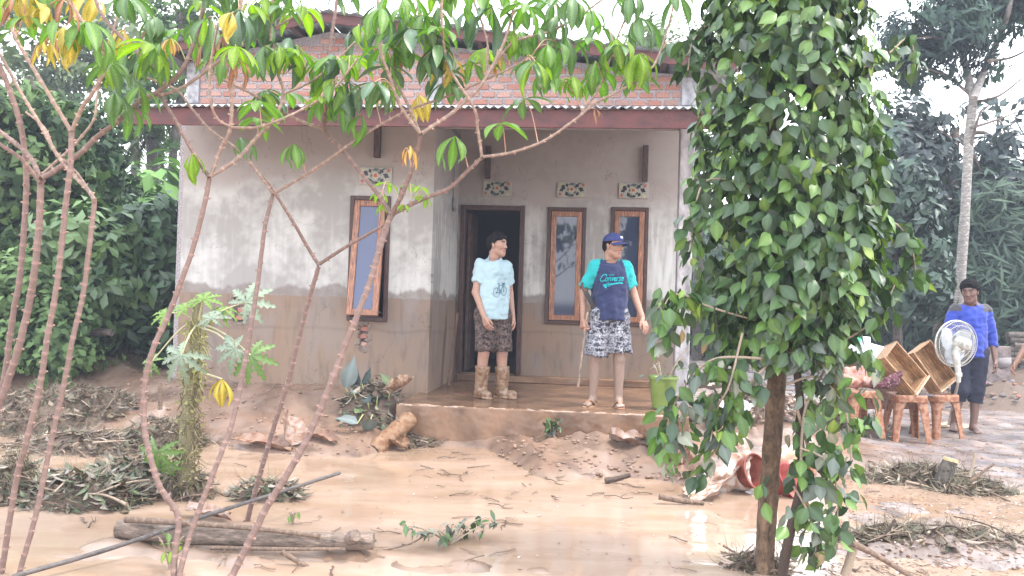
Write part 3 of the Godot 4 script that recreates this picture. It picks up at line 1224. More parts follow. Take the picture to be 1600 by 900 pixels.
	cm.box(Vector3(2.7, 0.05, 1.5), hx(1.3, 3.59, -0.82))
	part("porch_ceiling", cm.mesh(), M.old_wood, house)

	# ---- porch roof: corrugated sheets on rafters behind a red fascia
	var zf := 1.12
	var yf := 3.135
	for k in 7:
		cm = Mb.new()
		var rw := []
		var x0 := -2.78 + k * 0.795
		for e in [[zf + 0.05, yf - 0.008], [zf, yf + 0.004], [-0.02, 3.42]]:
			var row := PackedVector3Array()
			for i in 81:
				var x := x0 + i / 80.0 * 0.83
				row.append(Vector3(x, e[1] + 0.011 * cos(x * TAU / 0.0775) + (0.0025 if k % 2 else 0.0), e[0]))
			rw.append(row)
		cm.sheet(rw)
		part("corrugated_sheet", cm.mesh(), M.zinc, house)
	cm = Mb.new()
	cm.box(Vector3(5.52, 0.165, 0.024), hx(0.01, yf - 0.098, zf - 0.02), Color.WHITE, 0.003)
	part("fascia_board", cm.mesh(), M.fascia, house)
	for k in 9:
		cm = Mb.new()
		var x := -2.65 + k * 0.66
		var a := Vector3(x, yf - 0.065, zf - 0.04)
		var b := Vector3(x, 3.36, 0.0)
		cm.box(Vector3(0.05, 0.09, a.distance_to(b)), Transform3D(Basis.looking_at(b - a), (a + b) / 2))
		part("rafter", cm.mesh(), M.old_wood, house)
	for q in [[-0.62, 2.93, 0.02, 0.26], [0.36, 2.98, -1.53, 0.3], [2.30, 2.99, -1.53, 0.34]]:
		cm = Mb.new()
		cm.box(Vector3(0.065, q[3] + 0.1, 0.07), hx(q[0], q[1] + 0.1, q[2] + 0.015), Color.WHITE, 0.004)
		part("wooden_bracket", cm.mesh(), M.old_wood, house)
	# electric switch with its wires on the return wall
	cm = Mb.new()
	cm.box(Vector3(0.04, 0.12, 0.07), hx(0.022, 2.52, -1.12), Color.WHITE, 0.008)
	cm.box(Vector3(0.05, 0.05, 0.05), hx(0.03, 2.44, -1.12), Color.WHITE, 0.012)
	cm.tube(smooth_path([Vector3(0.012, 2.58, -1.12), Vector3(0.014, 2.75, -1.10), Vector3(0.012, 3.0, -1.13), Vector3(0.012, 3.3, -1.1)]), taper(13, 0.006, 0.006), 5)
	part("switch_box", cm.mesh(), mat("switch_grey", Color(0.2, 0.2, 0.21), 0.5), house)

	# things leaning at the porch
	var pl := thing("plank", "long thin muddy plank leaning in the corner left of the door", "plank", house_xf * Vector3(0.06, 0.36, -0.75), house.rotation.y)
	cm = Mb.new()
	cm.box(Vector3(0.02, 0.86, 0.075), hx(0.05, 0.425, -0.1, Vector3(-0.22, 0, -0.06)), Color.WHITE, 0.004)
	part("board", cm.mesh(), mat("plank_wood", Color(0.27, 0.155, 0.10), 0.7, {"tex": tex.grain, "scale": Vector3(8, 1, 8)}), pl)


# ---------------------------------------------------------------- leaves
# base at the origin, tip along +y, upper side along +z
func blade_mesh(len_: float, wid: float, prof: Array, fold: float, curl: float, rib := 1.35, wave := 0.0) -> Mb:
	var mb := Mb.new()
	var rows := []
	var cols := []
	var n := prof.size()
	for i in n:
		var t := float(i) / (n - 1)
		var w: float = prof[i] * wid
		var row := PackedVector3Array()
		var cr := []
		for u in [-1.0, -0.5, 0.0, 0.5, 1.0]:
			var z: float = fold * absf(u) * w - curl * t * t * len_ + wave * sin(t * 17.0 + u * 4.0) * absf(u) * w
			row.append(Vector3(u * w, t * len_ * (1.0 - curl * 0.25 * t), z))
			var k := rib if u == 0.0 else (1.0 if absf(u) < 0.9 else 0.93)
			cr.append(Color(k, k, k))
		rows.append(row)
		cols.append(cr)
	mb.sheet(rows, cols)
	return mb


# a hand-shaped leaf hanging from its centre at the origin, y up
func palm_leaf(count: int, len_: float, wid: float, droop: float, seed_: int) -> ArrayMesh:
	var g := RandomNumberGenerator.new()
	g.seed = seed_
	var mb := Mb.new()
	var prof := [0.08, 0.26, 0.56, 0.84, 1.0, 0.9, 0.55, 0.0]
	for i in count:
		var f := float(i) / (count - 1)
		var az := deg_to_rad(lerpf(-145.0, 145.0, f) + g.randf_range(-8, 8))
		var l := len_ * (0.68 + 0.32 * sin(f * PI)) * g.randf_range(0.88, 1.08)
		var dr := droop * g.randf_range(0.8, 1.2)
		var out := Vector3(sin(az), 0, cos(az))
		var side := Vector3(cos(az), 0, -sin(az))
		var p := Vector3.ZERO
		var rows := []
		var cols := []
		for k in 8:
			var t := k / 7.0
			var pitch := 0.25 - dr * (0.55 + 1.1 * t)
			var d := out * cos(pitch) + Vector3(0, sin(pitch), 0)
			if k > 0:
				p += d * l / 7.0
			var nrm := side.cross(d).normalized()
			if nrm.y < 0:
				nrm = -nrm
			var w: float = prof[k] * wid
			var row := PackedVector3Array()
			var cr := []
			for u in [-1.0, -0.5, 0.0, 0.5, 1.0]:
				row.append(p + side * u * w + nrm * (absf(u) * w * 0.35) + side * sin(t * 5.0 + i) * 0.004)
				var c := 1.5 if u == 0.0 else (1.0 if absf(u) < 0.9 else 0.92)
				cr.append(Color(c, c, c * 0.9))
			rows.append(row)
			cols.append(cr)
		mb.sheet(rows, cols)
	return mb.mesh()


# deeply lobed leaf, facing +z, centre at the origin, middle lobe along +y
func lobed_leaf(size: float, droop: float, seed_: int) -> ArrayMesh:
	var g := RandomNumberGenerator.new()
	g.seed = seed_
	var mb := Mb.new()
	var prof := [0.035, 0.05, 0.075, 0.19, 0.07, 0.23, 0.075, 0.17, 0.05, 0.09, 0.0]
	for i in 7:
		var a := deg_to_rad(-130.0 + 260.0 / 6.0 * i + g.randf_range(-6, 6))
		var l := size * (0.62 + 0.38 * cos(a * 0.55)) * g.randf_range(0.9, 1.1)
		var d := Vector3(sin(a), cos(a), 0)
		var s := Vector3(cos(a), -sin(a), 0)
		var rows := []
		var cols := []
		for k in prof.size():
			var t := k / 10.0
			var w: float = prof[k] * l
			var row := PackedVector3Array()
			var cr := []
			for u in [-1.0, 0.0, 1.0]:
				var slant := 0.10 * l * absf(u) * (w / (0.2 * l))
				row.append(d * (t * l + slant * 0.6) + s * u * w + Vector3(0, 0, absf(u) * w * 0.25 - droop * t * t * l + g.randf_range(-0.004, 0.004)))
				var c := 1.35 if u == 0.0 else 1.0
				cr.append(Color(c, c, c))
			rows.append(row)
			cols.append(cr)
		mb.sheet(rows, cols)
	return mb.mesh()


func leaf_mat(key: String, c: Color, rough: float, back: float) -> StandardMaterial3D:
	var b := Color(minf(c.r * 2.6, 1), minf(c.g * 2.4, 1), minf(c.b * 1.2, 1))
	var m := maxf(b.r, maxf(b.g, b.b))
	b = Color(b.r / m, b.g / m, b.b / m) * back
	return mat(key, c, rough, {"vc": true, "tri": true, "tex": tex.fine, "scale": Vector3(6, 6, 6), "back": b})


# twig with leaves, roughly unit length along +y
func spray(kind: String, seed_: int) -> ArrayMesh:
	var g := RandomNumberGenerator.new()
	g.seed = seed_
	var mb := Mb.new()
	var n := 9
	var ll := 0.42
	var lw := 0.11
	var spread := 1.0
	var hang := 0.3
	match kind:
		"broad":
			n = 9
			ll = 0.5
			lw = 0.105
			hang = 0.75
		"small":
			n = 14
			ll = 0.26
			lw = 0.085
			hang = 0.35
		"bamboo":
			n = 11
			ll = 0.62
			lw = 0.045
			spread = 0.6
			hang = 0.9
		"feather":
			n = 18
			ll = 0.32
			lw = 0.05
			spread = 1.2
			hang = 0.25
		"heart":
			n = 7
			ll = 0.4
			lw = 0.16
			hang = 1.1
	for i in n:
		var t := (i + 0.5) / n
		var base := Vector3(g.randf_range(-0.06, 0.06), t, g.randf_range(-0.06, 0.06))
		var az := (PI * i + g.randf_range(-0.7, 0.7)) if kind == "feather" else g.randf_range(0, TAU)
		var d := (Vector3(cos(az) * spread, 0.45, sin(az) * spread)).normalized()
		d = (d + Vector3(0, -hang, 0)).normalized()
		var s := d.cross(Vector3(g.randf_range(-0.4, 0.4), 1, g.randf_range(-0.4, 0.4))).normalized()
		var l := ll * g.randf_range(0.75, 1.15)
		var nrm := s.cross(d)
		var c := Color.WHITE * g.randf_range(0.75, 1.15)
		c.a = 1
		var m1 := base + d * l * 0.4
		var tip := base + d * l + Vector3(0, -0.12 * l, 0)
		var up := nrm * lw * 0.35
		var k := mb.vert(base, c)
		mb.vert(m1 + s * lw + up, c)
		mb.vert(m1, c * 1.08)
		mb.vert(m1 - s * lw + up, c)
		mb.vert(tip, c)
		mb.face(k, k + 1, k + 2)
		mb.face(k, k + 2, k + 3)
		mb.face(k + 1, k + 4, k + 2)
		mb.face(k + 2, k + 4, k + 3)
	return mb.mesh()


# a crown: sprays of leaves spread through blobs, thinned by noise so that gaps show
func crown(parent: Node, called: String, m: Material, mesh: Mesh, blobs: Array, size: Vector2, dark: Color, light: Color, gap := -0.15, lift := 0.3) -> void:
	var nz := fnl(0.9, rng.randi() % 1000, 3)
	var xfs := []
	var cols := PackedColorArray()
	for b in blobs:
		var c: Vector3 = b[0]
		var rad: Vector3 = b[1]
		var n: int = b[2]
		for i in n:
			var d := Vector3(r(-1, 1), r(-1, 1), r(-1, 1))
			while d.length_squared() > 1.0:
				d = Vector3(r(-1, 1), r(-1, 1), r(-1, 1))
			d = d.normalized() * pow(d.length(), 0.45)
			var p := c + d * rad
			if nz.get_noise_3d(p.x, p.y, p.z) < gap:
				continue
			var dirv := (Vector3(d.x, d.y * 0.5 + lift, d.z) + Vector3(r(-0.6, 0.6), r(-0.5, 0.5), r(-0.6, 0.6))).normalized()
			var s := r(size.x, size.y)
			xfs.append(Transform3D(dir_basis(dirv, Vector3(r(-1, 1), r(-1, 1), r(-1, 1))).scaled(Vector3(s, s, s)), p))
			var t := clampf(r(0, 1) * 0.8 + nz.get_noise_3d(p.x * 2.0, p.y * 2.0, p.z * 2.0 + 50.0) * 0.6, 0.0, 1.0)
			cols.append(dark.lerp(light, t))
	many(called, mesh, m, parent, xfs, cols)


func limb(mb: Mb, pts: Array, r0: float, r1: float, sides := 8, col := Color.WHITE) -> void:
	var p := smooth_path(pts, 5)
	var rad := PackedFloat32Array()
	for i in p.size():
		rad.append(lerpf(r0, r1, float(i) / (p.size() - 1)) * r(0.93, 1.07))
	mb.tube(p, rad, sides, col)


# ---------------------------------------------------------------- cassava
var cassava_plants := []     # each {"node", "pts", "depths"}


func cassava(label: String, base: Array, stems: Array) -> void:
	var root := at(base[0], base[1], base[2])
	root.y = land(root.x, root.z) - 0.05
	var o := thing("cassava_plant", label, "plant", root, 0.0, "cassava plants in the foreground")
	var info := {"node": o, "pts": PackedVector3Array()}
	var inv := o.transform.affine_inverse()
	for s in stems:
		# s: [radius at the bottom, radius at the top, depth at the bottom, depth at the top, [picture points from the bottom up], rooted]
		var raw := []
		var n: int = s[4].size()
		if s.size() > 5 and s[5]:
			raw.append(root)
		for i in n:
			var t := float(i) / maxf(n - 1, 1)
			raw.append(at(s[4][i][0], s[4][i][1], lerpf(s[2], s[3], t) + r(-0.015, 0.015)))
		var fine := smooth_path(raw, 10)
		var p := PackedVector3Array([inv * fine[0]])
		var rad := PackedFloat32Array([s[0]])
		var cols := PackedColorArray([Color.WHITE])
		var run := 0.0
		var step := 0.011
		var total := 0.0
		for i in fine.size() - 1:
			total += fine[i].distance_to(fine[i + 1])
		var pos := 0.0
		var seg := 0
		var mb := Mb.new()
		var node_at := r(0.03, 0.07)
		var side_a := r(0, TAU)
		var wob := Vector3.ZERO
		while pos < total - step:
			pos += step
			while seg < fine.size() - 2 and run + fine[seg].distance_to(fine[seg + 1]) < pos:
				run += fine[seg].distance_to(fine[seg + 1])
				seg += 1
			var q := fine[seg].lerp(fine[seg + 1], clampf((pos - run) / maxf(fine[seg].distance_to(fine[seg + 1]), 1e-5), 0, 1))
			var t := pos / total
			var rr := lerpf(s[0], s[1], t) * 0.8
			var k := 1.0
			var cl := Color(1, 1, 1) * lerpf(0.92, 1.08, t)
			cl.a = 1
			if pos >= node_at:
				k = r(1.06, 1.2)
				cl = Color(1, 1, 1) * r(1.15, 1.6)
				node_at += r(0.03, 0.075) * (1.0 if s[0] > 0.014 else 0.85)
				side_a += 2.4
				wob = Vector3(r(-1, 1), r(-1, 1), r(-1, 1)) * rr * 0.22
				var tg := (fine[seg + 1] - fine[seg]).normalized()
				var bs := dir_basis(tg)
				var od := bs.x * cos(side_a) + bs.z * sin(side_a)
				var qq := inv * q
				# the scar a fallen leaf leaves: a short blunt spur
				mb.tube(PackedVector3Array([qq + od * rr * 0.7, qq + od * (rr + 0.006) + tg * 0.002, qq + od * (rr + 0.0095) + tg * 0.004]), PackedFloat32Array([rr * 0.5, rr * 0.4, rr * 0.22]), 5, Color(1.55, 1.5, 1.45))
			p.append(inv * q + wob * sin(pos * 25.0) * 0.5)
			rad.append(rr * k * r(0.97, 1.03))
			cols.append(cl)
			info.pts.append(q)
		mb.tube(p, rad, 9, cols)
		part("stem" if s.size() > 5 and s[5] else "branch", mb.mesh(), M.cassava_bark if s[1] > 0.0085 else M.cassava_twig, o)
	cassava_plants.append(info)


func build_cassava() -> void:
	M.cassava_bark = mat("cassava_bark", Color(0.235, 0.15, 0.125), 0.8, {"vc": true, "tex": tex.fine, "scale": Vector3(7, 7, 7), "bump": tex.bump, "bump_scale": 0.6})
	M.cassava_twig = mat("cassava_twig", Color(0.34, 0.23, 0.18), 0.75, {"vc": true, "tex": tex.fine, "scale": Vector3(7, 7, 7)})
	cassava("cassava plant at the left edge with two stems bunched together and leaning out of frame", [-70, 800, 4.1], [
		[0.018, 0.016, 4.1, 4.0, [[-25, 690], [5, 597], [20, 493], [30, 440], [37, 367], [41, 293], [39, 240], [30, 187], [15, 140], [0, 105], [-25, 60]], true],
		[0.022, 0.019, 4.0, 3.95, [[-20, 690], [12, 597], [30, 540], [43, 487], [55, 417], [62, 333], [64, 278]], true],
		[0.015, 0.011, 3.95, 4.2, [[63, 280], [45, 243], [0, 205], [-40, 170]]],
		[0.012, 0.009, 3.95, 3.8, [[62, 285], [33, 248], [0, 225], [-40, 190]]],
		[0.017, 0.011, 3.95, 4.1, [[65, 278], [90, 264], [125, 240], [150, 215], [190, 185], [218, 158], [250, 141], [285, 108], [305, 60], [318, 10], [325, -60]]],
		[0.011, 0.007, 4.05, 4.4, [[232, 152], [280, 139], [330, 105], [360, 82], [400, 60], [470, 20]]],
		[0.009, 0.006, 3.95, 4.3, [[66, 272], [110, 232], [145, 190], [152, 150], [165, 90], [185, 20]]]])
	cassava("cassava plant at the left with a straight slender stem forking high at the top left", [-5, 905, 3.85], [
		[0.0165, 0.0155, 3.85, 3.8, [[3, 890], [15, 813], [27, 743], [43, 683], [63, 600], [73, 533], [87, 460], [97, 377], [105, 300], [110, 260], [112, 205]], true],
		[0.012, 0.008, 3.8, 3.9, [[111, 205], [75, 145], [45, 95], [25, 60], [8, 15], [-10, -60]]],
		[0.012, 0.008, 3.8, 3.6, [[113, 203], [130, 165], [148, 140], [165, 90], [120, 20], [80, -60]]]])
	cassava("cassava plant at the left with a clod of mud on its stem low down", [25, 905, 3.8], [
		[0.0155, 0.014, 3.8, 3.9, [[32, 890], [50, 827], [60, 787], [80, 690], [100, 600], [113, 533], [130, 460], [140, 383], [148, 312]], true],
		[0.012, 0.008, 3.9, 4.1, [[147, 313], [138, 298], [95, 250], [60, 190], [30, 140], [0, 85], [-40, 20]]],
		[0.008, 0.005, 3.9, 4.2, [[149, 312], [120, 270], [86, 235], [70, 200], [40, 175]]]])
	cassava("cassava plant with a bowed stem and a straighter one rising from the same foot", [275, 925, 3.8], [
		[0.018, 0.0145, 3.82, 4.0, [[272, 895], [274, 860], [279, 815], [272, 793], [250, 760], [233, 707], [225, 655], [227, 597], [240, 543], [263, 493], [283, 440], [303, 383], [320, 317], [328, 277]], true],
		[0.0165, 0.013, 3.8, 4.3, [[282, 893], [300, 827], [333, 740], [363, 660], [377, 597], [393, 507], [405, 425], [415, 350], [427, 303]], true],
		[0.012, 0.009, 4.0, 4.2, [[327, 277], [300, 235], [275, 190], [255, 155], [243, 110], [200, 70], [155, 15], [140, -50]]],
		[0.0125, 0.008, 4.0, 3.9, [[329, 276], [345, 233], [360, 200], [363, 120], [366, 60], [385, -30]]],
		[0.008, 0.006, 3.95, 3.8, [[360, 198], [340, 186], [330, 160], [328, 110], [340, 40]]],
		[0.009, 0.006, 3.95, 4.1, [[361, 199], [400, 199], [440, 186], [480, 166], [520, 140], [560, 90]]],
		[0.0125, 0.008, 4.0, 4.3, [[330, 275], [370, 249], [400, 216], [427, 187], [443, 147], [433, 110], [423, 50], [430, -40]]],
		[0.008, 0.006, 4.15, 4.4, [[443, 147], [490, 125], [530, 90], [570, 50]]],
		[0.009, 0.006, 4.3, 4.5, [[426, 303], [400, 266], [375, 236], [330, 204], [300, 170], [270, 137], [200, 112], [150, 90]]],
		[0.010, 0.006, 4.3, 4.1, [[428, 303], [500, 259], [560, 216], [630, 176], [700, 150], [765, 122], [830, 90]]]])
	cassava("thin cassava plant forking low, just left of the propped window", [383, 830, 4.9], [
		[0.019, 0.015, 4.85, 4.6, [[390, 800], [403, 753], [420, 693], [433, 650], [450, 597], [470, 517], [483, 467], [499, 414]], true],
		[0.0125, 0.010, 4.6, 4.5, [[498, 414], [480, 385], [460, 350], [435, 310], [418, 285], [390, 255]]],
		[0.0125, 0.009, 4.6, 4.35, [[500, 412], [540, 386], [575, 366], [604, 349], [618, 330], [628, 290]]]])
	cassava("tall cassava plant before the house front, branching in three below the porch roof", [350, 930, 3.8], [
		[0.0205, 0.0185, 3.85, 4.2, [[366, 893], [400, 827], [420, 787], [460, 723], [493, 657], [517, 598], [533, 557], [550, 513], [563, 480], [577, 443], [590, 400], [600, 367], [611, 336]], true],
		[0.014, 0.0095, 4.2, 4.35, [[611, 335], [590, 303], [560, 265], [535, 234], [508, 203], [511, 150], [514, 83], [525, 10], [530, -60]]],
		[0.011, 0.006, 4.3, 4.5, [[507, 202], [460, 185], [400, 150], [350, 125], [300, 90]]],
		[0.0155, 0.012, 4.2, 4.0, [[612, 334], [630, 300], [650, 245], [657, 210]]],
		[0.011, 0.008, 4.0, 3.8, [[656, 208], [625, 165], [607, 115], [595, 80], [590, 0], [570, -60]]],
		[0.010, 0.007, 4.0, 4.3, [[655, 205], [636, 160], [610, 105], [640, 50], [660, -20]]],
		[0.0125, 0.008, 4.0, 4.1, [[659, 208], [700, 181], [735, 151], [757, 125], [790, 60], [810, -20]]],
		[0.008, 0.006, 4.1, 4.2, [[757, 125], [762, 70], [740, 0], [720, -60]]],
		[0.0145, 0.011, 4.2, 4.1, [[614, 334], [660, 311], [700, 295], [730, 268], [753, 246]]],
		[0.010, 0.007, 4.1, 3.9, [[753, 245], [746, 200], [740, 168], [700, 100], [690, 20], [695, -50]]],
		[0.0095, 0.006, 4.1, 4.3, [[754, 245], [800, 238], [850, 220], [900, 186], [930, 161], [970, 141], [1010, 115], [1030, 85], [1050, 20]]],
		[0.008, 0.006, 4.2, 4.4, [[905, 182], [940, 130], [960, 70], [990, 0]]],
		[0.010, 0.006, 4.1, 4.5, [[757, 125], [800, 68], [857, 50], [900, 28], [940, 0], [990, -40]]]])
	# leaves
	var meshes := []
	for i in 4:
		meshes.append(palm_leaf(4 + i % 3, 0.22, 0.0245, 1.12 + 0.12 * i, 300 + i))     # hanging
	for i in 3:
		meshes.append(palm_leaf(5 + i % 3, 0.20, 0.0265, 0.72 + 0.15 * i, 330 + i))       # spread like an umbrella
	for i in 2:
		meshes.append(palm_leaf(5, 0.18, 0.012, 1.25, 350 + i))                          # withered
	var tone := [
		leaf_mat("cassava_dark", Color(0.105, 0.175, 0.11), 0.38, 0.5), leaf_mat("cassava_mid", Color(0.145, 0.245, 0.105), 0.42, 0.7),
		leaf_mat("cassava_green", Color(0.19, 0.33, 0.08), 0.45, 0.95), leaf_mat("cassava_young", Color(0.30, 0.46, 0.07), 0.5, 1.2),
		leaf_mat("cassava_yellow", Color(0.60, 0.47, 0.12), 0.6, 0.7), leaf_mat("cassava_dry", Color(0.33, 0.17, 0.11), 0.85, 0.3), leaf_mat("cassava_tan", Color(0.62, 0.38, 0.13), 0.7, 0.6)]
	M.petiole = mat("petiole", Color(0.42, 0.24, 0.17), 0.6, {})
	M.petiole_green = mat("petiole_green", Color(0.30, 0.33, 0.14), 0.6, {})
	var jobs := []
	# leaves that stand out, each at its own place: picture point, size, mesh, tone
	for q in [[712, 213, 1.0, 1, 2], [782, 193, 0.9, 4, 2], [545, 128, 1.1, 2, 0], [585, 128, 1.0, 5, 0], [455, 60, 1.35, 1, 0], [520, 85, 1.1, 3, 0], [640, 45, 1.3, 4, 0], [690, 110, 1.0, 4, 0], [610, 105, 1.0, 4, 0], [560, 40, 1.25, 1, 0], [415, 20, 1.3, 3, 0], [375, 15, 1.2, 2, 0], [300, 240, 0.85, 3, 3], [460, 225, 0.8, 2, 2], [565, 180, 0.95, 3, 2], [530, 160, 0.9, 1, 1], [870, 123, 1.0, 4, 2], [930, 95, 1.05, 3, 2], [995, 25, 1.2, 1, 1], [940, 40, 1.1, 0, 1], [830, 95, 1.0, 5, 1], [820, 155, 1.0, 4, 1], [990, 118, 0.95, 5, 1], [740, 100, 1.0, 4, 1], [705, 125, 1.0, 6, 1], [820, 10, 1.1, 4, 1], [870, 25, 1.0, 2, 1], [160, 60, 0.9, 3, 2], [170, 95, 1.0, 5, 1], [190, 115, 1.1, 0, 0], [215, 75, 1.05, 3, 0], [180, 145, 0.9, 2, 1], [205, 165, 0.9, 1, 2], [655, 148, 0.9, 2, 4], [70, 65, 0.75, 8, 4], [100, 42, 1.0, 2, 4], [110, 62, 0.9, 3, 4], [267, 60, 0.75, 7, 6], [640, 228, 0.75, 7, 6], [632, 232, 0.7, 8, 5], [780, 78, 1.1, 7, 6], [700, 85, 0.9, 1, 4], [362, 20, 0.8, 3, 4], [315, 68, 0.95, 7, 5], [345, 60, 0.9, 8, 5], [100, -5, 0.95, 7, 5], [25, -5, 0.95, 8, 5], [85, 55, 0.8, 7, 5], [370, 90, 1.1, 8, 5], [620, 82, 0.8, 7, 5], [400, 185, 0.9, 4, 2], [375, 215, 0.8, 1, 1], [395, 90, 0.8, 1, 2], [240, 25, 0.9, 2, 1], [930, 170, 0.55, 8, 5], [895, 120, 0.9, 2, 3], [500, 150, 0.7, 4, 3], [770, 10, 1.2, 0, 0], [735, 15, 1.2, 3, 0], [600, 5, 1.3, 1, 0]]:
		jobs.append(q)
	# the young shoots on the main fork
	for q in [[607, 285, 0.5, 4, 3], [592, 300, 0.45, 5, 3], [640, 288, 0.45, 4, 3], [662, 305, 0.5, 5, 3], [655, 292, 0.4, 4, 3], [598, 318, 0.4, 6, 3], [632, 320, 0.35, 5, 3]]:
		jobs.append(q)
	for z in [[300, 470, -50, 90, 18], [400, 700, -60, 90, 26], [600, 850, -60, 80, 14], [800, 1075, -40, 90, 18], [200, 330, -40, 80, 9], [-20, 200, -50, 50, 12], [480, 700, 80, 140, 5], [380, 560, 80, 160, 8], [820, 1000, 60, 120, 5], [150, 230, 60, 150, 6]]:
		for i in z[4]:
			var tn: int = pick([0, 1, 1, 1, 2, 2, 2, 2, 3, 3, 3])
			if z[0] < 0:
				tn = pick([1, 2, 2, 3, 5, 5, 4])
			jobs.append([r(z[0], z[1]), r(z[2], z[3]), r(0.8, 1.2), pick([0, 1, 2, 3, 0, 1, 4, 5, 6]) if tn != 5 else pick([7, 8]), tn])
	var stalks := {}
	for q in jobs:
		var best := 1e9
		var bi := 0
		var bp := Vector3.ZERO
		for i in cassava_plants.size():
			var pts: PackedVector3Array = cassava_plants[i].pts
			for k in range(0, pts.size(), 4):
				var v := cam_basis.inverse() * (pts[k] - cam_pos)
				var sx := 800.0 - v.x / v.z * FOCAL
				var sy := 450.0 + v.y / v.z * FOCAL
				var d: float = (sx - q[0]) * (sx - q[0]) + (sy - q[1] - 25.0) * (sy - q[1] - 25.0)
				if d < best:
					best = d
					bi = i
					bp = pts[k]
		if best > 120.0 * 120.0:
			continue
		var dep := -(cam_basis.inverse() * (bp - cam_pos)).z
		var c := at(q[0], q[1], dep + r(-0.22, 0.22))
		var o: Node3D = cassava_plants[bi].node
		var sc: float = q[2]
		part("leaf", meshes[q[3]], tone[q[4]], o, Transform3D(Basis.from_euler(Vector3(r(-0.25, 0.25), r(0, TAU), r(-0.25, 0.25))).scaled(Vector3(sc, sc, sc)), c - o.position), "yellowing leaf" if q[4] == 4 or q[4] == 6 else "withered brown leaf" if q[4] == 5 else "")
		if not stalks.has(bi):
			stalks[bi] = Mb.new()
		var mid := (bp + c) / 2 + Vector3(0, bp.distance_to(c) * 0.18, 0)
		stalks[bi].tube(smooth_path([bp - o.position, mid - o.position, c - o.position], 4), taper(9, 0.0032, 0.002), 5)
	for bi in stalks:
		part("leaf_stalks", stalks[bi].mesh(), M.petiole if bi % 2 else M.petiole_green, cassava_plants[bi].node).set_meta("kind", "stuff")


# ---------------------------------------------------------------- pepper vine on its post
func pepper_leaf_meshes() -> Array:
	var out := []
	for i in 5:
		out.append(blade_mesh(1.0, 0.265 + 0.025 * (i % 3), [0.12, 0.5, 0.84, 1.0, 0.98, 0.82, 0.55, 0.24, 0.0], 0.12 + 0.06 * (i % 3), 0.10 + 0.07 * (i % 4), 1.3, 0.06))
	return out


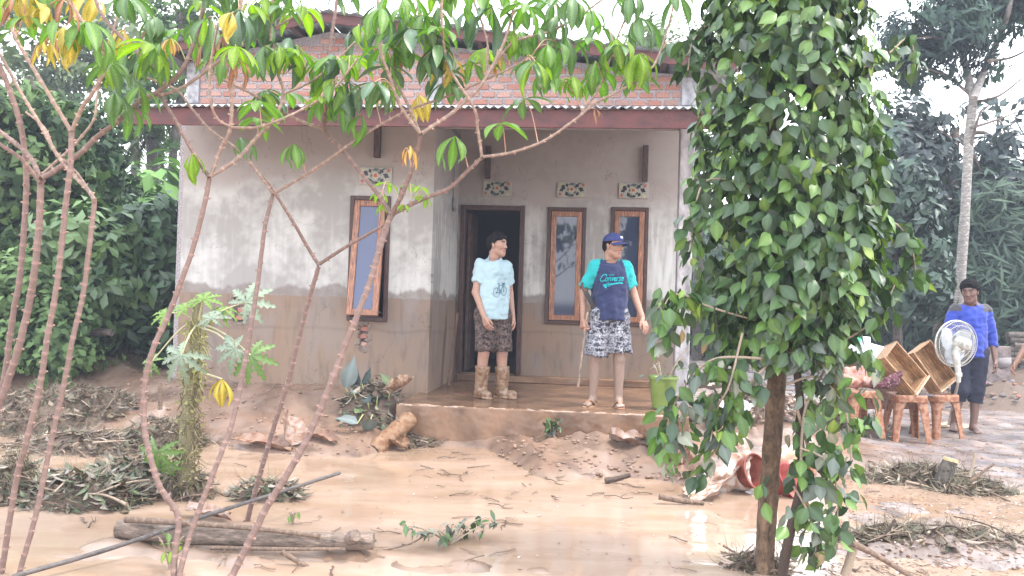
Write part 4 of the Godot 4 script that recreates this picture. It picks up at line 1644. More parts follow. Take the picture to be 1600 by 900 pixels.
func build_pepper() -> void:
	var foot := at(1198, 905, 4.2)
	foot.y = surf(foot.x, foot.z) - 0.08
	var o := thing("pepper_vine", "big pepper vine with hanging glossy heart-shaped leaves climbing a post in the right foreground", "plant", foot)
	var inv := o.transform.affine_inverse()
	M.post_bark = mat("post_bark", Color(0.20, 0.125, 0.075), 0.9, {"tex": tex.grain, "scale": Vector3(3, 1.2, 3), "bump": tex.bump, "bump_scale": 1.5})
	M.vine_bark = mat("vine_bark", Color(0.085, 0.055, 0.04), 0.85, {"tex": tex.fine, "bump": tex.bump, "bump_scale": 1.5, "scale": Vector3(5, 5, 5)})
	M.pale_twig = mat("pale_twig", Color(0.40, 0.31, 0.23), 0.85, {"tex": tex.fine, "scale": Vector3(6, 6, 6)})
	var mb := Mb.new()
	var p := []
	for q in [[1193, 905], [1197, 830], [1203, 740], [1212, 620], [1216, 540], [1212, 400], [1206, 250], [1204, 120], [1205, 0], [1206, -80]]:
		p.append(inv * at(q[0], q[1], 4.22))
	var path := smooth_path(p, 10)
	var rad := PackedFloat32Array()
	for i in path.size():
		rad.append(lerpf(0.052, 0.036, float(i) / path.size()) * r(0.95, 1.06))
	mb.tube(path, rad, 14)
	part("post", mb.mesh(), M.post_bark, o)
	var shoots := [
		[[[1222, 900], [1235, 830], [1256, 740], [1250, 690], [1250, 620], [1240, 520], [1250, 400], [1240, 250]], 0.026, 0.016, 4.1],
		[[[1245, 640], [1262, 700], [1252, 750], [1258, 640], [1300, 560], [1330, 500]], 0.009, 0.006, 4.05],
		[[[1215, 560], [1180, 590], [1150, 640], [1120, 700], [1075, 750]], 0.008, 0.005, 3.95],
		[[[1190, 560], [1120, 560], [1080, 590], [1050, 640], [1040, 690]], 0.007, 0.004, 3.95],
		[[[1180, 500], [1110, 480], [1060, 460], [1038, 480], [1035, 540]], 0.006, 0.004, 4.0],
		[[[1230, 600], [1280, 590], [1320, 640], [1330, 720]], 0.007, 0.004, 4.0],
		[[[1250, 700], [1290, 720], [1310, 780], [1300, 850]], 0.006, 0.004, 3.95],
		[[[1160, 520], [1140, 600], [1120, 640], [1110, 690]], 0.006, 0.004, 3.9],
		[[[1240, 760], [1262, 800], [1275, 850], [1270, 870]], 0.006, 0.004, 4.0],
		[[[1260, 560], [1340, 520], [1380, 480], [1400, 440]], 0.006, 0.004, 4.05],
		[[[1300, 130], [1380, 90], [1420, 60], [1430, 110]], 0.006, 0.004, 4.1],
		[[[1330, 330], [1400, 350], [1425, 390], [1432, 440]], 0.006, 0.004, 4.0],
		[[[1200, 90], [1120, 40], [1085, 60], [1075, 110]], 0.006, 0.004, 4.2],
		[[[1200, 300], [1110, 280], [1085, 330], [1080, 390]], 0.006, 0.004, 4.0]]
	var spots := []       # [place, outward, muddy]
	for s in shoots:
		mb = Mb.new()
		var q := []
		for k in s[0].size():
			q.append(inv * at(s[0][k][0], s[0][k][1], s[3] + r(-0.04, 0.04)))
		var fp := smooth_path(q, 8)
		mb.tube(fp, taper(fp.size(), s[1], s[2]), 7)
		part("vine_stem", mb.mesh(), M.vine_bark if s[1] > 0.01 else M.pale_twig, o)
		if s[1] < 0.01:
			for k in range(fp.size() / 4, fp.size()):
				for j in 2:
					spots.append([fp[k] + Vector3(r(-0.05, 0.05), r(-0.02, 0.03), r(-0.05, 0.05)), Vector3(r(-1, 1), 0, r(-0.6, 1)).normalized()])
	# the lower hanging bunches
	for z in [[1095, 1150, 560, 640, 34], [1020, 1105, 630, 735, 40], [1240, 1315, 610, 720, 44], [1270, 1345, 660, 780, 46], [1225, 1310, 780, 860, 26], [1125, 1170, 640, 690, 18], [1025, 1075, 440, 520, 30], [1320, 1370, 540, 660, 34], [1185, 1215, 730, 790, 6]]:
		for i in z[4]:
			spots.append([inv * at(r(z[0], z[1]), r(z[2], z[3]), r(3.85, 4.3)), Vector3(r(-1, 1), 0, r(-0.3, 1)).normalized()])
	# the column
	var nz := fnl(1.5, 51, 3)
	for i in 5200:
		var hpx := r(-70, 560)
		var left := lerpf(1100, 1075, clampf(hpx / 200.0, 0, 1))
		var right := lerpf(1350, 1376, clampf(hpx / 250.0, 0, 1))
		if hpx > 430:
			left = lerpf(1075, 1105, (hpx - 430) / 130.0)
			right = lerpf(1376, 1300, (hpx - 430) / 130.0)
		var cx := (left + right) / 2.0
		var hw := (right - left) / 2.0 / FOCAL * 4.2
		var az := r(-PI, PI) if i % 3 == 0 else r(-1.75, 1.75)
		var k := pow(r(0.12, 1.0), 0.5)
		var c := inv * at(cx, hpx, 4.2)
		var outv := Vector3(sin(az), 0, cos(az))
		var q := c + outv * hw * k * (1.0 + 0.12 * nz.get_noise_2d(az * 1.5, hpx * 0.02)) * 0.97
		if nz.get_noise_3d(q.x * 1.3, q.y * 1.3, q.z * 1.3) < -0.28:
			continue
		spots.append([q, outv])
	var meshes := pepper_leaf_meshes()
	var tones := [Color(0.040, 0.078, 0.034), Color(0.062, 0.120, 0.044), Color(0.098, 0.185, 0.054), Color(0.155, 0.275, 0.06), Color(0.32, 0.45, 0.085), Color(0.135, 0.17, 0.135), Color(0.30, 0.31, 0.235), Color(0.40, 0.28, 0.13)]
	var tmats := []
	for i in tones.size():
		tmats.append(leaf_mat("pepper_%d" % i, tones[i], 0.42 if i < 5 else 0.75, [0.2, 0.25, 0.4, 0.7, 1.1, 0.3, 0.3, 0.5][i]))
	var cam_local := inv * cam_pos
	var all := []
	for s in spots:
		var pos: Vector3 = s[0]
		var outv: Vector3 = s[1]
		var tip := (Vector3(0, -1, 0) + outv * r(-0.1, 0.6) + Vector3(r(-0.9, 0.9), r(-0.2, 0.5), r(-0.8, 0.8))).normalized()
		var up := (outv + Vector3(r(-0.8, 0.8), r(-0.1, 0.8), r(-0.8, 0.8))).normalized()
		var x := tip.cross(up).normalized()
		var z := x.cross(tip).normalized()
		var sc := r(0.068, 0.118)
		var wy := (o.transform * pos).y
		var tn: int = pick([0, 0, 1, 1, 1, 2, 2, 2, 3, 3])
		if rng.randf() < 0.05:
			tn = 4
			sc *= 0.8
		elif rng.randf() < 0.04:
			tn = 5
		if wy < 1.25 and rng.randf() < 0.5:
			tn = pick([5, 5, 6, 3, 2, 3]) if rng.randf() < 0.97 else 7
		var t := Transform3D(Basis(x, tip, z).scaled_local(Vector3(sc, sc, sc)), pos)
		var away := (pos - cam_local).length()
		all.append([away - absf(z.dot((cam_local - pos).normalized())) * 0.12 - (0.3 if wy > 0.25 and wy < 2.9 else 0.0), t, tn, rng.randi() % 5])
	all.sort_custom(func(a, b): return a[0] < b[0])
	var rest := []
	var rcol := PackedColorArray()
	for i in all.size():
		var a: Array = all[i]
		if i < 298:
			part("leaf", M.pepper_meshes[a[3]] if M.has("pepper_meshes") else _pepper_mesh(meshes, a[3]), tmats[a[2]], o, a[1])
		else:
			rest.append(a[1])
			rcol.append(tones[a[2]])
	var lm := leaf_mat("pepper_rest", Color(1, 1, 1), 0.38, 0.35)
	lm.backlight = Color(0.3, 0.36, 0.12).linear_to_srgb()
	many("inner_leaves", _pepper_mesh(meshes, 1), lm, o, rest, rcol)


func _pepper_mesh(meshes: Array, i: int) -> ArrayMesh:
	if not M.has("pepper_meshes"):
		M.pepper_meshes = []
		for m in meshes:
			M.pepper_meshes.append(m.mesh())
	return M.pepper_meshes[i]


# ---------------------------------------------------------------- papaya
func build_papaya() -> void:
	var foot := at(292, 785, 5.4)
	foot.y = surf(foot.x, foot.z) - 0.05
	var o := thing("papaya_plant", "young papaya with deeply lobed leaves, its stem wrapped in stranded roots and dry grass", "plant", foot)
	var inv := o.transform.affine_inverse()
	var mb := Mb.new()
	limb(mb, [inv * at(290, 790, 5.4), inv * at(290, 700, 5.4), inv * at(298, 600, 5.4), inv * at(306, 520, 5.4), inv * at(310, 470, 5.4)], 0.05, 0.03, 10)
	part("trunk", mb.mesh(), mat("papaya_bark", Color(0.27, 0.235, 0.13), 0.85, {"tex": tex.fine, "bump": tex.bump, "scale": Vector3(3, 3, 3)}), o)
	# flood rubbish wound round the stem
	var xfs := []
	var cols := PackedColorArray()
	var strand := Mb.new()
	strand.tube(smooth_path([Vector3(0, 0, 0), Vector3(0.12, -0.3, 0.05), Vector3(0.05, -0.65, 0.12), Vector3(0.2, -1, 0.1)], 3), taper(10, 0.035, 0.015), 4)
	for i in 430:
		var t := pow(rng.randf(), 0.8)
		var c := inv * at(lerpf(308, 288, t) + r(-4, 4), lerpf(505, 780, t), 5.4)
		var a := r(0, TAU)
		var rad := lerpf(0.045, 0.062, t) * r(0.6, 1.3) + (0.08 * rng.randf() if t > 0.85 else 0.0)
		var s := r(0.05, 0.14)
		xfs.append(Transform3D(Basis.from_euler(Vector3(r(-0.6, 0.6), a, r(-0.9, 0.9))).scaled(Vector3(s, s, s)), c + Vector3(cos(a) * rad, 0.04, sin(a) * rad)))
		var k := rng.randf()
		var col := Color(0.10, 0.08, 0.045).lerp(Color(0.27, 0.22, 0.12), k)
		if t < 0.35 and rng.randf() < 0.6:
			col = Color(0.34, 0.36, 0.10).lerp(Color(0.5, 0.45, 0.2), rng.randf())
		cols.append(col)
	many("stranded_roots", strand.mesh(), mat("strands", Color(1, 1, 1), 0.9, {"vc": true}), o, xfs, cols)
	xfs = []
	cols = PackedColorArray()
	for i in 420:
		var t := rng.randf()
		var c := inv * at(lerpf(308, 290, t) + r(-5, 5), lerpf(500, 770, t), 5.4)
		var a := r(0, TAU)
		var rad := lerpf(0.06, 0.075, t) * r(0.7, 1.25)
		var s := r(0.02, 0.045)
		xfs.append(Transform3D(Basis.from_euler(Vector3(r(-2, 2), a, r(-2, 2))).scaled(Vector3(s, s, s)), c + Vector3(cos(a) * rad, 0, sin(a) * rad)))
		cols.append(Color(0.30, 0.31, 0.10).lerp(Color(0.16, 0.13, 0.07), t) * r(0.7, 1.2))
	many("stranded_leaf_bits", _pepper_mesh(pepper_leaf_meshes(), 2), mat("strands", Color(1, 1, 1), 0.9, {"vc": true}), o, xfs, cols)
	var pale := leaf_mat("papaya_pale", Color(0.23, 0.29, 0.21), 0.5, 0.4)
	var bright := leaf_mat("papaya_bright", Color(0.20, 0.33, 0.065), 0.5, 0.8)
	var green := leaf_mat("papaya_green", Color(0.16, 0.26, 0.08), 0.5, 0.6)
	var yellow := leaf_mat("papaya_yellow", Color(0.62, 0.48, 0.08), 0.6, 0.6)
	var lm := []
	for i in 4:
		lm.append(lobed_leaf(0.2, 0.3 + 0.15 * i, 400 + i))
	var stalk := mat("papaya_stalk", Color(0.45, 0.42, 0.25), 0.6, {})
	var top := inv * at(310, 480, 5.4)
	for q in [[318, 468, 5.3, 0.75, bright, -0.9, 0.0], [290, 480, 5.35, 0.65, bright, -1.0, 1.2], [345, 482, 5.3, 0.72, bright, -1.1, -1.0], [260, 490, 5.3, 0.68, bright, -0.9, 1.4], [385, 472, 5.15, 1.05, pale, -0.5, -0.8], [330, 498, 5.2, 0.7, pale, -0.6, 0.3], [283, 555, 5.1, 1.05, pale, -0.35, 2.6], [368, 545, 5.1, 0.95, pale, -0.35, 2.2], [392, 555, 5.1, 1.0, green, -0.3, -2.5], [247, 705, 5.2, 0.95, green, 0.1, 3.0], [238, 565, 5.5, 0.6, green, -0.5, 1.5], [262, 725, 5.25, 0.7, green, 0.2, 2.6]]:
		var c := inv * at(q[0], q[1], q[2])
		var b := Basis.from_euler(Vector3(q[5], 0, 0)) * Basis.from_euler(Vector3(0, 0, q[6]))
		part("leaf", lm[rng.randi() % 4], q[4], o, Transform3D(b.scaled(Vector3.ONE * q[3] * 0.88), c), "pale mud-dusted leaf" if q[4] == pale else "")
		mb = Mb.new()
		var from := top if q[1] < 600 else inv * at(290, 690, 5.4)
		from.y -= r(0.0, 0.15)
		mb.tube(smooth_path([from, (from + c) / 2 + Vector3(0, 0.03, 0), c], 4), taper(9, 0.007, 0.004), 6)
		part("leaf_stalk", mb.mesh(), stalk, o)
	var yc := inv * at(347, 592, 5.2)
	part("leaf", palm_leaf(7, 0.21, 0.022, 1.35, 411), yellow, o, Transform3D(Basis.from_euler(Vector3(0, 0.4, 0)), yc), "hanging yellow leaf")
	mb = Mb.new()
	mb.tube(smooth_path([inv * at(305, 580, 5.4), inv * at(325, 585, 5.3), yc], 4), taper(9, 0.007, 0.005), 6)
	part("leaf_stalk", mb.mesh(), stalk, o)


func tree_base(called: String, label: String, category: String, px: float, py: float, depth: float, group := "") -> Node3D:
	var q := at(px, py, depth)
	q.y = land(q.x, q.z) - 0.1
	return thing(called, label, category, q, 0.0, group)


# the trunk follows picture points; limbs reach from its upper part into each blob of the crown
func tree(called: String, label: String, category: String, depth: float, trunk: Array, r0: float, r1: float, bark: Material, blobs: Array, mesh: Mesh, lm: Material, size: Vector2, dark: Color, light: Color, gap: float, group := "", limbs := true) -> Node3D:
	var o := tree_base(called, label, category, trunk[0][0], trunk[0][1], depth, group)
	var inv := o.transform.affine_inverse()
	var pts := [Vector3.ZERO]
	for q in trunk.slice(1):
		pts.append(inv * at(q[0], q[1], depth * (q[2] if q.size() > 2 else 1.0)))
	var mb := Mb.new()
	limb(mb, pts, r0, r1, 10)
	part("trunk", mb.mesh(), bark, o)
	var bl := []
	for b in blobs:   # px, py, rx px, ry px, count, depth factor
		var dd: float = depth * (b[5] if b.size() > 5 else 1.0)
		var c := inv * at(b[0], b[1], dd)
		bl.append([c, Vector3(b[2] / FOCAL * dd, b[3] / FOCAL * dd, (b[2] + b[3]) * 0.5 / FOCAL * dd), b[4]])
		if limbs:
			var a: Vector3 = pts[-1]
			if pts.size() > 2:
				a = pts[-1].lerp(pts[-2], r(0.0, 0.8))
			mb = Mb.new()
			limb(mb, [a, a.lerp(c, 0.5) + Vector3(r(-0.2, 0.2), r(0.0, 0.3), r(-0.2, 0.2)), c], r1 * 0.7, r1 * 0.2, 6)
			for k in 5:
				var e: Vector3 = c + Vector3(r(-1, 1), r(-0.8, 0.9), r(-1, 1)) * bl[-1][1]
				limb(mb, [a.lerp(c, r(0.4, 0.8)), a.lerp(e, 0.75) + Vector3(0, r(0, 0.15), 0), e], r1 * 0.3, r1 * 0.08, 5)
			part("limb", mb.mesh(), bark, o)
	crown(o, "crown", lm, mesh, bl, size, dark, light, gap)
	return o


func palm_tree(label: String, depth: float, foot: Vector2, top: Vector2, fronds: int, len_px: float, trunk_r: float) -> void:
	var o := tree_base("palm_tree", label, "palm tree", foot.x, foot.y, depth)
	var inv := o.transform.affine_inverse()
	var t := inv * at(top.x, top.y, depth)
	var mb := Mb.new()
	limb(mb, [Vector3.ZERO, t * 0.5 + Vector3(0.05, 0, 0), t], trunk_r, trunk_r * 0.8, 9)
	part("trunk", mb.mesh(), M.bark_dark, o)
	for k in fronds:
		var az := TAU * k / fronds + r(-0.3, 0.3)
		var l := len_px / FOCAL * depth * r(0.8, 1.1)
		var rise := r(0.1, 1.0)
		mb = Mb.new()
		var rib := PackedVector3Array()
		var p := t
		for i in 13:
			rib.append(p)
			var pitch := rise - i * 0.17
			p += Vector3(cos(az) * cos(pitch), sin(pitch), sin(az) * cos(pitch)) * l / 12.0
		mb.tube(rib, taper(13, 0.025, 0.006), 4, Color(1.3, 1.1, 0.6))
		var side := Vector3(-sin(az), 0, cos(az))
		for i in range(2, 13):
			for j in 3:
				var q := rib[i].lerp(rib[i - 1], j / 3.0)
				for s in [-1.0, 1.0]:
					var ll := l * 0.22 * sin(clampf(i / 12.0, 0.15, 0.95) * PI * 0.9 + 0.2) * r(0.8, 1.1)
					var tip: Vector3 = q + side * s * ll * 0.7 + Vector3(0, -ll * 0.75, 0) + Vector3(r(-0.05, 0.05), 0, r(-0.05, 0.05))
					var w := (rib[i] - rib[i - 1]).normalized() * 0.022
					mb.tri(q - w, q + w, tip, Color.WHITE * r(0.8, 1.2))
					mb.tri(q - w * 0.6, tip, (q + tip) * 0.5 + w * 1.5 + Vector3(0, 0.02, 0))
		part("frond", mb.mesh(), M.leaf_palm, o)


func build_background() -> void:
	var lm := leaf_mat("far_leaf", Color(1, 1, 1), 0.6, 0.35)
	lm.backlight = Color(0.32, 0.4, 0.12).linear_to_srgb()
	lm.metallic_specular = 0.3
	var glossy := leaf_mat("glossy_leaf", Color(1, 1, 1), 0.4, 0.2)
	glossy.backlight = Color(0.2, 0.26, 0.08).linear_to_srgb()
	M.leaf_palm = leaf_mat("palm_leaf", Color(0.11, 0.17, 0.06), 0.5, 0.4)
	M.bark_pale = mat("bark_pale", Color(0.44, 0.40, 0.36), 0.9, {"tex": tex.grain, "scale": Vector3(1.2, 3, 1.2), "bump": tex.bump, "bump_scale": 1.0})
	M.bark_dark = mat("bark_dark", Color(0.13, 0.11, 0.09), 0.95, {"tex": tex.grain, "scale": Vector3(2, 1, 2), "bump": tex.bump, "bump_scale": 1.5})
	M.bark_mid = mat("bark_mid", Color(0.24, 0.19, 0.155), 0.95, {"tex": tex.grain, "scale": Vector3(1.5, 2.0, 1.5), "bump": tex.bump, "bump_scale": 1.2})
	var broad := spray("broad", 1)
	var small := spray("small", 2)
	var bamboo := spray("bamboo", 3)
	var feather := spray("feather", 4)
	var heart := spray("heart", 5)
	var dk := Color(0.036, 0.07, 0.030)
	var md := Color(0.085, 0.165, 0.06)
	var lt := Color(0.21, 0.33, 0.12)
	var yg := Color(0.20, 0.30, 0.08)
	var bl := Color(0.035, 0.058, 0.06)
	var bm := Color(0.085, 0.135, 0.12)

	# ---- left: pepper columns, coffee bushes and the trees over them
	tree("pepper_column", "leafy pepper vine column at the far left behind the leftmost cassava stems", "plant", 10.5, [[55, 590], [50, 400], [45, 120]], 0.07, 0.05, M.bark_dark, [[45, 215, 60, 60, 330], [50, 300, 75, 80, 520], [55, 410, 75, 80, 520], [20, 500, 70, 60, 300]], heart, lm, Vector2(0.25, 0.38), dk, lt, -0.4, "pepper vine columns at the left", false)
	tree("pepper_column", "leafy pepper vine column standing left of the drooping palm", "plant", 12.0, [[140, 560], [135, 400], [130, 200]], 0.07, 0.05, M.bark_dark, [[130, 230, 40, 50, 240], [140, 310, 50, 70, 380], [150, 400, 55, 70, 380]], heart, lm, Vector2(0.25, 0.36), dk, md, -0.4, "pepper vine columns at the left", false)
	tree("coffee_bush", "coffee bush with long dark glossy leaves close beside the house's left corner", "bush", 10.6, [[235, 570], [232, 480], [225, 400]], 0.035, 0.02, M.bark_dark, [[240, 380, 45, 45, 170], [200, 410, 60, 40, 200], [250, 450, 40, 40, 150], [185, 470, 50, 35, 120], [255, 520, 30, 30, 60]], broad, glossy, Vector2(0.34, 0.52), dk, Color(0.097, 0.198, 0.081), -0.35, "coffee bushes at the left")
	tree("coffee_bush", "coffee bush with pale new leaves behind the third cassava stem from the left", "bush", 10.0, [[140, 600], [135, 500], [130, 420]], 0.035, 0.02, M.bark_dark, [[130, 390, 60, 45, 190], [150, 450, 55, 45, 170], [90, 430, 60, 45, 190], [110, 510, 60, 35, 120]], broad, glossy, Vector2(0.3, 0.46), Color(0.058, 0.113, 0.045), Color(0.196, 0.320, 0.109), -0.35, "coffee bushes at the left")
	tree("bush", "low tangled bush hanging over the muddy bank at the left edge", "bush", 9.4, [[30, 640], [30, 580], [30, 540]], 0.03, 0.02, M.bark_dark, [[20, 470, 60, 45, 260], [70, 520, 55, 45, 220], [10, 560, 50, 50, 200], [110, 560, 35, 35, 90]], small, lm, Vector2(0.3, 0.45), Color(0.078, 0.133, 0.054), lt, -0.35)
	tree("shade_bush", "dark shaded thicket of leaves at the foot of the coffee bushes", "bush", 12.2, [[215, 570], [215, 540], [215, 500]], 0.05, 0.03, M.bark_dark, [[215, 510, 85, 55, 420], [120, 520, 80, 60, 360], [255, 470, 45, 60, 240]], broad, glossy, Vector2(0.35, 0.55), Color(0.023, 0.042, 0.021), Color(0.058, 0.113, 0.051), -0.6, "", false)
	palm_tree("drooping feathery palm left of the house, seen under the porch roof's end", 17.0, Vector2(238, 540), Vector2(236, 215), 13, 110.0, 0.13)
	tree("tall_tree", "thin tall tree with sparse grey-green crown at the top left corner", "tree", 19.0, [[205, 560], [215, 400], [212, 260], [200, 60]], 0.16, 0.08, M.bark_dark, [[60, 70, 80, 60, 190], [165, 105, 60, 45, 120], [130, 5, 90, 35, 150], [40, 160, 60, 40, 110], [250, 70, 50, 30, 50]], small, lm, Vector2(0.55, 0.9), Color(0.138, 0.189, 0.109), Color(0.332, 0.415, 0.217), -0.05, "trees behind the left side")
	tree("tall_tree", "dark slim trunk close beside the house's left wall with a leafy top", "tree", 16.0, [[272, 560], [271, 400], [270, 250], [285, 120], [280, 20]], 0.11, 0.05, M.bark_dark, [[270, 110, 35, 40, 100], [225, 150, 45, 35, 110], [300, 30, 45, 35, 80], [255, 205, 35, 20, 50]], small, lm, Vector2(0.45, 0.7), Color(0.097, 0.170, 0.073), Color(0.274, 0.415, 0.164), -0.1, "trees behind the left side")
	tree("banana_plant", "broad light green leaves beside the slim trunks left of the house", "plant", 15.0, [[255, 480], [255, 430], [255, 380]], 0.08, 0.05, M.bark_dark, [[255, 345, 35, 30, 70], [215, 365, 40, 25, 70]], broad, lm, Vector2(0.7, 1.1), Color(0.138, 0.264, 0.090), Color(0.293, 0.510, 0.145), -0.5, "", false)
	# far green behind them
	tree("far_tree", "pale hazy tree mass far behind the left bushes", "tree", 30.0, [[60, 500], [60, 400], [60, 330]], 0.2, 0.1, M.bark_dark, [[40, 370, 130, 70, 600], [150, 430, 110, 55, 440], [-60, 270, 110, 110, 400], [250, 440, 70, 50, 240], [40, 450, 160, 60, 500], [330, 420, 70, 50, 200]], small, lm, Vector2(0.9, 1.5), Color(0.088, 0.160, 0.064), Color(0.235, 0.358, 0.128), -0.35, "far trees", false)

	# ---- right: tall feathery tree, second trunk, dark leafy trees, bamboo
	var ft := tree("feathery_tree", "tall tree with pale straight trunk forking high, behind the man with the fan", "tree", 14.0, [[1492, 600], [1500, 450], [1508, 330], [1514, 220], [1521, 152]], 0.09, 0.074, M.bark_pale, [[1455, 55, 50, 40, 190], [1440, 100, 35, 28, 110], [1550, 25, 60, 35, 170], [1500, -5, 70, 30, 150], [1580, 90, 35, 30, 90], [1590, 15, 45, 45, 120]], feather, lm, Vector2(0.4, 0.7), bl, Color(0.131, 0.217, 0.160), 0.0, "", false)
	var inv := ft.transform.affine_inverse()
	for b in [[[1521, 155], [1508, 100], [1492, 40], [1480, 5], [1470, -40]], [[1521, 155], [1538, 110], [1560, 60], [1575, 20], [1590, -50]], [[1500, 80], [1470, 60], [1430, 60]], [[1495, 50], [1500, 20], [1510, -30]], [[1545, 95], [1580, 90], [1620, 70]], [[1520, 160], [1560, 150], [1600, 120]], [[1517, 200], [1550, 190], [1590, 175]], [[1512, 250], [1530, 180], [1545, 165]], [[1521, 152], [1480, 120], [1440, 105]]]:
		var mb := Mb.new()
		var p := []
		for q in b:
			p.append(inv * at(q[0], q[1], 14.0 + r(-0.5, 0.5)))
		var main: bool = b.size() > 4
		limb(mb, p, 0.07 if main else 0.03, 0.035 if main else 0.01, 7)
		part("limb", mb.mesh(), M.bark_pale if main else M.bark_mid, ft)
	tree("dark_tree", "dark leafy tree with lichen-spotted trunk between the vine and the tall pale trunk", "tree", 16.0, [[1462, 600], [1470, 500], [1477, 400], [1488, 270], [1492, 200]], 0.14, 0.09, M.bark_mid, [[1430, 270, 45, 40, 150], [1400, 330, 45, 50, 190], [1470, 330, 45, 45, 170], [1545, 300, 50, 35, 130], [1580, 245, 35, 28, 70], [1425, 205, 30, 28, 60], [1390, 240, 35, 45, 110], [1440, 400, 45, 40, 170]], broad, glossy, Vector2(0.4, 0.62), bl, bm, -0.12, "dark trees at the right")
	tree("dark_tree", "dark leafy tree at the right edge with thin branches against the sky", "tree", 18.0, [[1610, 600], [1600, 420], [1590, 260]], 0.12, 0.07, M.bark_mid, [[1590, 345, 50, 40, 170], [1560, 400, 60, 45, 220], [1610, 190, 25, 25, 40], [1560, 170, 24, 12, 20], [1530, 360, 45, 40, 140]], broad, glossy, Vector2(0.42, 0.65), bl, bm, -0.1, "dark trees at the right")
	tree("dark_tree", "slender dark tree close behind the pepper vine at its right side", "tree", 13.0, [[1405, 600], [1402, 500], [1395, 330]], 0.09, 0.05, M.bark_dark, [[1390, 300, 40, 45, 190], [1410, 380, 40, 45, 180], [1420, 450, 35, 35, 130], [1375, 240, 30, 40, 70]], broad, glossy, Vector2(0.34, 0.5), Color(0.029, 0.058, 0.043), Color(0.072, 0.138, 0.087), -0.1, "dark trees at the right")
	for q in [[1530, 1.0, "bamboo clump with pale drooping leaf sprays right behind the man with the fan"], [1590, 1.06, "bamboo clump at the right edge above the stacked logs"], [1440, 1.15, "bamboo clump half hidden behind the lichen-spotted trunk"]]:
		var px: float = q[0]
		tree("bamboo_clump", q[2], "bamboo", 15.5 * q[1], [[px, 560], [px + 4, 450], [px + 10, 330]], 0.05, 0.03, M.bark_mid, [[px, 480, 45, 40, 260], [px + 15, 420, 50, 45, 300], [px - 25, 440, 40, 45, 240], [px + 5, 530, 45, 25, 140], [px + 20, 350, 45, 45, 220]], bamboo, lm, Vector2(0.45, 0.75), Color(0.035, 0.06, 0.05), Color(0.15, 0.22, 0.15), -0.2, "bamboo clumps at the right")
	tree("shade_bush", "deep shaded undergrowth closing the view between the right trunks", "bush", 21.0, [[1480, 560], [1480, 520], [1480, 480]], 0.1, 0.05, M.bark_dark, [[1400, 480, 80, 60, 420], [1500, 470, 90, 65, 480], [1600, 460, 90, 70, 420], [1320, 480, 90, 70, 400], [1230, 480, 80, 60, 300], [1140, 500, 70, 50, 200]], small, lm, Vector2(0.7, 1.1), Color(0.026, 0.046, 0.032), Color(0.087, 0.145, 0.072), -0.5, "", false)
	tree("far_tree", "hazy green trees far behind the yard at the right", "tree", 32.0, [[1450, 540], [1450, 420], [1450, 300]], 0.25, 0.12, M.bark_dark, [[1300, 400, 130, 100, 650], [1430, 400, 110, 90, 560], [1560, 420, 120, 80, 560], [1180, 430, 100, 80, 420], [1660, 390, 80, 80, 220], [1080, 460, 80, 60, 250], [1480, 350, 70, 45, 150]], small, lm, Vector2(0.9, 1.5), Color(0.043, 0.087, 0.051), Color(0.189, 0.304, 0.131), -0.3, "far trees", false)
	tree("far_tree", "light green feathery tree top showing over the right end of the roof", "tree", 20.0, [[1090, 520], [1090, 300], [1070, 130]], 0.14, 0.07, M.bark_dark, [[1040, 95, 50, 30, 190], [1090, 140, 50, 50, 260], [1120, 220, 40, 60, 220], [1110, 60, 30, 30, 70]], feather, lm, Vector2(0.5, 0.9), Color(0.160, 0.232, 0.087), yg, -0.2, "far trees")
	# an outer belt that closes the horizon all round
	for k in 9:
		var a := deg_to_rad(-78.0 + k * 19.5)
		var c := Vector3(sin(a) * 62.0, 0, -cos(a) * 62.0)
		c.y = land(c.x, c.z)
		var o := thing("tree_belt", "hazy far tree belt " + ["far left behind the pepper columns", "left behind the coffee bushes", "left behind the drooping palm", "behind the left half of the house", "behind the house's middle", "behind the house's right half", "behind the pepper vine", "behind the pale forked trunk", "at the far right behind the bamboo"][k], "trees", c, 0.0, "far tree belt")
		crown(o, "crown", lm, small, [[Vector3(0, 2.5, 0), Vector3(13, 4.5, 5), 900]], Vector2(2.0, 3.4), Color(0.072, 0.131, 0.065), Color(0.174, 0.275, 0.116), -0.6)


# ---------------------------------------------------------------- people; own frame: feet at the origin, facing +z, left is +x
var head_cache: Mb
var hand_cache := {}


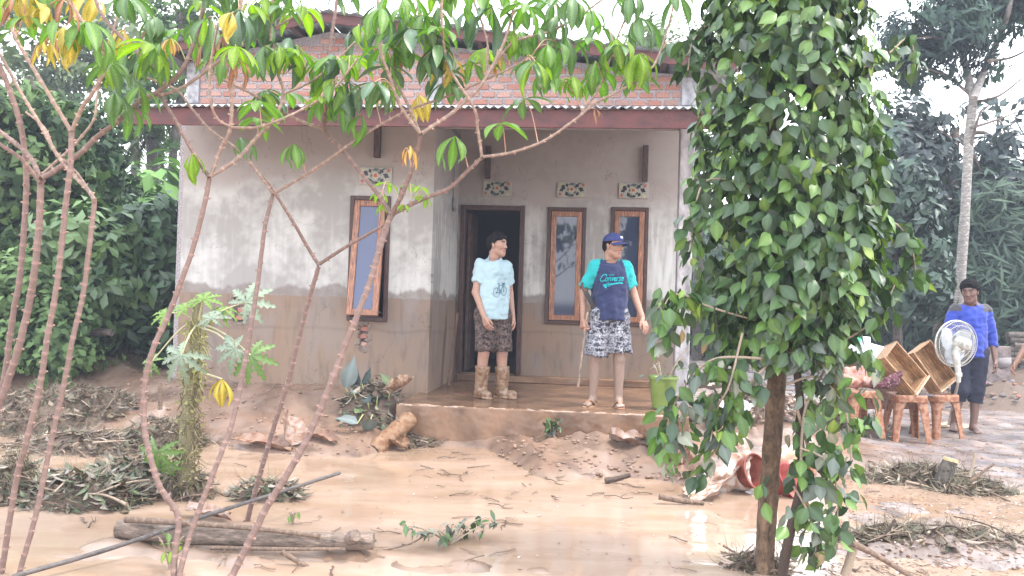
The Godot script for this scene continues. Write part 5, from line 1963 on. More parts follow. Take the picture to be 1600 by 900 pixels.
func head_shape() -> Mb:
	if head_cache:
		return head_cache
	var s := Sdf.new(Vector3(-0.105, -0.135, -0.115), Vector3(0.105, 0.135, 0.135), 0.0045)
	s.cap(Vector3(0, 0.03, -0.02), Vector3(0, 0.035, 0.012), 0.082, 0.08, 0.02, Vector3(0.92, 1.0, 1.0))
	s.cap(Vector3(0, 0.0, 0.03), Vector3(0, -0.06, 0.04), 0.06, 0.047, 0.03)
	s.cap(Vector3(-0.035, -0.06, 0.02), Vector3(0.0, -0.09, 0.06), 0.028, 0.022, 0.03)
	s.cap(Vector3(0.035, -0.06, 0.02), Vector3(0.0, -0.09, 0.06), 0.028, 0.022, 0.03)
	for k in [-1, 1]:
		s.cap(Vector3(0.042 * k, -0.012, 0.052), Vector3(0.036 * k, -0.02, 0.06), 0.024, 0.02, 0.025)
		s.cap(Vector3(0.012 * k, 0.036, 0.086), Vector3(0.042 * k, 0.036, 0.07), 0.011, 0.01, 0.015)
		s.cap(Vector3(0.031 * k, 0.012, 0.097), Vector3(0.033 * k, 0.012, 0.095), 0.013, 0.013, 0.014, Vector3.ONE, true)
		s.cap(Vector3(0.031 * k, 0.011, 0.073), Vector3(0.032 * k, 0.011, 0.073), 0.0135, 0.0135, 0.003)
		s.cap(Vector3(0.078 * k, 0.012, -0.008), Vector3(0.076 * k, -0.022, 0.0), 0.017, 0.011, 0.008, Vector3(0.55, 1, 1))
	s.cap(Vector3(0, 0.02, 0.084), Vector3(0, -0.022, 0.103), 0.009, 0.0135, 0.012)
	s.cap(Vector3(-0.012, -0.027, 0.092), Vector3(0.012, -0.027, 0.092), 0.009, 0.009, 0.008)
	s.cap(Vector3(-0.02, -0.052, 0.083), Vector3(0.02, -0.052, 0.083), 0.0085, 0.0085, 0.006)
	s.cap(Vector3(-0.018, -0.064, 0.082), Vector3(0.018, -0.064, 0.082), 0.0085, 0.0085, 0.006)
	s.cap(Vector3(-0.024, -0.058, 0.094), Vector3(0.024, -0.058, 0.094), 0.0022, 0.0022, 0.004, Vector3.ONE, true)
	s.cap(Vector3(0, -0.05, -0.025), Vector3(0, -0.14, -0.03), 0.058, 0.056, 0.03)
	var mb := Mb.new()
	s.into(mb, func(p: Vector3):
		var c := Color(1, 1, 1)
		if p.z > 0.055:
			var ax := absf(p.x)
			if absf(p.y - 0.0385 - 0.1 * (0.03 - ax) * (0.03 - ax) * 10.0) < 0.0065 and ax > 0.012 and ax < 0.052:
				c = Color(0.12, 0.1, 0.1)
			elif absf(p.y - 0.0115) < 0.0065 and absf(ax - 0.031) < 0.016:
				c = Color(0.10, 0.09, 0.10) if absf(ax - 0.031) < 0.0075 else Color(1.3, 1.5, 1.7)
			elif p.y < -0.043 and p.y > -0.074 and ax < 0.027 and p.z > 0.078:
				c = Color(0.78, 0.58, 0.6)
			elif p.y < -0.015 and p.y > -0.045 and ax > 0.02 and ax < 0.055:
				c = Color(0.95, 0.93, 0.93)
		return c)
	head_cache = mb
	return mb


# right hand, wrist at the origin, fingers towards -y, thumb towards +z, palm towards +x
func hand_shape(curl: float) -> Mb:
	var key := int(curl * 100)
	if hand_cache.has(key):
		return hand_cache[key]
	var s := Sdf.new(Vector3(-0.04, -0.2, -0.06), Vector3(0.09, 0.03, 0.085), 0.0042)
	s.cap(Vector3(0, 0.02, 0), Vector3(0, -0.02, 0), 0.025, 0.022, 0.01, Vector3(0.8, 1, 1))
	for i in 4:
		var z := 0.034 - 0.0225 * i
		var l: float = [0.070, 0.080, 0.074, 0.056][i]
		var knuckle := Vector3(0.0, -0.088 + absf(i - 1.2) * 0.004, z)
		s.cap(Vector3(0, -0.01, z * 0.55), knuckle, 0.0165, 0.0125, 0.012)
		var a := knuckle
		var ang := curl * 0.55 + 0.05 * i
		for j in 3:
			var d := Vector3(sin(ang), -cos(ang), 0.05 * (1.5 - i))
			var b: Vector3 = a + d * l * [0.45, 0.31, 0.24][j]
			s.cap(a, b, 0.0098 - 0.0009 * j, 0.0092 - 0.001 * j, 0.003)
			a = b
			ang += curl * (0.75 if j == 0 else 0.55)
	s.cap(Vector3(0.004, -0.02, 0.018), Vector3(0.014, -0.05, 0.046), 0.017, 0.013, 0.012)
	s.cap(Vector3(0.014, -0.05, 0.046), Vector3(0.02 + 0.012 * curl, -0.082, 0.055 - 0.01 * curl), 0.0115, 0.0105, 0.004)
	s.cap(Vector3(0.02 + 0.012 * curl, -0.082, 0.055 - 0.01 * curl), Vector3(0.024 + 0.02 * curl, -0.106, 0.054 - 0.02 * curl), 0.0102, 0.008, 0.003)
	var mb := Mb.new()
	s.into(mb, func(p: Vector3): return Color(1, 1, 1) if p.y > -0.075 else Color(1.02, 0.96, 0.95))
	hand_cache[key] = mb
	return mb


func hand_at(mb: Mb, el: Vector3, wr: Vector3, fwd: Vector3, left: bool, curl: float, tone: Color) -> void:
	var y := (el - wr).normalized()
	var z := (fwd - y * fwd.dot(y)).normalized()
	var x := y.cross(z)
	var b := Basis(-x, y, z) if left else Basis(x, y, z)
	mb.add(hand_shape(curl), Transform3D(b, wr), tone, left)


func person(label: String, where: Vector3, turn: float, J: Dictionary) -> Node3D:
	var o := thing("person", label, "person", where, turn)
	var skin := mat("skin", Color(1, 1, 1), 0.48, {"vc": true, "tex": tex.fine, "scale": Vector3(4, 4, 4)})
	skin.subsurf_scatter_enabled = true
	skin.subsurf_scatter_strength = 0.12
	var mud: Color = J.get("leg_tint", Color(1, 1, 1))
	var tone: Color = J.tone
	# body
	var s := Sdf.new(Vector3(-0.48, -0.01, -0.3), Vector3(0.48, 1.56, 0.42), 0.0125)
	s.cap(J.hip_r, J.hip_l, 0.092, 0.092, 0.03)
	s.cap(Vector3(-0.05, 1.04, 0.0), Vector3(0.05, 1.04, 0.0), 0.085, 0.085, 0.05)
	s.cap(Vector3(-0.05, 1.24, -0.005), Vector3(0.05, 1.24, -0.005), 0.082, 0.082, 0.03)
	s.cap(J.sh_r, J.sh_l, 0.047, 0.047, 0.04)
	s.cap(Vector3(0, 1.36, -0.012), J.head + Vector3(0, -0.06, -0.015), 0.062, 0.055, 0.04)
	for k in ["r", "l"]:
		s.cap(J["sh_" + k], J["el_" + k], 0.05, 0.038, 0.02)
		s.cap(J["el_" + k], J["wr_" + k], 0.0395, 0.026, 0.012)
		s.cap(J["hip_" + k], J["knee_" + k], 0.09, 0.056, 0.03)
		s.cap(J["knee_" + k], J["ank_" + k], 0.053, 0.037, 0.02)
		var kn: Vector3 = J["knee_" + k]
		var an: Vector3 = J["ank_" + k]
		s.cap(kn.lerp(an, 0.15) + Vector3(0, 0, -0.02), kn.lerp(an, 0.5) + Vector3(0, 0, -0.02), 0.047, 0.04, 0.03)
		var fd: Vector3 = J["foot_" + k]
		var sidev := Vector3(fd.z, 0, -fd.x)
		s.cap(an, Vector3(an.x, 0.035, an.z) - fd * 0.035, 0.036, 0.034, 0.015)
		s.cap(an + Vector3(0, -0.02, 0), Vector3(an.x, 0.022, an.z) + fd * 0.11, 0.036, 0.026, 0.02)
		for t in 5:
			var w := (t - 2.0) * 0.017 * (1.0 if k == "l" else -1.0)
			var base := Vector3(an.x, 0.018, an.z) + fd * 0.10 + sidev * w
			s.cap(base, base + fd * (0.06 - 0.008 * t) + Vector3(0, -0.004, 0), 0.0145, 0.011 if t else 0.014, 0.006)
	s.cut(Vector3(0, 0.002, 0), Vector3(0, -1, 0), Vector3(-1, -1, -1), Vector3(1, 0.06, 1))
	var mb := Mb.new()
	s.into(mb, func(p: Vector3): return tone * (mud if p.y < J.get("mud_to", 0.0) else Color.WHITE))
	var hb := Basis.from_euler(Vector3(J.get("pitch", 0.0), J.yaw, J.get("tilt", 0.0)))
	mb.add(head_shape(), Transform3D(hb, J.head), tone)
	hand_at(mb, J.el_r, J.wr_r, J.get("palm_r", Vector3(0.2, 0, 1)), false, J.get("curl_r", 0.5), tone)
	hand_at(mb, J.el_l, J.wr_l, J.get("palm_l", Vector3(-0.2, 0, 1)), true, J.get("curl_l", 0.5), tone)
	part("body", mb.mesh(), skin, o)
	# hair
	var hs := Sdf.new(Vector3(-0.125, -0.11, -0.14), Vector3(0.125, 0.155, 0.13), 0.007)
	var bulk: float = J.get("hair", 0.01)
	hs.cap(Vector3(0, 0.034, -0.022), Vector3(0, 0.046 + bulk * 0.5, 0.014), 0.084 + bulk, 0.084 + bulk, 0.02, Vector3(0.93, 1, 1))
	hs.cap(Vector3(0, -0.02, -0.035), Vector3(0, -0.055, -0.035), 0.066 + bulk * 0.4, 0.05, 0.03)
	hs.cut(Vector3(0, 0.052, 0.078), Vector3(0, -0.42, 0.9).normalized())       # hairline over the brow
	hs.cut(Vector3(0, 0.0, -0.005), Vector3(0, -0.62, 0.78), Vector3(-1, -1, -1), Vector3(1, 0.045, 1))
	if J.has("hair_to"):
		hs.cut(Vector3(0, J.hair_to, 0), Vector3(0, 1, 0))
	hs.rough(fnl(40.0, 5, 2), 0.012, Vector3(1, 0.4, 1))
	var hm := Mb.new()
	hs.into(hm, func(_p: Vector3): return Color.WHITE, Transform3D(hb, J.head))
	part("hair", hm.mesh(), mat("hair", Color(0.010, 0.008, 0.009), 0.8, {"spec": 0.25, "tex": tex.grain, "scale": Vector3(30, 6, 30), "bump": tex.bump_fine}), o)
	return o


func cloth_noise(s: Sdf, seed_: int, amount: float) -> void:
	s.rough(fnl(5.0, seed_, 2), amount, Vector3(1.3, 0.55, 1.3))
	s.rough(fnl(11.0, seed_ + 1, 2), amount * 0.45, Vector3(1.0, 1.6, 1.0))


func shirt(o: Node3D, J: Dictionary, m: Material, hem: float, girth: float, cuff: float, cuff_r: float, tint: Callable, seed_: int) -> Sdf:
	var s := Sdf.new(Vector3(-0.46, hem - 0.04, -0.26), Vector3(0.46, 1.50, 0.4), 0.0105)
	for k in [-1, 1]:
		s.cap(Vector3(0.062 * k, 1.28, 0.0), Vector3(0.062 * k, hem - 0.1, 0.005), 0.108, girth, 0.06, Vector3(1, 1, 0.95))
	s.cap(Vector3(0, 1.27, 0.012), Vector3(0, hem - 0.1, 0.012), 0.116, girth + 0.006, 0.06, Vector3(1, 1, 0.95))
	s.cap(J.sh_r + Vector3(0.02, 0.004, 0), J.sh_l + Vector3(-0.02, 0.004, 0), 0.066, 0.066, 0.05)
	s.cap(Vector3(0, 1.34, -0.01), Vector3(0, 1.42, -0.015), 0.10, 0.07, 0.04)
	s.cut(Vector3(0, hem, 0), Vector3(0, -1, 0.12))
	for k in ["r", "l"]:
		var a: Vector3 = J["sh_" + k]
		var b: Vector3 = J["el_" + k]
		if cuff <= 1.0:
			s.cap(a, a.lerp(b, cuff), 0.072, cuff_r, 0.03, Vector3.ONE, false, 1)
		else:
			var w: Vector3 = J["wr_" + k]
			s.cap(a, b, 0.072, 0.058, 0.03)
			s.cap(b, b.lerp(w, cuff - 1.0), 0.058, cuff_r, 0.02, Vector3.ONE, false, 1)
	s.cap(Vector3(0, 1.432, 0.03), Vector3(0, 1.56, 0.045), 0.06, 0.075, 0.01, Vector3.ONE, true)
	cloth_noise(s, seed_, 0.02)
	var mb := Mb.new()
	s.into(mb, tint)
	part("shirt", mb.mesh(), m, o)
	return s


func shorts(o: Node3D, called: String, J: Dictionary, m: Material, ends: Array, r_top: float, r_end: float, seed_: int) -> void:
	var s := Sdf.new(Vector3(-0.32, 0.15, -0.27), Vector3(0.32, 1.08, 0.36), 0.0115)
	s.cap(J.hip_r + Vector3(0.02, 0.08, 0), J.hip_l + Vector3(-0.02, 0.08, 0), 0.098, 0.098, 0.03, Vector3(1, 1, 0.95))
	s.cap(J.hip_r, J.hip_l, 0.106, 0.106, 0.03, Vector3(1, 1, 0.95))
	for k in ["r", "l"]:
		var h: Vector3 = J["hip_" + k]
		var n: Vector3 = J["knee_" + k]
		var e: float = ends[0 if k == "r" else 1]
		if e <= 1.0:
			s.cap(h, h.lerp(n, e), r_top, r_end, 0.03, Vector3.ONE, false, 1)
		else:
			s.cap(h, n, r_top, lerpf(r_top, r_end, 0.6), 0.03)
			s.cap(n, n.lerp(J["ank_" + k], e - 1.0), lerpf(r_top, r_end, 0.6), r_end, 0.03, Vector3.ONE, false, 1)
	cloth_noise(s, seed_, 0.016)
	var mb := Mb.new()
	s.into(mb, func(_p: Vector3): return Color.WHITE)
	part(called, mb.mesh(), m, o)


# print on cloth: a patch laid on the front of the shirt
func cloth_print(o: Node3D, s: Sdf, cx: float, cy: float, w: float, h: float, img: Image) -> void:
	var rows := []
	var n := 22
	for j in n + 1:
		var row := PackedVector3Array()
		for i in n + 1:
			var x := cx + (float(i) / n - 0.5) * w
			var y := cy + (0.5 - float(j) / n) * h
			var z := 0.3
			while z > -0.1 and s.at(Vector3(x, y, z)) > 0.0:
				z -= 0.003
			row.append(Vector3(x, y, z + 0.0045))
		rows.append(row)
	var mb := Mb.new()
	mb.sheet(rows, Color.WHITE, false, true)
	var m := StandardMaterial3D.new()
	m.albedo_texture = ImageTexture.create_from_image(img)
	m.transparency = BaseMaterial3D.TRANSPARENCY_ALPHA_SCISSOR
	m.alpha_scissor_threshold = 0.5
	m.roughness = 0.85
	m.cull_mode = BaseMaterial3D.CULL_DISABLED
	part("print", mb.mesh(), m, o)


func stroke(img: Image, pts: Array, width: float, col: Color) -> void:
	for i in pts.size() - 1:
		var a: Vector2 = pts[i]
		var b: Vector2 = pts[i + 1]
		var n := int(a.distance_to(b) * 1.5) + 1
		for k in n + 1:
			var p := a.lerp(b, float(k) / n)
			var rr := int(ceil(width))
			for y in range(-rr, rr + 1):
				for x in range(-rr, rr + 1):
					if x * x + y * y <= width * width:
						var q := Vector2i(int(p.x) + x, int(p.y) + y)
						if q.x >= 0 and q.y >= 0 and q.x < img.get_width() and q.y < img.get_height():
							img.set_pixelv(q, col)


func arc(c: Vector2, rad: Vector2, a0: float, a1: float, n := 20) -> Array:
	var l := []
	for i in n + 1:
		var a := lerpf(a0, a1, float(i) / n)
		l.append(c + Vector2(cos(a) * rad.x, sin(a) * rad.y))
	return l


func script_print() -> Image:
	var img := Image.create(512, 320, false, Image.FORMAT_RGBA8)
	var col := Color(0.0, 0.37, 0.40).linear_to_srgb()
	img.fill(Color(col.r, col.g, col.b, 0.0))
	var letters := [
		[0.62, [[0.66, 0.72], [0.68, 0.92], [0.5, 1.02], [0.25, 0.92], [0.06, 0.62], [0.02, 0.3], [0.14, 0.04], [0.36, 0.0], [0.6, 0.16]]],
		[0.38, [[0.22, 0.5], [0.06, 0.42], [0.02, 0.2], [0.1, 0.02], [0.24, 0.04], [0.32, 0.25], [0.26, 0.46], [0.2, 0.5]]],
		[0.42, [[0.0, 0.46], [0.06, 0.5], [0.05, 0.0]], [[0.06, 0.3], [0.2, 0.5], [0.3, 0.44], [0.3, 0.1], [0.4, 0.02]]],
		[0.38, [[0.0, 0.48], [0.06, 0.48], [0.15, 0.02], [0.32, 0.5]]],
		[0.36, [[0.03, 0.22], [0.26, 0.3], [0.24, 0.47], [0.12, 0.5], [0.02, 0.32], [0.06, 0.06], [0.18, 0.0], [0.34, 0.12]]],
		[0.34, [[0.0, 0.44], [0.06, 0.5], [0.05, 0.0]], [[0.06, 0.3], [0.16, 0.48], [0.28, 0.46]]],
		[0.34, [[0.28, 0.44], [0.16, 0.52], [0.05, 0.42], [0.1, 0.28], [0.24, 0.2], [0.24, 0.05], [0.1, -0.02], [0.0, 0.06]]],
		[0.36, [[0.03, 0.22], [0.26, 0.3], [0.24, 0.47], [0.12, 0.5], [0.02, 0.32], [0.06, 0.06], [0.18, 0.0], [0.36, 0.14]]]]
	var x := 20.0
	for l in letters:
		for k in range(1, l.size()):
			var p := []
			for q in l[k]:
				var yy: float = q[1] * 135.0
				p.append(Vector2(x + q[0] * 145.0 + yy * 0.22, 168.0 - yy - (x + q[0] * 145.0) * 0.06))
			stroke(img, p, 6.2, col)
		x += l[0] * 145.0
	# the tail swept back under the name, with a round badge and a tab
	for i in 60:
		var t := i / 59.0
		stroke(img, [Vector2(lerpf(455, 95, t), lerpf(172, 226, t)), Vector2(lerpf(455, 95, t), lerpf(178, 240, t) + t * 16.0)], 5.0, col)
	for i in 8:
		stroke(img, [Vector2(88 + i * 5, 230 + i * 7), Vector2(140 + i * 2, 238 + i * 7)], 6.0, col)
	for rr in range(0, 34, 3):
		stroke(img, arc(Vector2(185, 222), Vector2(rr, rr), 0, TAU), 3.0, Color(0, 0, 0, 0) if rr < 30 else col)
	for rr in range(0, 13, 2):
		stroke(img, arc(Vector2(185, 222), Vector2(rr, rr), 0, TAU), 2.0, col)
	stroke(img, [Vector2(430, 190), Vector2(470, 188)], 9.0, col)
	for i in 5:
		stroke(img, [Vector2(190 + i * 22, 40 - i), Vector2(202 + i * 22, 40 - i)], 5.0, col)
	return img


func bicycle_print() -> Image:
	var img := Image.create(384, 448, false, Image.FORMAT_RGBA8)
	var col := Color(0.055, 0.135, 0.185).linear_to_srgb()
	var soft := Color(0.22, 0.36, 0.42).linear_to_srgb()
	img.fill(Color(col.r, col.g, col.b, 0.0))
	var w1 := Vector2(120, 330)
	var w2 := Vector2(282, 300)
	for w in [w1, w2]:
		stroke(img, arc(w, Vector2(62, 72), 0, TAU, 40), 4.0, col)
		stroke(img, arc(w, Vector2(8, 9), 0, TAU), 5.0, col)
		for k in 10:
			stroke(img, [w, w + Vector2(cos(k * 0.63) * 60, sin(k * 0.63) * 70)], 0.8, col)
	var bb := Vector2(196, 318)
	var seat_ := Vector2(160, 190)
	var bar := Vector2(258, 185)
	stroke(img, [w1, bb, Vector2(255, 210), Vector2(165, 215), bb], 5.0, col)
	stroke(img, [w1, Vector2(165, 215), seat_], 4.5, col)
	stroke(img, [w2, Vector2(255, 205), bar, Vector2(230, 172)], 5.0, col)
	stroke(img, [bar, Vector2(285, 168), Vector2(300, 185)], 5.0, col)
	stroke(img, [seat_ - Vector2(22, 0), seat_ + Vector2(22, 0)], 6.0, col)
	stroke(img, arc(bb, Vector2(20, 22), 0, TAU), 4.0, col)
	for k in 6:
		stroke(img, [Vector2(238 + k * 9, 190 + (k % 2) * 14), Vector2(246 + k * 9, 205)], 6.0, col)
	# two rows of thin faded handwriting over it
	for row in 2:
		var p := []
		for i in 60:
			var t := i / 59.0
			p.append(Vector2(70 + row * 75 + t * 180, 62 + row * 62 - t * 18 + sin(t * 38.0 + row) * (16 if i % 17 > 4 else 28) * (0.6 + 0.4 * sin(t * 9.0))))
		stroke(img, p, 2.2, soft)
	return img


func camo(key: String, stops: Array, freq: float, seed_: int, scale: float) -> StandardMaterial3D:
	var n := fnl(freq, seed_, 3)
	n.domain_warp_enabled = true
	n.domain_warp_amplitude = 40.0
	n.domain_warp_frequency = 0.02
	return mat(key, Color(1, 1, 1), 0.95, {"tex": noise_tex(n, ramp(stops, true), 512), "scale": Vector3.ONE * scale, "bump": tex.bump_soft, "bump_scale": 0.4})


func base_pose() -> Dictionary:
	return {
		"hip_r": Vector3(-0.085, 0.87, 0), "hip_l": Vector3(0.085, 0.87, 0), "knee_r": Vector3(-0.095, 0.46, 0.015), "knee_l": Vector3(0.095, 0.46, 0.015),
		"ank_r": Vector3(-0.10, 0.075, -0.02), "ank_l": Vector3(0.10, 0.075, -0.02), "foot_r": Vector3(-0.3, 0, 1).normalized(), "foot_l": Vector3(0.3, 0, 1).normalized(),
		"sh_r": Vector3(-0.155, 1.345, -0.01), "sh_l": Vector3(0.155, 1.345, -0.01), "el_r": Vector3(-0.225, 1.08, -0.03), "el_l": Vector3(0.225, 1.08, -0.03),
		"wr_r": Vector3(-0.235, 0.84, 0.06), "wr_l": Vector3(0.235, 0.84, 0.06), "head": Vector3(0, 1.56, 0.03), "yaw": 0.0, "tone": Color(0.36, 0.19, 0.125)}


func boot(o: Node3D, an: Vector3, knee: Vector3, fd: Vector3) -> void:
	var s := Sdf.new(Vector3(an.x - 0.26, -0.02, an.z - 0.26), Vector3(an.x + 0.26, 0.42, an.z + 0.26), 0.01)
	var low := Vector3(an.x, 0.07, an.z)
	s.cap(low, low.lerp(knee, 0.66), 0.058, 0.078, 0.02, Vector3.ONE, false, 1)
	s.cap(Vector3(an.x, 0.05, an.z) - fd * 0.035, Vector3(an.x, 0.045, an.z) + fd * 0.13, 0.05, 0.044, 0.03)
	s.cap(Vector3(an.x, 0.012, an.z) - fd * 0.045, Vector3(an.x, 0.012, an.z) + fd * 0.14, 0.054, 0.05, 0.004, Vector3(1, 0.3, 1))
	s.cut(Vector3(0, 0.001, 0), Vector3(0, -1, 0))
	s.rough(fnl(9.0, 3, 2), 0.008)
	var mb := Mb.new()
	s.into(mb, func(_p: Vector3): return Color.WHITE)
	part("boot", mb.mesh(), mat("boot_rubber", Color(0.26, 0.185, 0.125), 0.38, {"tex": tex.mudstain, "scale": Vector3(2.5, 2.5, 2.5), "bump": tex.bump_soft, "bump_scale": 0.3}), o)


func sandal(o: Node3D, an: Vector3, fd: Vector3) -> void:
	var side := Vector3(fd.z, 0, -fd.x)
	var mb := Mb.new()
	var rows := []
	for lay in [[0.0, 0.85], [0.0, 1.0], [0.014, 1.0], [0.014, 0.0]]:
		var row := PackedVector3Array()
		for k in 24:
			var a := TAU * k / 24.0
			var l := cos(a)
			row.append(Vector3(an.x, lay[0] - 0.012, an.z) + fd * (0.045 + l * 0.135 * lay[1]) + side * sin(a) * (0.046 + 0.008 * l) * lay[1])
		rows.append(row)
	mb.sheet(rows, Color.WHITE, true)
	for k in [-1.0, 1.0]:
		mb.tube(smooth_path([Vector3(an.x, 0.01, an.z) + fd * 0.14, Vector3(an.x, 0.055, an.z) + fd * 0.09 + side * 0.022 * k, Vector3(an.x, 0.008, an.z) + fd * 0.02 + side * 0.05 * k], 4), taper(9, 0.006, 0.009), 6)
	part("sandal", mb.mesh(), mat("sandal_rubber", Color(0.40, 0.27, 0.18), 0.6, {"tex": tex.mudstain}), o)


func build_people() -> void:
	# ---- man in the doorway
	var J := base_pose()
	J.merge({"yaw": 0.62, "pitch": -0.02, "head": Vector3(0.01, 1.565, 0.035), "tone": Color(0.47, 0.265, 0.19), "wr_r": Vector3(-0.15, 0.83, 0.12), "el_r": Vector3(-0.2, 1.08, 0.0), "curl_r": 0.55,
		"wr_l": Vector3(0.215, 0.84, 0.03), "sh_r": Vector3(-0.142, 1.35, -0.01), "sh_l": Vector3(0.142, 1.35, -0.01), "el_l": Vector3(0.2, 1.08, -0.03), "foot_l": Vector3(0.55, 0, 1).normalized(), "foot_r": Vector3(0.12, 0, 1).normalized(), "ank_l": Vector3(0.12, 0.075, 0.03), "knee_l": Vector3(0.105, 0.46, 0.03), "hair": 0.009}, true)
	var q := on_level(766, 622, 0.36)
	var o := person("man in pale blue T-shirt with bicycle print, camouflage shorts and muddy boots in the doorway", q, deg_to_rad(26), J)
	var fade := mat("pale_cotton", Color(0.325, 0.435, 0.47), 0.9, {"vc": true, "bump": tex.bump_soft, "bump_scale": 0.25, "rim": 0.3})
	var s := shirt(o, J, fade, 0.79, 0.108, 0.66, 0.07, func(p: Vector3): return Color(0.9, 0.93, 0.95) if p.y > 1.395 and absf(p.x) < 0.1 else Color.WHITE, 61)
	cloth_print(o, s, 0.015, 1.15, 0.21, 0.29, bicycle_print())
	shorts(o, "shorts", J, camo("brown_camo", [[0.0, Color(0.13, 0.10, 0.10)], [0.38, Color(0.43, 0.36, 0.33)], [0.46, Color(0.22, 0.17, 0.16)], [0.52, Color(0.52, 0.44, 0.40)], [0.57, Color(0.30, 0.24, 0.22)], [0.68, Color(0.15, 0.11, 0.11)]], 0.011, 5, 2.4), [0.95, 0.95], 0.1, 0.1, 63)
	boot(o, J.ank_r, J.knee_r, J.foot_r)
	boot(o, J.ank_l, J.knee_l, J.foot_l)

	# ---- man in the cap
	J = base_pose()
	J.merge({"yaw": 0.75, "pitch": 0.05, "head": Vector3(0.012, 1.545, 0.035), "tone": Color(0.45, 0.25, 0.175), "el_r": Vector3(-0.255, 1.09, -0.04), "wr_r": Vector3(-0.262, 0.84, 0.02), "curl_r": 1.25, "palm_r": Vector3(0.3, 0, 1),
		"el_l": Vector3(0.24, 1.09, -0.01), "wr_l": Vector3(0.305, 0.86, 0.11), "palm_l": Vector3(-0.7, 0, 0.7), "curl_l": 0.35, "ank_r": Vector3(-0.135, 0.075, -0.03), "ank_l": Vector3(0.115, 0.075, 0.0), "knee_r": Vector3(-0.125, 0.46, 0.01), "knee_l": Vector3(0.105, 0.46, 0.02),
		"foot_r": Vector3(-0.75, 0, 1).normalized(), "foot_l": Vector3(-0.05, 0, 1).normalized(), "leg_tint": Color(0.85, 1.05, 1.15), "mud_to": 0.5, "hair": 0.006, "hair_to": 0.045}, true)
	q = on_level(948, 634, 0.372)
	o = person("man in navy cap, turquoise-sleeved navy shirt and grey camouflage shorts on the porch", q, deg_to_rad(4), J)
	var navy := Color(0.014, 0.022, 0.075)
	var teal := Color(0.008, 0.32, 0.32)
	var rag := mat("raglan_cotton", Color(1, 1, 1), 0.9, {"vc": true, "bump": tex.bump_soft, "bump_scale": 0.25, "rim": 0.25})
	s = shirt(o, J, rag, 0.82, 0.114, 0.78, 0.066, func(p: Vector3):
		var line := 0.105 + (1.42 - p.y) * 0.27
		if p.y > 1.41 and absf(p.x) < 0.085:
			return Color(0.02, 0.25, 0.28)
		return teal if absf(p.x) > line and p.y > 1.02 else navy, 71)
	cloth_print(o, s, -0.005, 1.205, 0.255, 0.16, script_print())
	shorts(o, "shorts", J, camo("grey_camo", [[0.0, Color(0.12, 0.12, 0.16)], [0.38, Color(0.68, 0.68, 0.70)], [0.46, Color(0.28, 0.28, 0.34)], [0.53, Color(0.55, 0.55, 0.58)], [0.58, Color(0.74, 0.74, 0.75)], [0.66, Color(0.2, 0.2, 0.26)]], 0.012, 9, 2.3), [0.95, 0.86], 0.105, 0.118, 73)
	sandal(o, J.ank_r, J.foot_r)
	sandal(o, J.ank_l, J.foot_l)
	var hb := Transform3D(Basis.from_euler(Vector3(J.pitch, J.yaw, 0)), J.head)
	var mb := Mb.new()
	var prof := PackedVector2Array()
	for k in 9:
		var a := k / 8.0 * PI / 2
		prof.append(Vector2(0.101 * cos(a), 0.088 * sin(a)))
	mb.lathe(prof, 24, hb * Transform3D(Basis.from_scale(Vector3(0.94, 1, 1.06)).rotated(Vector3(1, 0, 0), -0.1), Vector3(0, 0.048, -0.004)))
	var rows := []
	for lay in 2:
		for k in 5:
			var t := k / 4.0 if lay == 0 else 1.0 - k / 4.0
			var row := PackedVector3Array()
			for i in 15:
				var a := deg_to_rad(-68.0 + 136.0 * i / 14.0)
				var rr := 0.098 + 0.085 * t * cos(a)
				row.append(hb * Vector3(sin(a) * (0.094 + 0.006 * t), 0.05 - 0.018 * t - 0.025 * sin(a) * sin(a) - 0.004 * lay, cos(a) * rr))
			rows.append(row)
	mb.sheet(rows)
	part("cap", mb.mesh(), mat("cap_cloth", Color(0.022, 0.03, 0.12), 0.85, {"bump": tex.bump_fine, "bump_scale": 0.4}), o)
	mb = Mb.new()
	for k in [[-0.013, 0.0, 0.5], [-0.004, 0.0, -0.4], [0.006, 0.002, 0.4], [0.014, 0.0, -0.5]]:
		mb.box(Vector3(0.006, 0.022, 0.003), hb * Transform3D(Basis.from_euler(Vector3(-0.45, 0, k[2] * 0.5)), Vector3(k[0], 0.092 + k[1], 0.094)))
	part("cap_emblem", mb.mesh(), mat("white_thread", Color(0.75, 0.75, 0.78), 0.8), o)
	# the stick in his right hand and the sheath at his elbow
	var xf := o.transform
	var st := thing("stick", "thin pale stick held in the right hand of the man in the cap", "stick", xf * Vector3(-0.245, 0.745, 0.07))
	mb = Mb.new()
	limb(mb, [Vector3(0.02, 0.16, 0.0), Vector3(0, 0, 0), Vector3(-0.03, -0.3, 0.02), Vector3(-0.055, -0.56, 0.04)], 0.011, 0.012, 7)
	part("shaft", mb.mesh(), mat("stick_wood", Color(0.40, 0.29, 0.22), 0.8, {"tex": tex.grain, "scale": Vector3(6, 1, 6)}), st)
	var sh := thing("sheath", "dark worn knife sheath tucked between arm and waist of the man in the cap", "sheath", xf * Vector3(-0.20, 1.0, 0.06))
	mb = Mb.new()
	mb.box(Vector3(0.045, 0.24, 0.018), Transform3D(Basis.from_euler(Vector3(0.1, 0, 0.55)), Vector3(0.01, 0, 0)), Color.WHITE, 0.006)
	part("scabbard", mb.mesh(), mat("sheath_wood", Color(0.05, 0.042, 0.04), 0.6, {"tex": tex.grain}), sh)
	mb = Mb.new()
	limb(mb, [Vector3(-0.055, 0.10, 0), Vector3(-0.085, 0.15, 0), Vector3(-0.08, 0.19, 0.0)], 0.014, 0.011, 7)
	part("handle", mb.mesh(), mat("sheath_handle", Color(0.10, 0.07, 0.055), 0.6, {"tex": tex.grain}), sh)

	# ---- man carrying the fan
	J = base_pose()
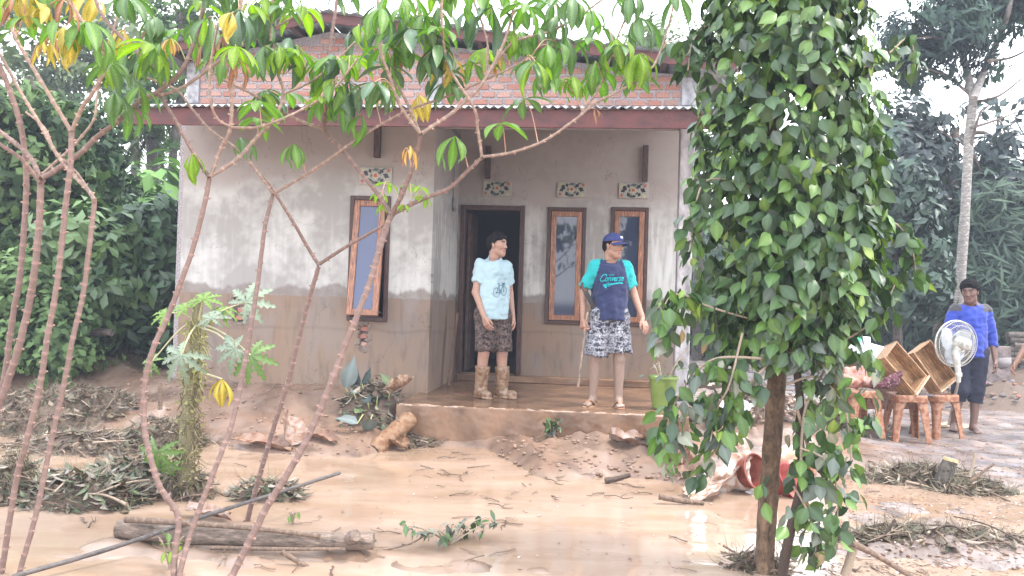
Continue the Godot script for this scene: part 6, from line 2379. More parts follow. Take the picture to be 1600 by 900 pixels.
	J.merge({"yaw": -0.55, "pitch": 0.12, "tilt": 0.05, "head": Vector3(-0.02, 1.545, 0.05), "tone": Color(0.215, 0.118, 0.085), "el_r": Vector3(-0.24, 1.08, 0.06), "wr_r": Vector3(-0.15, 0.93, 0.24), "curl_r": 1.2, "palm_r": Vector3(0, 1, 0.3),
		"el_l": Vector3(0.235, 1.06, -0.04), "wr_l": Vector3(0.245, 0.80, 0.06), "curl_l": 0.6, "knee_r": Vector3(-0.10, 0.47, 0.06), "ank_r": Vector3(-0.13, 0.075, -0.05), "knee_l": Vector3(0.07, 0.46, 0.03), "ank_l": Vector3(0.05, 0.075, 0.02),
		"foot_l": Vector3(0.1, 0, 1).normalized(), "leg_tint": Color(1.2, 1.3, 1.35), "mud_to": 0.34, "hair": 0.02}, true)
	q = seat(1512, 676, 0.05)
	o = person("man in bright blue long-sleeved shirt and dark rolled trousers carrying a fan", q, deg_to_rad(-12), J)
	var blue := Color(0.025, 0.05, 0.32)
	var bshirt := mat("blue_jersey", Color(1, 1, 1), 0.8, {"vc": true, "bump": tex.bump_soft, "bump_scale": 0.3, "rim": 0.3})
	s = shirt(o, J, bshirt, 0.82, 0.132, 1.42, 0.046, func(p: Vector3):
		if p.y > 1.405 and absf(p.x) < 0.09:
			return Color(0.10, 0.06, 0.07)
		return Color(0.05, 0.04, 0.048) if absf(p.x) > 0.11 and p.y > 1.335 else blue, 81)
	shorts(o, "trousers", J, mat("dark_trousers", Color(0.018, 0.02, 0.038), 0.9, {"bump": tex.bump_soft, "bump_scale": 0.4}), [1.3, 1.32], 0.108, 0.07, 83)

	# ---- somebody just beyond the right edge, one hand reaching into view
	J = base_pose()
	J.merge({"yaw": 0.2, "el_r": Vector3(-0.27, 1.05, 0.12), "wr_r": Vector3(-0.25, 0.80, 0.32), "curl_r": 0.6, "palm_r": Vector3(0.3, 0.6, 0.5)}, true)
	q = seat(1655, 690, 0.05)
	o = person("person at the right edge of whom only a reaching hand shows", q, deg_to_rad(-75), J)
	shirt(o, J, mat("grey_shirt", Color(0.18, 0.18, 0.2), 0.9, {"vc": true}), 0.82, 0.132, 0.7, 0.08, func(_p: Vector3): return Color.WHITE, 91)
	shorts(o, "trousers", J, mat("dark_trousers", Color(0.018, 0.02, 0.038), 0.9), [1.6, 1.6], 0.1, 0.06, 93)


func stool(label: String, px: float, py: float, depth: float, turn: float) -> Node3D:
	var q := at(px, py, depth)
	q.y = surf(q.x, q.z)
	var o := thing("plastic_stool", label, "stool", q, turn, "brown plastic stools in the yard")
	var m := mat("stool_plastic", Color(0.33, 0.175, 0.105), 0.42, {"tex": tex.mudstain, "scale": Vector3(2.2, 2.2, 2.2)})
	var mb := Mb.new()
	var rows := []
	for lay in [[0.0, 0.44], [0.6, 0.445], [0.93, 0.462], [1.0, 0.47], [1.04, 0.462], [1.05, 0.445], [1.07, 0.40], [1.03, 0.40], [0.95, 0.43], [0.0, 0.43]]:
		var row := PackedVector3Array()
		for k in 32:
			var a := TAU * k / 32.0
			var sq := 1.0 / pow(pow(absf(cos(a)), 4.0) + pow(absf(sin(a)), 4.0), 0.25)
			row.append(Vector3(cos(a), 0, sin(a)) * 0.165 * sq * lay[0] + Vector3(0, lay[1], 0))
		rows.append(row)
	mb.sheet(rows, Color.WHITE, true)
	part("seat", mb.mesh(), m, o)
	for sx in [-1.0, 1.0]:
		for sz in [-1.0, 1.0]:
			mb = Mb.new()
			rows = []
			for lay in [[0.42, 0.145, 0.085], [0.33, 0.155, 0.058], [0.15, 0.172, 0.046], [0.0, 0.188, 0.042]]:
				var row := PackedVector3Array()
				var c := Vector3(sx * lay[1], lay[0], sz * lay[1])
				lay[2] = lay[2] * 1.3
				# an angle section open towards the inside
				for e in [[-1.0, 0.0], [0.0, 0.0], [0.0, -1.0], [-0.25, -1.0], [-0.25, -0.25], [-1.0, -0.25]]:
					row.append(c + Vector3(sx * e[0] * lay[2], 0, sz * e[1] * lay[2]))
				rows.append(row)
			mb.sheet(rows, Color.WHITE, true)
			part("leg", mb.mesh(), m, o)
	return o


func drawer(label: String, c: Vector3, b: Basis) -> void:
	var o := thing("drawer", label, "drawer", c, 0.0, "wooden drawers drying on the stools")
	o.basis = b
	var m := mat("drawer_wood", Color(0.48, 0.265, 0.125), 0.55, {"tex": tex.grain, "scale": Vector3(7, 1.0, 7), "bump": tex.bump_fine, "bump_scale": 0.2})
	var pale := mat("drawer_rim", Color(0.58, 0.40, 0.25), 0.6, {"tex": tex.fine})
	var W := 0.31
	var L := 0.47
	var D := 0.16
	var mb := Mb.new()
	mb.box(Vector3(W - 0.03, L - 0.03, 0.008), hx(0, 0, -D / 2 + 0.012))
	part("bottom", mb.mesh(), m, o)
	for s in [-1.0, 1.0]:
		mb = Mb.new()
		mb.box(Vector3(0.016, L, D), hx(s * (W / 2 - 0.008), 0, 0), Color.WHITE, 0.002)
		part("side_board", mb.mesh(), m, o)
		mb = Mb.new()
		mb.box(Vector3(W - 0.034, 0.016, D - 0.002), hx(0, s * (L / 2 - 0.01), 0), Color.WHITE, 0.002)
		part("end_board", mb.mesh(), m, o)
	mb = Mb.new()
	mb.box(Vector3(W + 0.03, 0.02, D + 0.03), hx(0, -L / 2 - 0.011, 0), Color.WHITE, 0.003)
	part("front_panel", mb.mesh(), pale, o)


func heap(called: String, label: String, category: String, px: float, py: float, base_y: float, half: Vector3, counts: Array, tones: Array, group := "") -> Node3D:
	var q := on_level(px, py, base_y)
	q.y = surf(q.x, q.z)
	var o := thing(called, label, category, q, 0.0, group)
	var place := func(lift: float) -> Vector3:
		var a := r(0, TAU)
		var k := sqrt(rng.randf())
		var p := Vector3(cos(a) * k * half.x, 0, sin(a) * k * half.z)
		var top := half.y * (1.0 - k * k) * (0.75 + 0.25 * lumps.get_noise_2d(p.x * 4.0 + q.x, p.z * 4.0 + q.z))
		p.y = surf(q.x + p.x, q.z + p.z) - q.y + top * lift
		return p
	# a rough mound under it
	var mb := Mb.new()
	var rows := []
	for j in 7:
		var row := PackedVector3Array()
		for i in 22:
			var a := TAU * i / 22.0
			var k := 1.0 - j / 6.0
			var p := Vector3(cos(a) * half.x, 0, -sin(a) * half.z) * k * 0.95
			p.y = surf(q.x + p.x, q.z + p.z) - q.y + half.y * (1.0 - k * k) * (0.7 + 0.5 * lumps.get_noise_2d(p.x * 5.0, p.z * 5.0 + q.x)) - 0.02
			row.append(p)
		rows.append(row)
	mb.sheet(rows, Color.WHITE, true)
	part("mound", mb.mesh(), M.heap_mud, o)
	var leaf: ArrayMesh = _pepper_mesh(pepper_leaf_meshes(), 2)
	var xfs := []
	var cols := PackedColorArray()
	for i in counts[0]:
		var s := r(0.05, 0.12)
		var hp: Vector3 = place.call(r(0.85, 1.12))
		var away := atan2(hp.x, hp.z) + r(-1.1, 1.1)
		var slim := r(0.3, 0.95)
		xfs.append(Transform3D(Basis.from_euler(Vector3(r(1.2, 2.5), away, r(-0.7, 0.7))) * Basis.from_scale(Vector3(s * slim, s * (1.5 - slim * 0.5), s)), hp + Vector3(0, 0.012, 0)))
		var a: Color = pick(tones)
		cols.append(a * r(0.45, 1.15))
	if xfs.size():
		many("leaves", leaf, M.dead_leaf, o, xfs, cols)
	xfs = []
	cols = PackedColorArray()
	var grass: ArrayMesh = M.grass_blade
	for i in counts[1]:
		var s := r(0.09, 0.22)
		xfs.append(Transform3D(Basis.from_euler(Vector3(r(1.3, 1.95), r(0, TAU), r(-0.9, 0.9))).scaled(Vector3(s * 0.7, s, s * 0.4)), place.call(r(0.9, 1.2))))
		cols.append(Color(0.25, 0.19, 0.125).lerp(Color(0.10, 0.10, 0.055), rng.randf()) * r(0.6, 1.0))
	if xfs.size():
		many("grass", grass, M.dead_leaf, o, xfs, cols)
	for i in counts[2]:
		mb = Mb.new()
		var a: Vector3 = place.call(1.0)
		var d := Vector3(r(-1, 1), r(-0.15, 0.25), r(-1, 1)).normalized() * r(0.12, 0.4)
		limb(mb, [a - d * 0.5, a + Vector3(r(-0.02, 0.02), r(0, 0.03), 0), a + d * 0.5], r(0.004, 0.012), 0.003, 5)
		part("twig", mb.mesh(), pick([M.twig, M.twig_dark, M.pale_twig]), o)
	return o


# a torn sheet: curled strip of dry leaf sheath, cloth or foil
func curled(called: String, label: String, category: String, c: Vector3, b: Basis, len_: float, wid: float, curl: float, m: Material, seed_: int, group := "") -> Node3D:
	var o := thing(called, label, category, c, 0.0, group)
	o.basis = b
	var n := fnl(1.6, seed_, 2)
	var mb := Mb.new()
	for side in 2:
		var rows := []
		for j in 15:
			var t := j / 14.0
			var row := PackedVector3Array()
			var w := wid * (0.55 + 0.45 * sin(PI * clampf(t * 0.85 + 0.1, 0, 1))) * (1.0 + 0.25 * n.get_noise_2d(t * 3.0, 1.0))
			for i in 9:
				var u := i / 4.0 - 1.0
				var a := u * curl
				var x := sin(a) / maxf(curl, 0.05) * w * 0.5
				var y := (1.0 - cos(a)) / maxf(curl, 0.05) * w * 0.5 + n.get_noise_2d(u * 0.8 + 7.0, t * 1.5) * 0.035 - side * 0.004
				row.append(Vector3(x, y, (t - 0.5) * len_ + n.get_noise_2d(u * 0.8, 30.0 + t * 1.2) * 0.04))
			rows.append(row)
		if side:
			for row in rows:
				row.reverse()
		mb.sheet(rows)
	part("sheet", mb.mesh(), m, o)
	return o


func blob_thing(called: String, label: String, category: String, c: Vector3, caps: Array, m: Material, rough_: float, seed_: int, cell := 0.014, group := "") -> Node3D:
	var o := thing(called, label, category, c, 0.0, group)
	var lo := Vector3.ONE * 9
	var hi := -lo
	for k in caps:
		var e: Vector3 = Vector3.ONE * (maxf(k[2], k[3]) + 0.06)
		lo = lo.min(k[0] - e).min(k[1] - e)
		hi = hi.max(k[0] + e).max(k[1] + e)
	var s := Sdf.new(lo, hi, cell)
	for k in caps:
		s.cap(k[0], k[1], k[2], k[3], 0.03)
	s.rough(fnl(6.0, seed_, 4), rough_)
	var mb := Mb.new()
	s.into(mb, func(_p: Vector3): return Color.WHITE)
	part("folds", mb.mesh(), m, o)
	return o


func build_props() -> void:
	M.heap_mud = mat("heap_mud", Color(0.15, 0.10, 0.07), 0.7, {"tex": tex.fine, "scale": Vector3(2, 2, 2), "bump": tex.bump, "bump_scale": 1.2})
	M.dead_leaf = mat("dead_leaf", Color(1, 1, 1), 0.6, {"vc": true, "back": Color(0.2, 0.16, 0.08)})
	M.twig = mat("twig", Color(0.26, 0.175, 0.125), 0.85, {"tex": tex.grain, "scale": Vector3(5, 5, 5)})
	M.twig_dark = mat("twig_dark", Color(0.12, 0.08, 0.06), 0.85, {"tex": tex.grain, "scale": Vector3(5, 5, 5)})
	var gb := Mb.new()
	for k in 4:
		var a := k * 1.7
		var row0 := PackedVector3Array()
		var rows := []
		for j in 6:
			var t := j / 5.0
			var w := 0.028 * (1.0 - t * 0.9)
			var c := Vector3(sin(a) * 0.3 * t * t + (k - 1.5) * 0.05, t, cos(a) * 0.45 * t * t)
			rows.append(PackedVector3Array([c - Vector3(w, 0, 0), c + Vector3(w, 0, 0)]))
		gb.sheet(rows)
	M.grass_blade = gb.mesh()
	var muddy := [Color(0.16, 0.13, 0.08), Color(0.20, 0.15, 0.11), Color(0.12, 0.105, 0.07), Color(0.26, 0.21, 0.165), Color(0.085, 0.09, 0.05), Color(0.15, 0.10, 0.07)]
	var greenish := [Color(0.10, 0.125, 0.07), Color(0.19, 0.185, 0.13), Color(0.065, 0.085, 0.045), Color(0.16, 0.12, 0.08), Color(0.27, 0.235, 0.19), Color(0.11, 0.085, 0.06)]
	var brown := [Color(0.30, 0.20, 0.14), Color(0.22, 0.14, 0.10), Color(0.38, 0.28, 0.22), Color(0.45, 0.38, 0.34), Color(0.16, 0.10, 0.08)]

	# ---- stools, drawers, cloth
	stool("brown plastic stool under the bundle of cloth, leftmost of the three", 1340, 680, 8.3, 0.15)
	stool("middle brown plastic stool, carrying the front wooden drawer", 1415, 680, 8.35, -0.1)
	var st := stool("brown plastic stool nearest the man with the fan", 1463, 676, 8.7, 0.3)
	drawer("empty pale wooden drawer standing tilted on the middle stool, front of two", at(1406, 577, 8.35), Basis.from_euler(Vector3(-0.15, 0.42, 0.0)) * Basis.from_euler(Vector3(-0.25, 0, 0.62)))
	drawer("empty wooden drawer leaning behind the other one, next to the fan", at(1453, 573, 8.75), Basis.from_euler(Vector3(-0.15, 0.30, 0.0)) * Basis.from_euler(Vector3(-0.2, 0, 0.5)))
	var rag := thing("rag", "dark wet rag under the drawers on the middle stool", "rag", at(1430, 616, 8.35))
	var mb := Mb.new()
	mb.box(Vector3(0.3, 0.03, 0.22), Transform3D(), Color.WHITE, 0.012, 0.01, rng)
	part("cloth", mb.mesh(), mat("rag_cloth", Color(0.07, 0.06, 0.065), 0.9, {}), rag)
	var seat1 := at(1345, 605, 8.3)
	blob_thing("cloth_bundle", "bundle of washed-out pink cloth heaped on the left stool", "cloth", seat1, [[Vector3(-0.14, 0.05, 0), Vector3(0.16, 0.08, 0.02), 0.07, 0.06], [Vector3(-0.1, 0.15, -0.05), Vector3(0.18, 0.17, -0.02), 0.06, 0.05], [Vector3(0.05, 0.24, -0.04), Vector3(0.22, 0.20, 0.0), 0.05, 0.035]], mat("pink_cloth", Color(0.45, 0.28, 0.25), 0.9, {"tex": tex.mudstain, "scale": Vector3(2, 2, 2)}), 0.05, 5)
	blob_thing("cloth_bundle", "maroon and cream cloth hanging over the right edge of the left stool", "cloth", seat1 + Vector3(0.17, 0.02, 0.1), [[Vector3(-0.08, 0.02, 0), Vector3(0.14, 0.05, 0.0), 0.05, 0.05], [Vector3(0.1, 0.09, -0.02), Vector3(0.18, 0.13, 0), 0.045, 0.04]], camo("maroon_print", [[0.0, Color(0.24, 0.10, 0.16)], [0.5, Color(0.62, 0.50, 0.46)], [0.6, Color(0.36, 0.16, 0.22)]], 0.014, 8, 2.5), 0.045, 7)

	# ---- fan
	var fc := at(1494, 537, 8.72)
	var fo := thing("standing_fan", "cream standing fan with round wire guard, carried by the man in blue", "fan", fc)
	var cream := mat("fan_cream", Color(0.62, 0.60, 0.53), 0.4, {"tex": tex.blotch, "scale": Vector3(2.5, 2.5, 2.5)})
	var face := Basis.from_euler(Vector3(0.05, 0.25, 0))
	var guard := Mb.new()
	var rad := 0.245
	for ring in [[1.0, -0.02, 0.009], [0.985, 0.03, 0.004], [0.8, 0.052, 0.003], [0.55, 0.066, 0.003], [0.32, 0.07, 0.005], [0.8, -0.07, 0.003], [0.4, -0.085, 0.004]]:
		var pts := PackedVector3Array()
		for k in 41:
			var a := TAU * k / 40.0
			pts.append(face * Vector3(cos(a) * rad * ring[0], sin(a) * rad * ring[0], ring[1]))
		guard.tube(pts, taper(41, ring[2], ring[2]), 5, Color.WHITE, false)
	part("guard", guard.mesh(), cream, fo)
	guard = Mb.new()
	for k in 90:
		var a := TAU * k / 64.0
		var d := Vector3(cos(a), sin(a), 0) * rad
		var e := Vector3(cos(a + 0.12), sin(a + 0.12), 0) * rad
		guard.tube(PackedVector3Array([face * (d * 0.25 + Vector3(0, 0, 0.071)), face * (d * 0.6 + Vector3(0, 0, 0.064)), face * (d * 0.86 + Vector3(0, 0, 0.048)), face * (e * 0.995 + Vector3(0, 0, 0.0))]), taper(4, 0.0022, 0.0022), 3, Color.WHITE, false)
		guard.tube(PackedVector3Array([face * (d * 0.25 + Vector3(0, 0, -0.088)), face * (d * 0.7 + Vector3(0, 0, -0.075)), face * (e * 0.995 + Vector3(0, 0, -0.02))]), taper(3, 0.0022, 0.0022), 3, Color.WHITE, false)
	part("guard_wires", guard.mesh(), cream, fo).set_meta("kind", "stuff")
	for k in 3:
		var bl := Mb.new()
		var rows := []
		for j in 9:
			var t := j / 8.0
			var row := PackedVector3Array()
			for i in 7:
				var u := i / 6.0
				var a := k * TAU / 3.0 + 0.35 + (u - 0.35) * (2.3 - 0.6 * t) * sin(PI * (0.22 + 0.72 * t))
				row.append(face * Vector3(cos(a) * (0.03 + t * 0.19), sin(a) * (0.03 + t * 0.19), -0.02 + (u - 0.5) * 0.045))
			rows.append(row)
		bl.sheet(rows)
		part("blade", bl.mesh(), mat("fan_blade", Color(0.68, 0.74, 0.84), 0.25, {"tex": tex.blotch}), fo)
	mb = Mb.new()
	mb.lathe(PackedVector2Array([Vector2(0, 0.215), Vector2(0.028, 0.214), Vector2(0.03, 0.205), Vector2(0.05, 0.2), Vector2(0.058, 0.185), Vector2(0.062, 0.11), Vector2(0.07, 0.08), Vector2(0.066, 0.06), Vector2(0, 0.058)]), 22, Transform3D(face * Basis.from_euler(Vector3(PI / 2, 0, 0)) * Basis.from_euler(Vector3(0, 0, 0)), face * Vector3(-0.035, 0.01, -0.0)))
	part("motor", mb.mesh(), cream, fo)
	mb = Mb.new()
	var inv := fo.transform.affine_inverse()
	limb(mb, [face * Vector3(-0.04, -0.02, 0.10), Vector3(-0.06, -0.10, 0.11), Vector3(-0.055, -0.2, 0.12), Vector3(-0.035, -0.31, 0.12)], 0.045, 0.028, 12)
	mb.lathe(PackedVector2Array([Vector2(0.016, -0.40), Vector2(0.022, -0.40), Vector2(0.024, -0.345), Vector2(0.034, -0.335), Vector2(0.034, -0.30), Vector2(0.016, -0.29)]), 14, Transform3D(Basis(), Vector3(-0.033, 0, 0.12)))
	part("neck", mb.mesh(), cream, fo)
	var foot := seat(1482, 668, 0.05)
	mb = Mb.new()
	mb.tube(PackedVector3Array([Vector3(-0.033, -0.38, 0.12), inv * (foot + Vector3(0, 0.03, 0))]), PackedFloat32Array([0.014, 0.016]), 10)
	part("pole", mb.mesh(), cream, fo)
	mb = Mb.new()
	mb.box(Vector3(0.36, 0.035, 0.32), Transform3D(Basis.from_euler(Vector3(0, 0.4, 0)), inv * (foot + Vector3(0.04, 0.02, 0))), Color.WHITE, 0.014, 0.004, rng)
	part("base", mb.mesh(), mat("fan_base", Color(0.50, 0.42, 0.33), 0.6, {"tex": tex.mudstain}), fo)

	# ---- yard: rubble, low wall, logs, hose, roofing sheet, tyre
	var wq := at(1552, 540, 13.0)
	var lw := thing("low_wall", "short brown cement wall stub standing on the rubble behind the man in blue", "wall", Vector3(wq.x, 0, wq.z), 0.1)
	mb = Mb.new()
	mb.box(Vector3(0.52, 1.05, 0.12), hx(0, 0.36, 0), Color.WHITE, 0.01, 0.006, rng)
	part("slab", mb.mesh(), mat("wall_stub", Color(0.21, 0.165, 0.155), 0.9, {"tex": tex.blotch, "bump": tex.bump, "bump_scale": 0.6}), lw)
	var rq := at(1570, 580, 12.0)
	var rub := thing("rubble_heap", "low heap of broken stones and brick bits in front of the wall stub", "rubble", Vector3(rq.x, surf(rq.x, rq.z), rq.z))
	var stones := []
	for k in 4:
		var sm := Mb.new()
		var s := Sdf.new(Vector3(-1.3, -1.3, -1.3), Vector3(1.3, 1.3, 1.3), 0.28)
		s.cap(Vector3(-0.35, 0, 0), Vector3(0.35, 0.1, 0), 0.6, 0.5, 0.1)
		s.rough(fnl(0.9, 40 + k, 3), 0.9)
		s.cut(Vector3(0.2, 0, 0.3), Vector3(0.6, 0.2 * k - 0.3, 0.7).normalized())
		s.cut(Vector3(-0.5, 0, 0), Vector3(-0.9, 0.3, 0.1 * k).normalized())
		s.cut(Vector3(0.3 * (k - 1.5), 0.35, 0), Vector3(0.2, 1, 0.1 * k).normalized())
		s.into(sm, func(_p: Vector3): return Color.WHITE)
		stones.append(sm.mesh())
	var smats := [mat("stone_grey", Color(0.24, 0.21, 0.205), 0.9, {"tex": tex.fine, "bump": tex.bump}), mat("stone_brown", Color(0.30, 0.205, 0.16), 0.9, {"tex": tex.fine, "bump": tex.bump}), mat("stone_red", Color(0.36, 0.16, 0.11), 0.9, {"tex": tex.fine, "bump": tex.bump})]
	for k in 70:
		var s := r(0.035, 0.085)
		var p := Vector3(r(-1.2, 1.0), 0, r(-0.8, 0.7))
		p.y = maxf(0.0, 0.42 - p.length() * 0.33) * r(0.7, 1.0) + s * 0.2
		part("stone", stones[k % 4], pick(smats), rub, Transform3D(Basis.from_euler(Vector3(r(0, 3), r(0, 3), r(0, 3))).scaled(Vector3(s * r(1, 1.5), s * 0.8, s)), p))
	mb = Mb.new()
	var mrows := []
	for j in 6:
		var row := PackedVector3Array()
		for i in 18:
			var a := TAU * i / 18.0
			var k := 1.0 - j / 5.0
			row.append(Vector3(cos(a) * 1.35 * k, maxf(-0.02, 0.40 * (1 - k) - 0.03 + r(-0.02, 0.02)), -sin(a) * 0.95 * k))
		mrows.append(row)
	mb.sheet(mrows, Color.WHITE, true)
	part("earth", mb.mesh(), M.heap_mud, rub)
	var big := thing("rock", "angular grey rock leaning against the rubble by the right edge", "rock", at(1572, 566, 11.6))
	part("stone", stones[1], smats[0], big, Transform3D(Basis.from_euler(Vector3(0.3, 0.5, 0.4)).scaled(Vector3(0.2, 0.15, 0.15)), Vector3.ZERO))
	for k in 6:
		var c := at(1600 + r(-4, 10), 562 - k * 7.5, 13.4)
		var lg := thing("stacked_log", ["lowest dark log of the stack at the right edge", "second dark log from the bottom of the stack at the right edge", "third dark log from the bottom of the stack at the right edge", "third dark log from the top of the stack at the right edge", "second dark log from the top of the stack at the right edge", "topmost dark log of the stack at the right edge"][k], "log", c, 0.0, "logs stacked at the right edge")
		mb = Mb.new()
		limb(mb, [Vector3(-0.35 + r(-0.1, 0.1), 0, 0.05), Vector3(0.2, r(-0.02, 0.02), 0), Vector3(1.2, 0, -0.05)], 0.062, 0.055, 10)
		part("wood", mb.mesh(), M.bark_dark if k % 3 else M.bark_mid, lg)
	# the stack rests on a bank of earth
	var bk := at(1640, 585, 13.4)
	var bank := thing("earth_bank", "bank of earth under the stacked logs at the right edge", "earth", Vector3(bk.x, surf(bk.x, bk.z), bk.z))
	mb = Mb.new()
	mrows = []
	for j in 6:
		var row := PackedVector3Array()
		for i in 18:
			var a := TAU * i / 18.0
			var k := 1.0 - j / 5.0
			row.append(Vector3(cos(a) * 1.5 * k, 0.5 * sqrt(1 - k * k) - 0.03 + r(-0.03, 0.03), -sin(a) * 0.9 * k))
		mrows.append(row)
	mb.sheet(mrows, Color.WHITE, true)
	part("mound", mb.mesh(), M.heap_mud, bank)
	var ho := thing("hose", "thick grey pipe lying in a loop on the ground behind the man in blue", "pipe", seat(1560, 594, 0.06))
	var hp := []
	for q in [[1380, 600], [1440, 603], [1500, 601], [1540, 598], [1580, 595], [1620, 588], [1640, 582], [1610, 577], [1570, 578], [1546, 583], [1560, 588], [1600, 587], [1660, 590], [1720, 592]]:
		hp.append(seat(q[0], q[1], 0.06) - ho.position + Vector3(0, 0.055, 0))
	mb = Mb.new()
	var hpp := smooth_path(hp, 6)
	mb.tube(hpp, taper(hpp.size(), 0.055, 0.055), 9)
	part("pipe", mb.mesh(), mat("grey_pipe", Color(0.25, 0.27, 0.31), 0.5, {"tex": tex.mudstain}), ho)
	var rs := thing("roofing_sheet", "pale corrugated roofing sheet lying tilted behind the cloth bundle", "metal sheet", at(1372, 552, 9.4))
	mb = Mb.new()
	var srows := []
	for e in [-0.45, 0.45]:
		var row := PackedVector3Array()
		for i in 61:
			row.append(Vector3(e, 0.016 * cos(i / 60.0 * TAU * 9), (i / 60.0 - 0.5) * 0.75))
		srows.append(row)
	mb.sheet(srows)
	part("sheet", mb.mesh(), mat("pale_zinc", Color(0.62, 0.64, 0.68), 0.4, {"metal": 0.3, "tex": tex.blotch}), rs, Transform3D(Basis.from_euler(Vector3(0.32, 0.2, -0.22)), Vector3.ZERO))
	mb = Mb.new()
	for k in [-1.0, 1.0]:
		mb.box(Vector3(0.9, 0.5, 0.05), hx(0, -0.33, k * 0.2, Vector3(0, 0.2, -0.15)), Color.WHITE, 0.005)
	var cb := thing("cupboard", "low brown cupboard carcass under the roofing sheet", "cupboard", rs.position)
	mb = Mb.new()
	mb.box(Vector3(0.85, 0.5, 0.5), hx(-0.02, -0.36, -0.02, Vector3(0, 0.2, 0)), Color.WHITE, 0.006)
	part("carcass", mb.mesh(), mat("cupboard_wood", Color(0.24, 0.115, 0.075), 0.6, {"tex": tex.grain, "scale": Vector3(1, 6, 6)}), cb)
	var bx := thing("carton", "small green and white carton on the roofing sheet", "box", at(1346, 531, 9.4))
	mb = Mb.new()
	mb.box(Vector3(0.13, 0.075, 0.1), hx(0.02, 0, 0), Color.WHITE, 0.004)
	part("carton_body", mb.mesh(), mat("carton_white", Color(0.65, 0.72, 0.7), 0.6, {}), bx)
	mb = Mb.new()
	mb.box(Vector3(0.07, 0.077, 0.102), hx(-0.06, 0.001, 0), Color.WHITE, 0.004)
	part("green_end", mb.mesh(), mat("carton_green", Color(0.06, 0.45, 0.25), 0.6, {}), bx)
	var ty := thing("tyre", "dark tyre leaning behind the leftmost stool", "tyre", seat(1330, 655, 0.05) + Vector3(0, 0.2, 0))
	mb = Mb.new()
	var tp := PackedVector3Array()
	for k in 33:
		tp.append(Basis.from_euler(Vector3(0.5, 0.4, 0)) * Vector3(cos(TAU * k / 32) * 0.24, sin(TAU * k / 32) * 0.24, 0))
	mb.tube(tp, taper(33, 0.055, 0.055), 10, Color.WHITE, false)
	part("rubber", mb.mesh(), mat("tyre_rubber", Color(0.025, 0.025, 0.027), 0.8, {"bump": tex.bump_fine}), ty)
	# things washed together behind the vine
	for k in 3:
		curled("torn_sheet", ["crumpled pale plastic sheet on the litter heap behind the vine's post", "grey torn plastic lying on the litter heap left of the post", "dull plastic scrap at the top of the litter heap by the porch end"][k], "plastic sheet", at([1230, 1150, 1120][k], [660, 640, 605][k], [8.2, 8.0, 8.4][k]), Basis.from_euler(Vector3(r(-0.4, 0.4), r(0, 3), r(-0.3, 0.3))), 0.5, 0.35, 0.6, mat("plastic_%d" % k, [Color(0.55, 0.55, 0.58), Color(0.45, 0.47, 0.5), Color(0.5, 0.42, 0.38)][k], 0.35, {}), 20 + k)
	heap("litter_heap", "heap of washed-up dry leaves and sticks beside the porch end", "litter", 1160, 665, 0.1, Vector3(0.85, 0.34, 0.75), [700, 60, 40], brown)
	heap("litter_heap", "dark litter heap right of the vine's post, behind it", "litter", 1275, 672, 0.08, Vector3(0.7, 0.3, 0.6), [420, 60, 24], muddy)

	# ---- sack, basins
	var sq := seat(1132, 770)
	blob_thing("sack", "dirty white woven sack slumped in the water left of the post", "sack", sq, [[Vector3(0.0, 0.1, -0.1), Vector3(0.03, 0.42, -0.2), 0.13, 0.085], [Vector3(0.1, 0.1, -0.1), Vector3(0.14, 0.36, -0.15), 0.11, 0.07], [Vector3(-0.03, 0.40, -0.2), Vector3(-0.06, 0.50, -0.22), 0.06, 0.03]], mat("sack_weave", Color(0.50, 0.44, 0.41), 0.75, {"tex": tex.mudstain, "scale": Vector3(1.6, 1.6, 1.6), "bump": tex.bump_fine, "bump_scale": 0.5}), 0.06, 31)
	curled("sack_flap", "stiff folded flap of dirty white sacking pointing out of the water", "sacking", sq + Vector3(-0.1, 0.075, 0.1), Basis.from_euler(Vector3(0.35, -0.75, 0.15)), 0.5, 0.34, 0.9, mat("flap_weave", Color(0.44, 0.375, 0.345), 0.75, {"tex": tex.mudstain, "scale": Vector3(2, 2, 2), "bump": tex.bump_fine}), 33)
	var pot := mat("red_plastic", Color(0.25, 0.078, 0.06), 0.45, {"tex": tex.mudstain, "scale": Vector3(1.5, 1.5, 1.5)})
	var tub := thing("basin", "reddish plastic tub lying on its side between sack and post", "basin", seat(1163, 768) + Vector3(0, 0.09, -0.02))
	mb = Mb.new()
	mb.lathe(PackedVector2Array([Vector2(0, -0.17), Vector2(0.13, -0.17), Vector2(0.15, -0.15), Vector2(0.185, 0.15), Vector2(0.205, 0.16), Vector2(0.205, 0.17), Vector2(0.18, 0.168), Vector2(0.145, -0.14), Vector2(0, -0.155)]), 28, Transform3D(Basis.from_euler(Vector3(0.15, -0.85, -1.25)).scaled(Vector3(0.66, 0.66, 0.66)), Vector3(0, 0.04, 0)))
	part("shell", mb.mesh(), pot, tub)
	var bowl := thing("basin", "dark red bowl tipped over in the water right of the post", "basin", seat(1232, 772) + Vector3(0, 0.06, 0))
	mb = Mb.new()
	mb.lathe(PackedVector2Array([Vector2(0, -0.07), Vector2(0.08, -0.07), Vector2(0.15, 0.05), Vector2(0.165, 0.055), Vector2(0.145, 0.05), Vector2(0.075, -0.06), Vector2(0, -0.06)]), 24, Transform3D(Basis.from_euler(Vector3(0.9, 0.3, -0.4)), Vector3.ZERO))
	part("shell", mb.mesh(), mat("dark_red_plastic", Color(0.30, 0.05, 0.05), 0.35, {"tex": tex.mudstain}), bowl)
	var jar := thing("jar", "pale pink rounded jar lying behind the post", "jar", seat(1250, 752) + Vector3(0, 0.09, -0.2))
	mb = Mb.new()
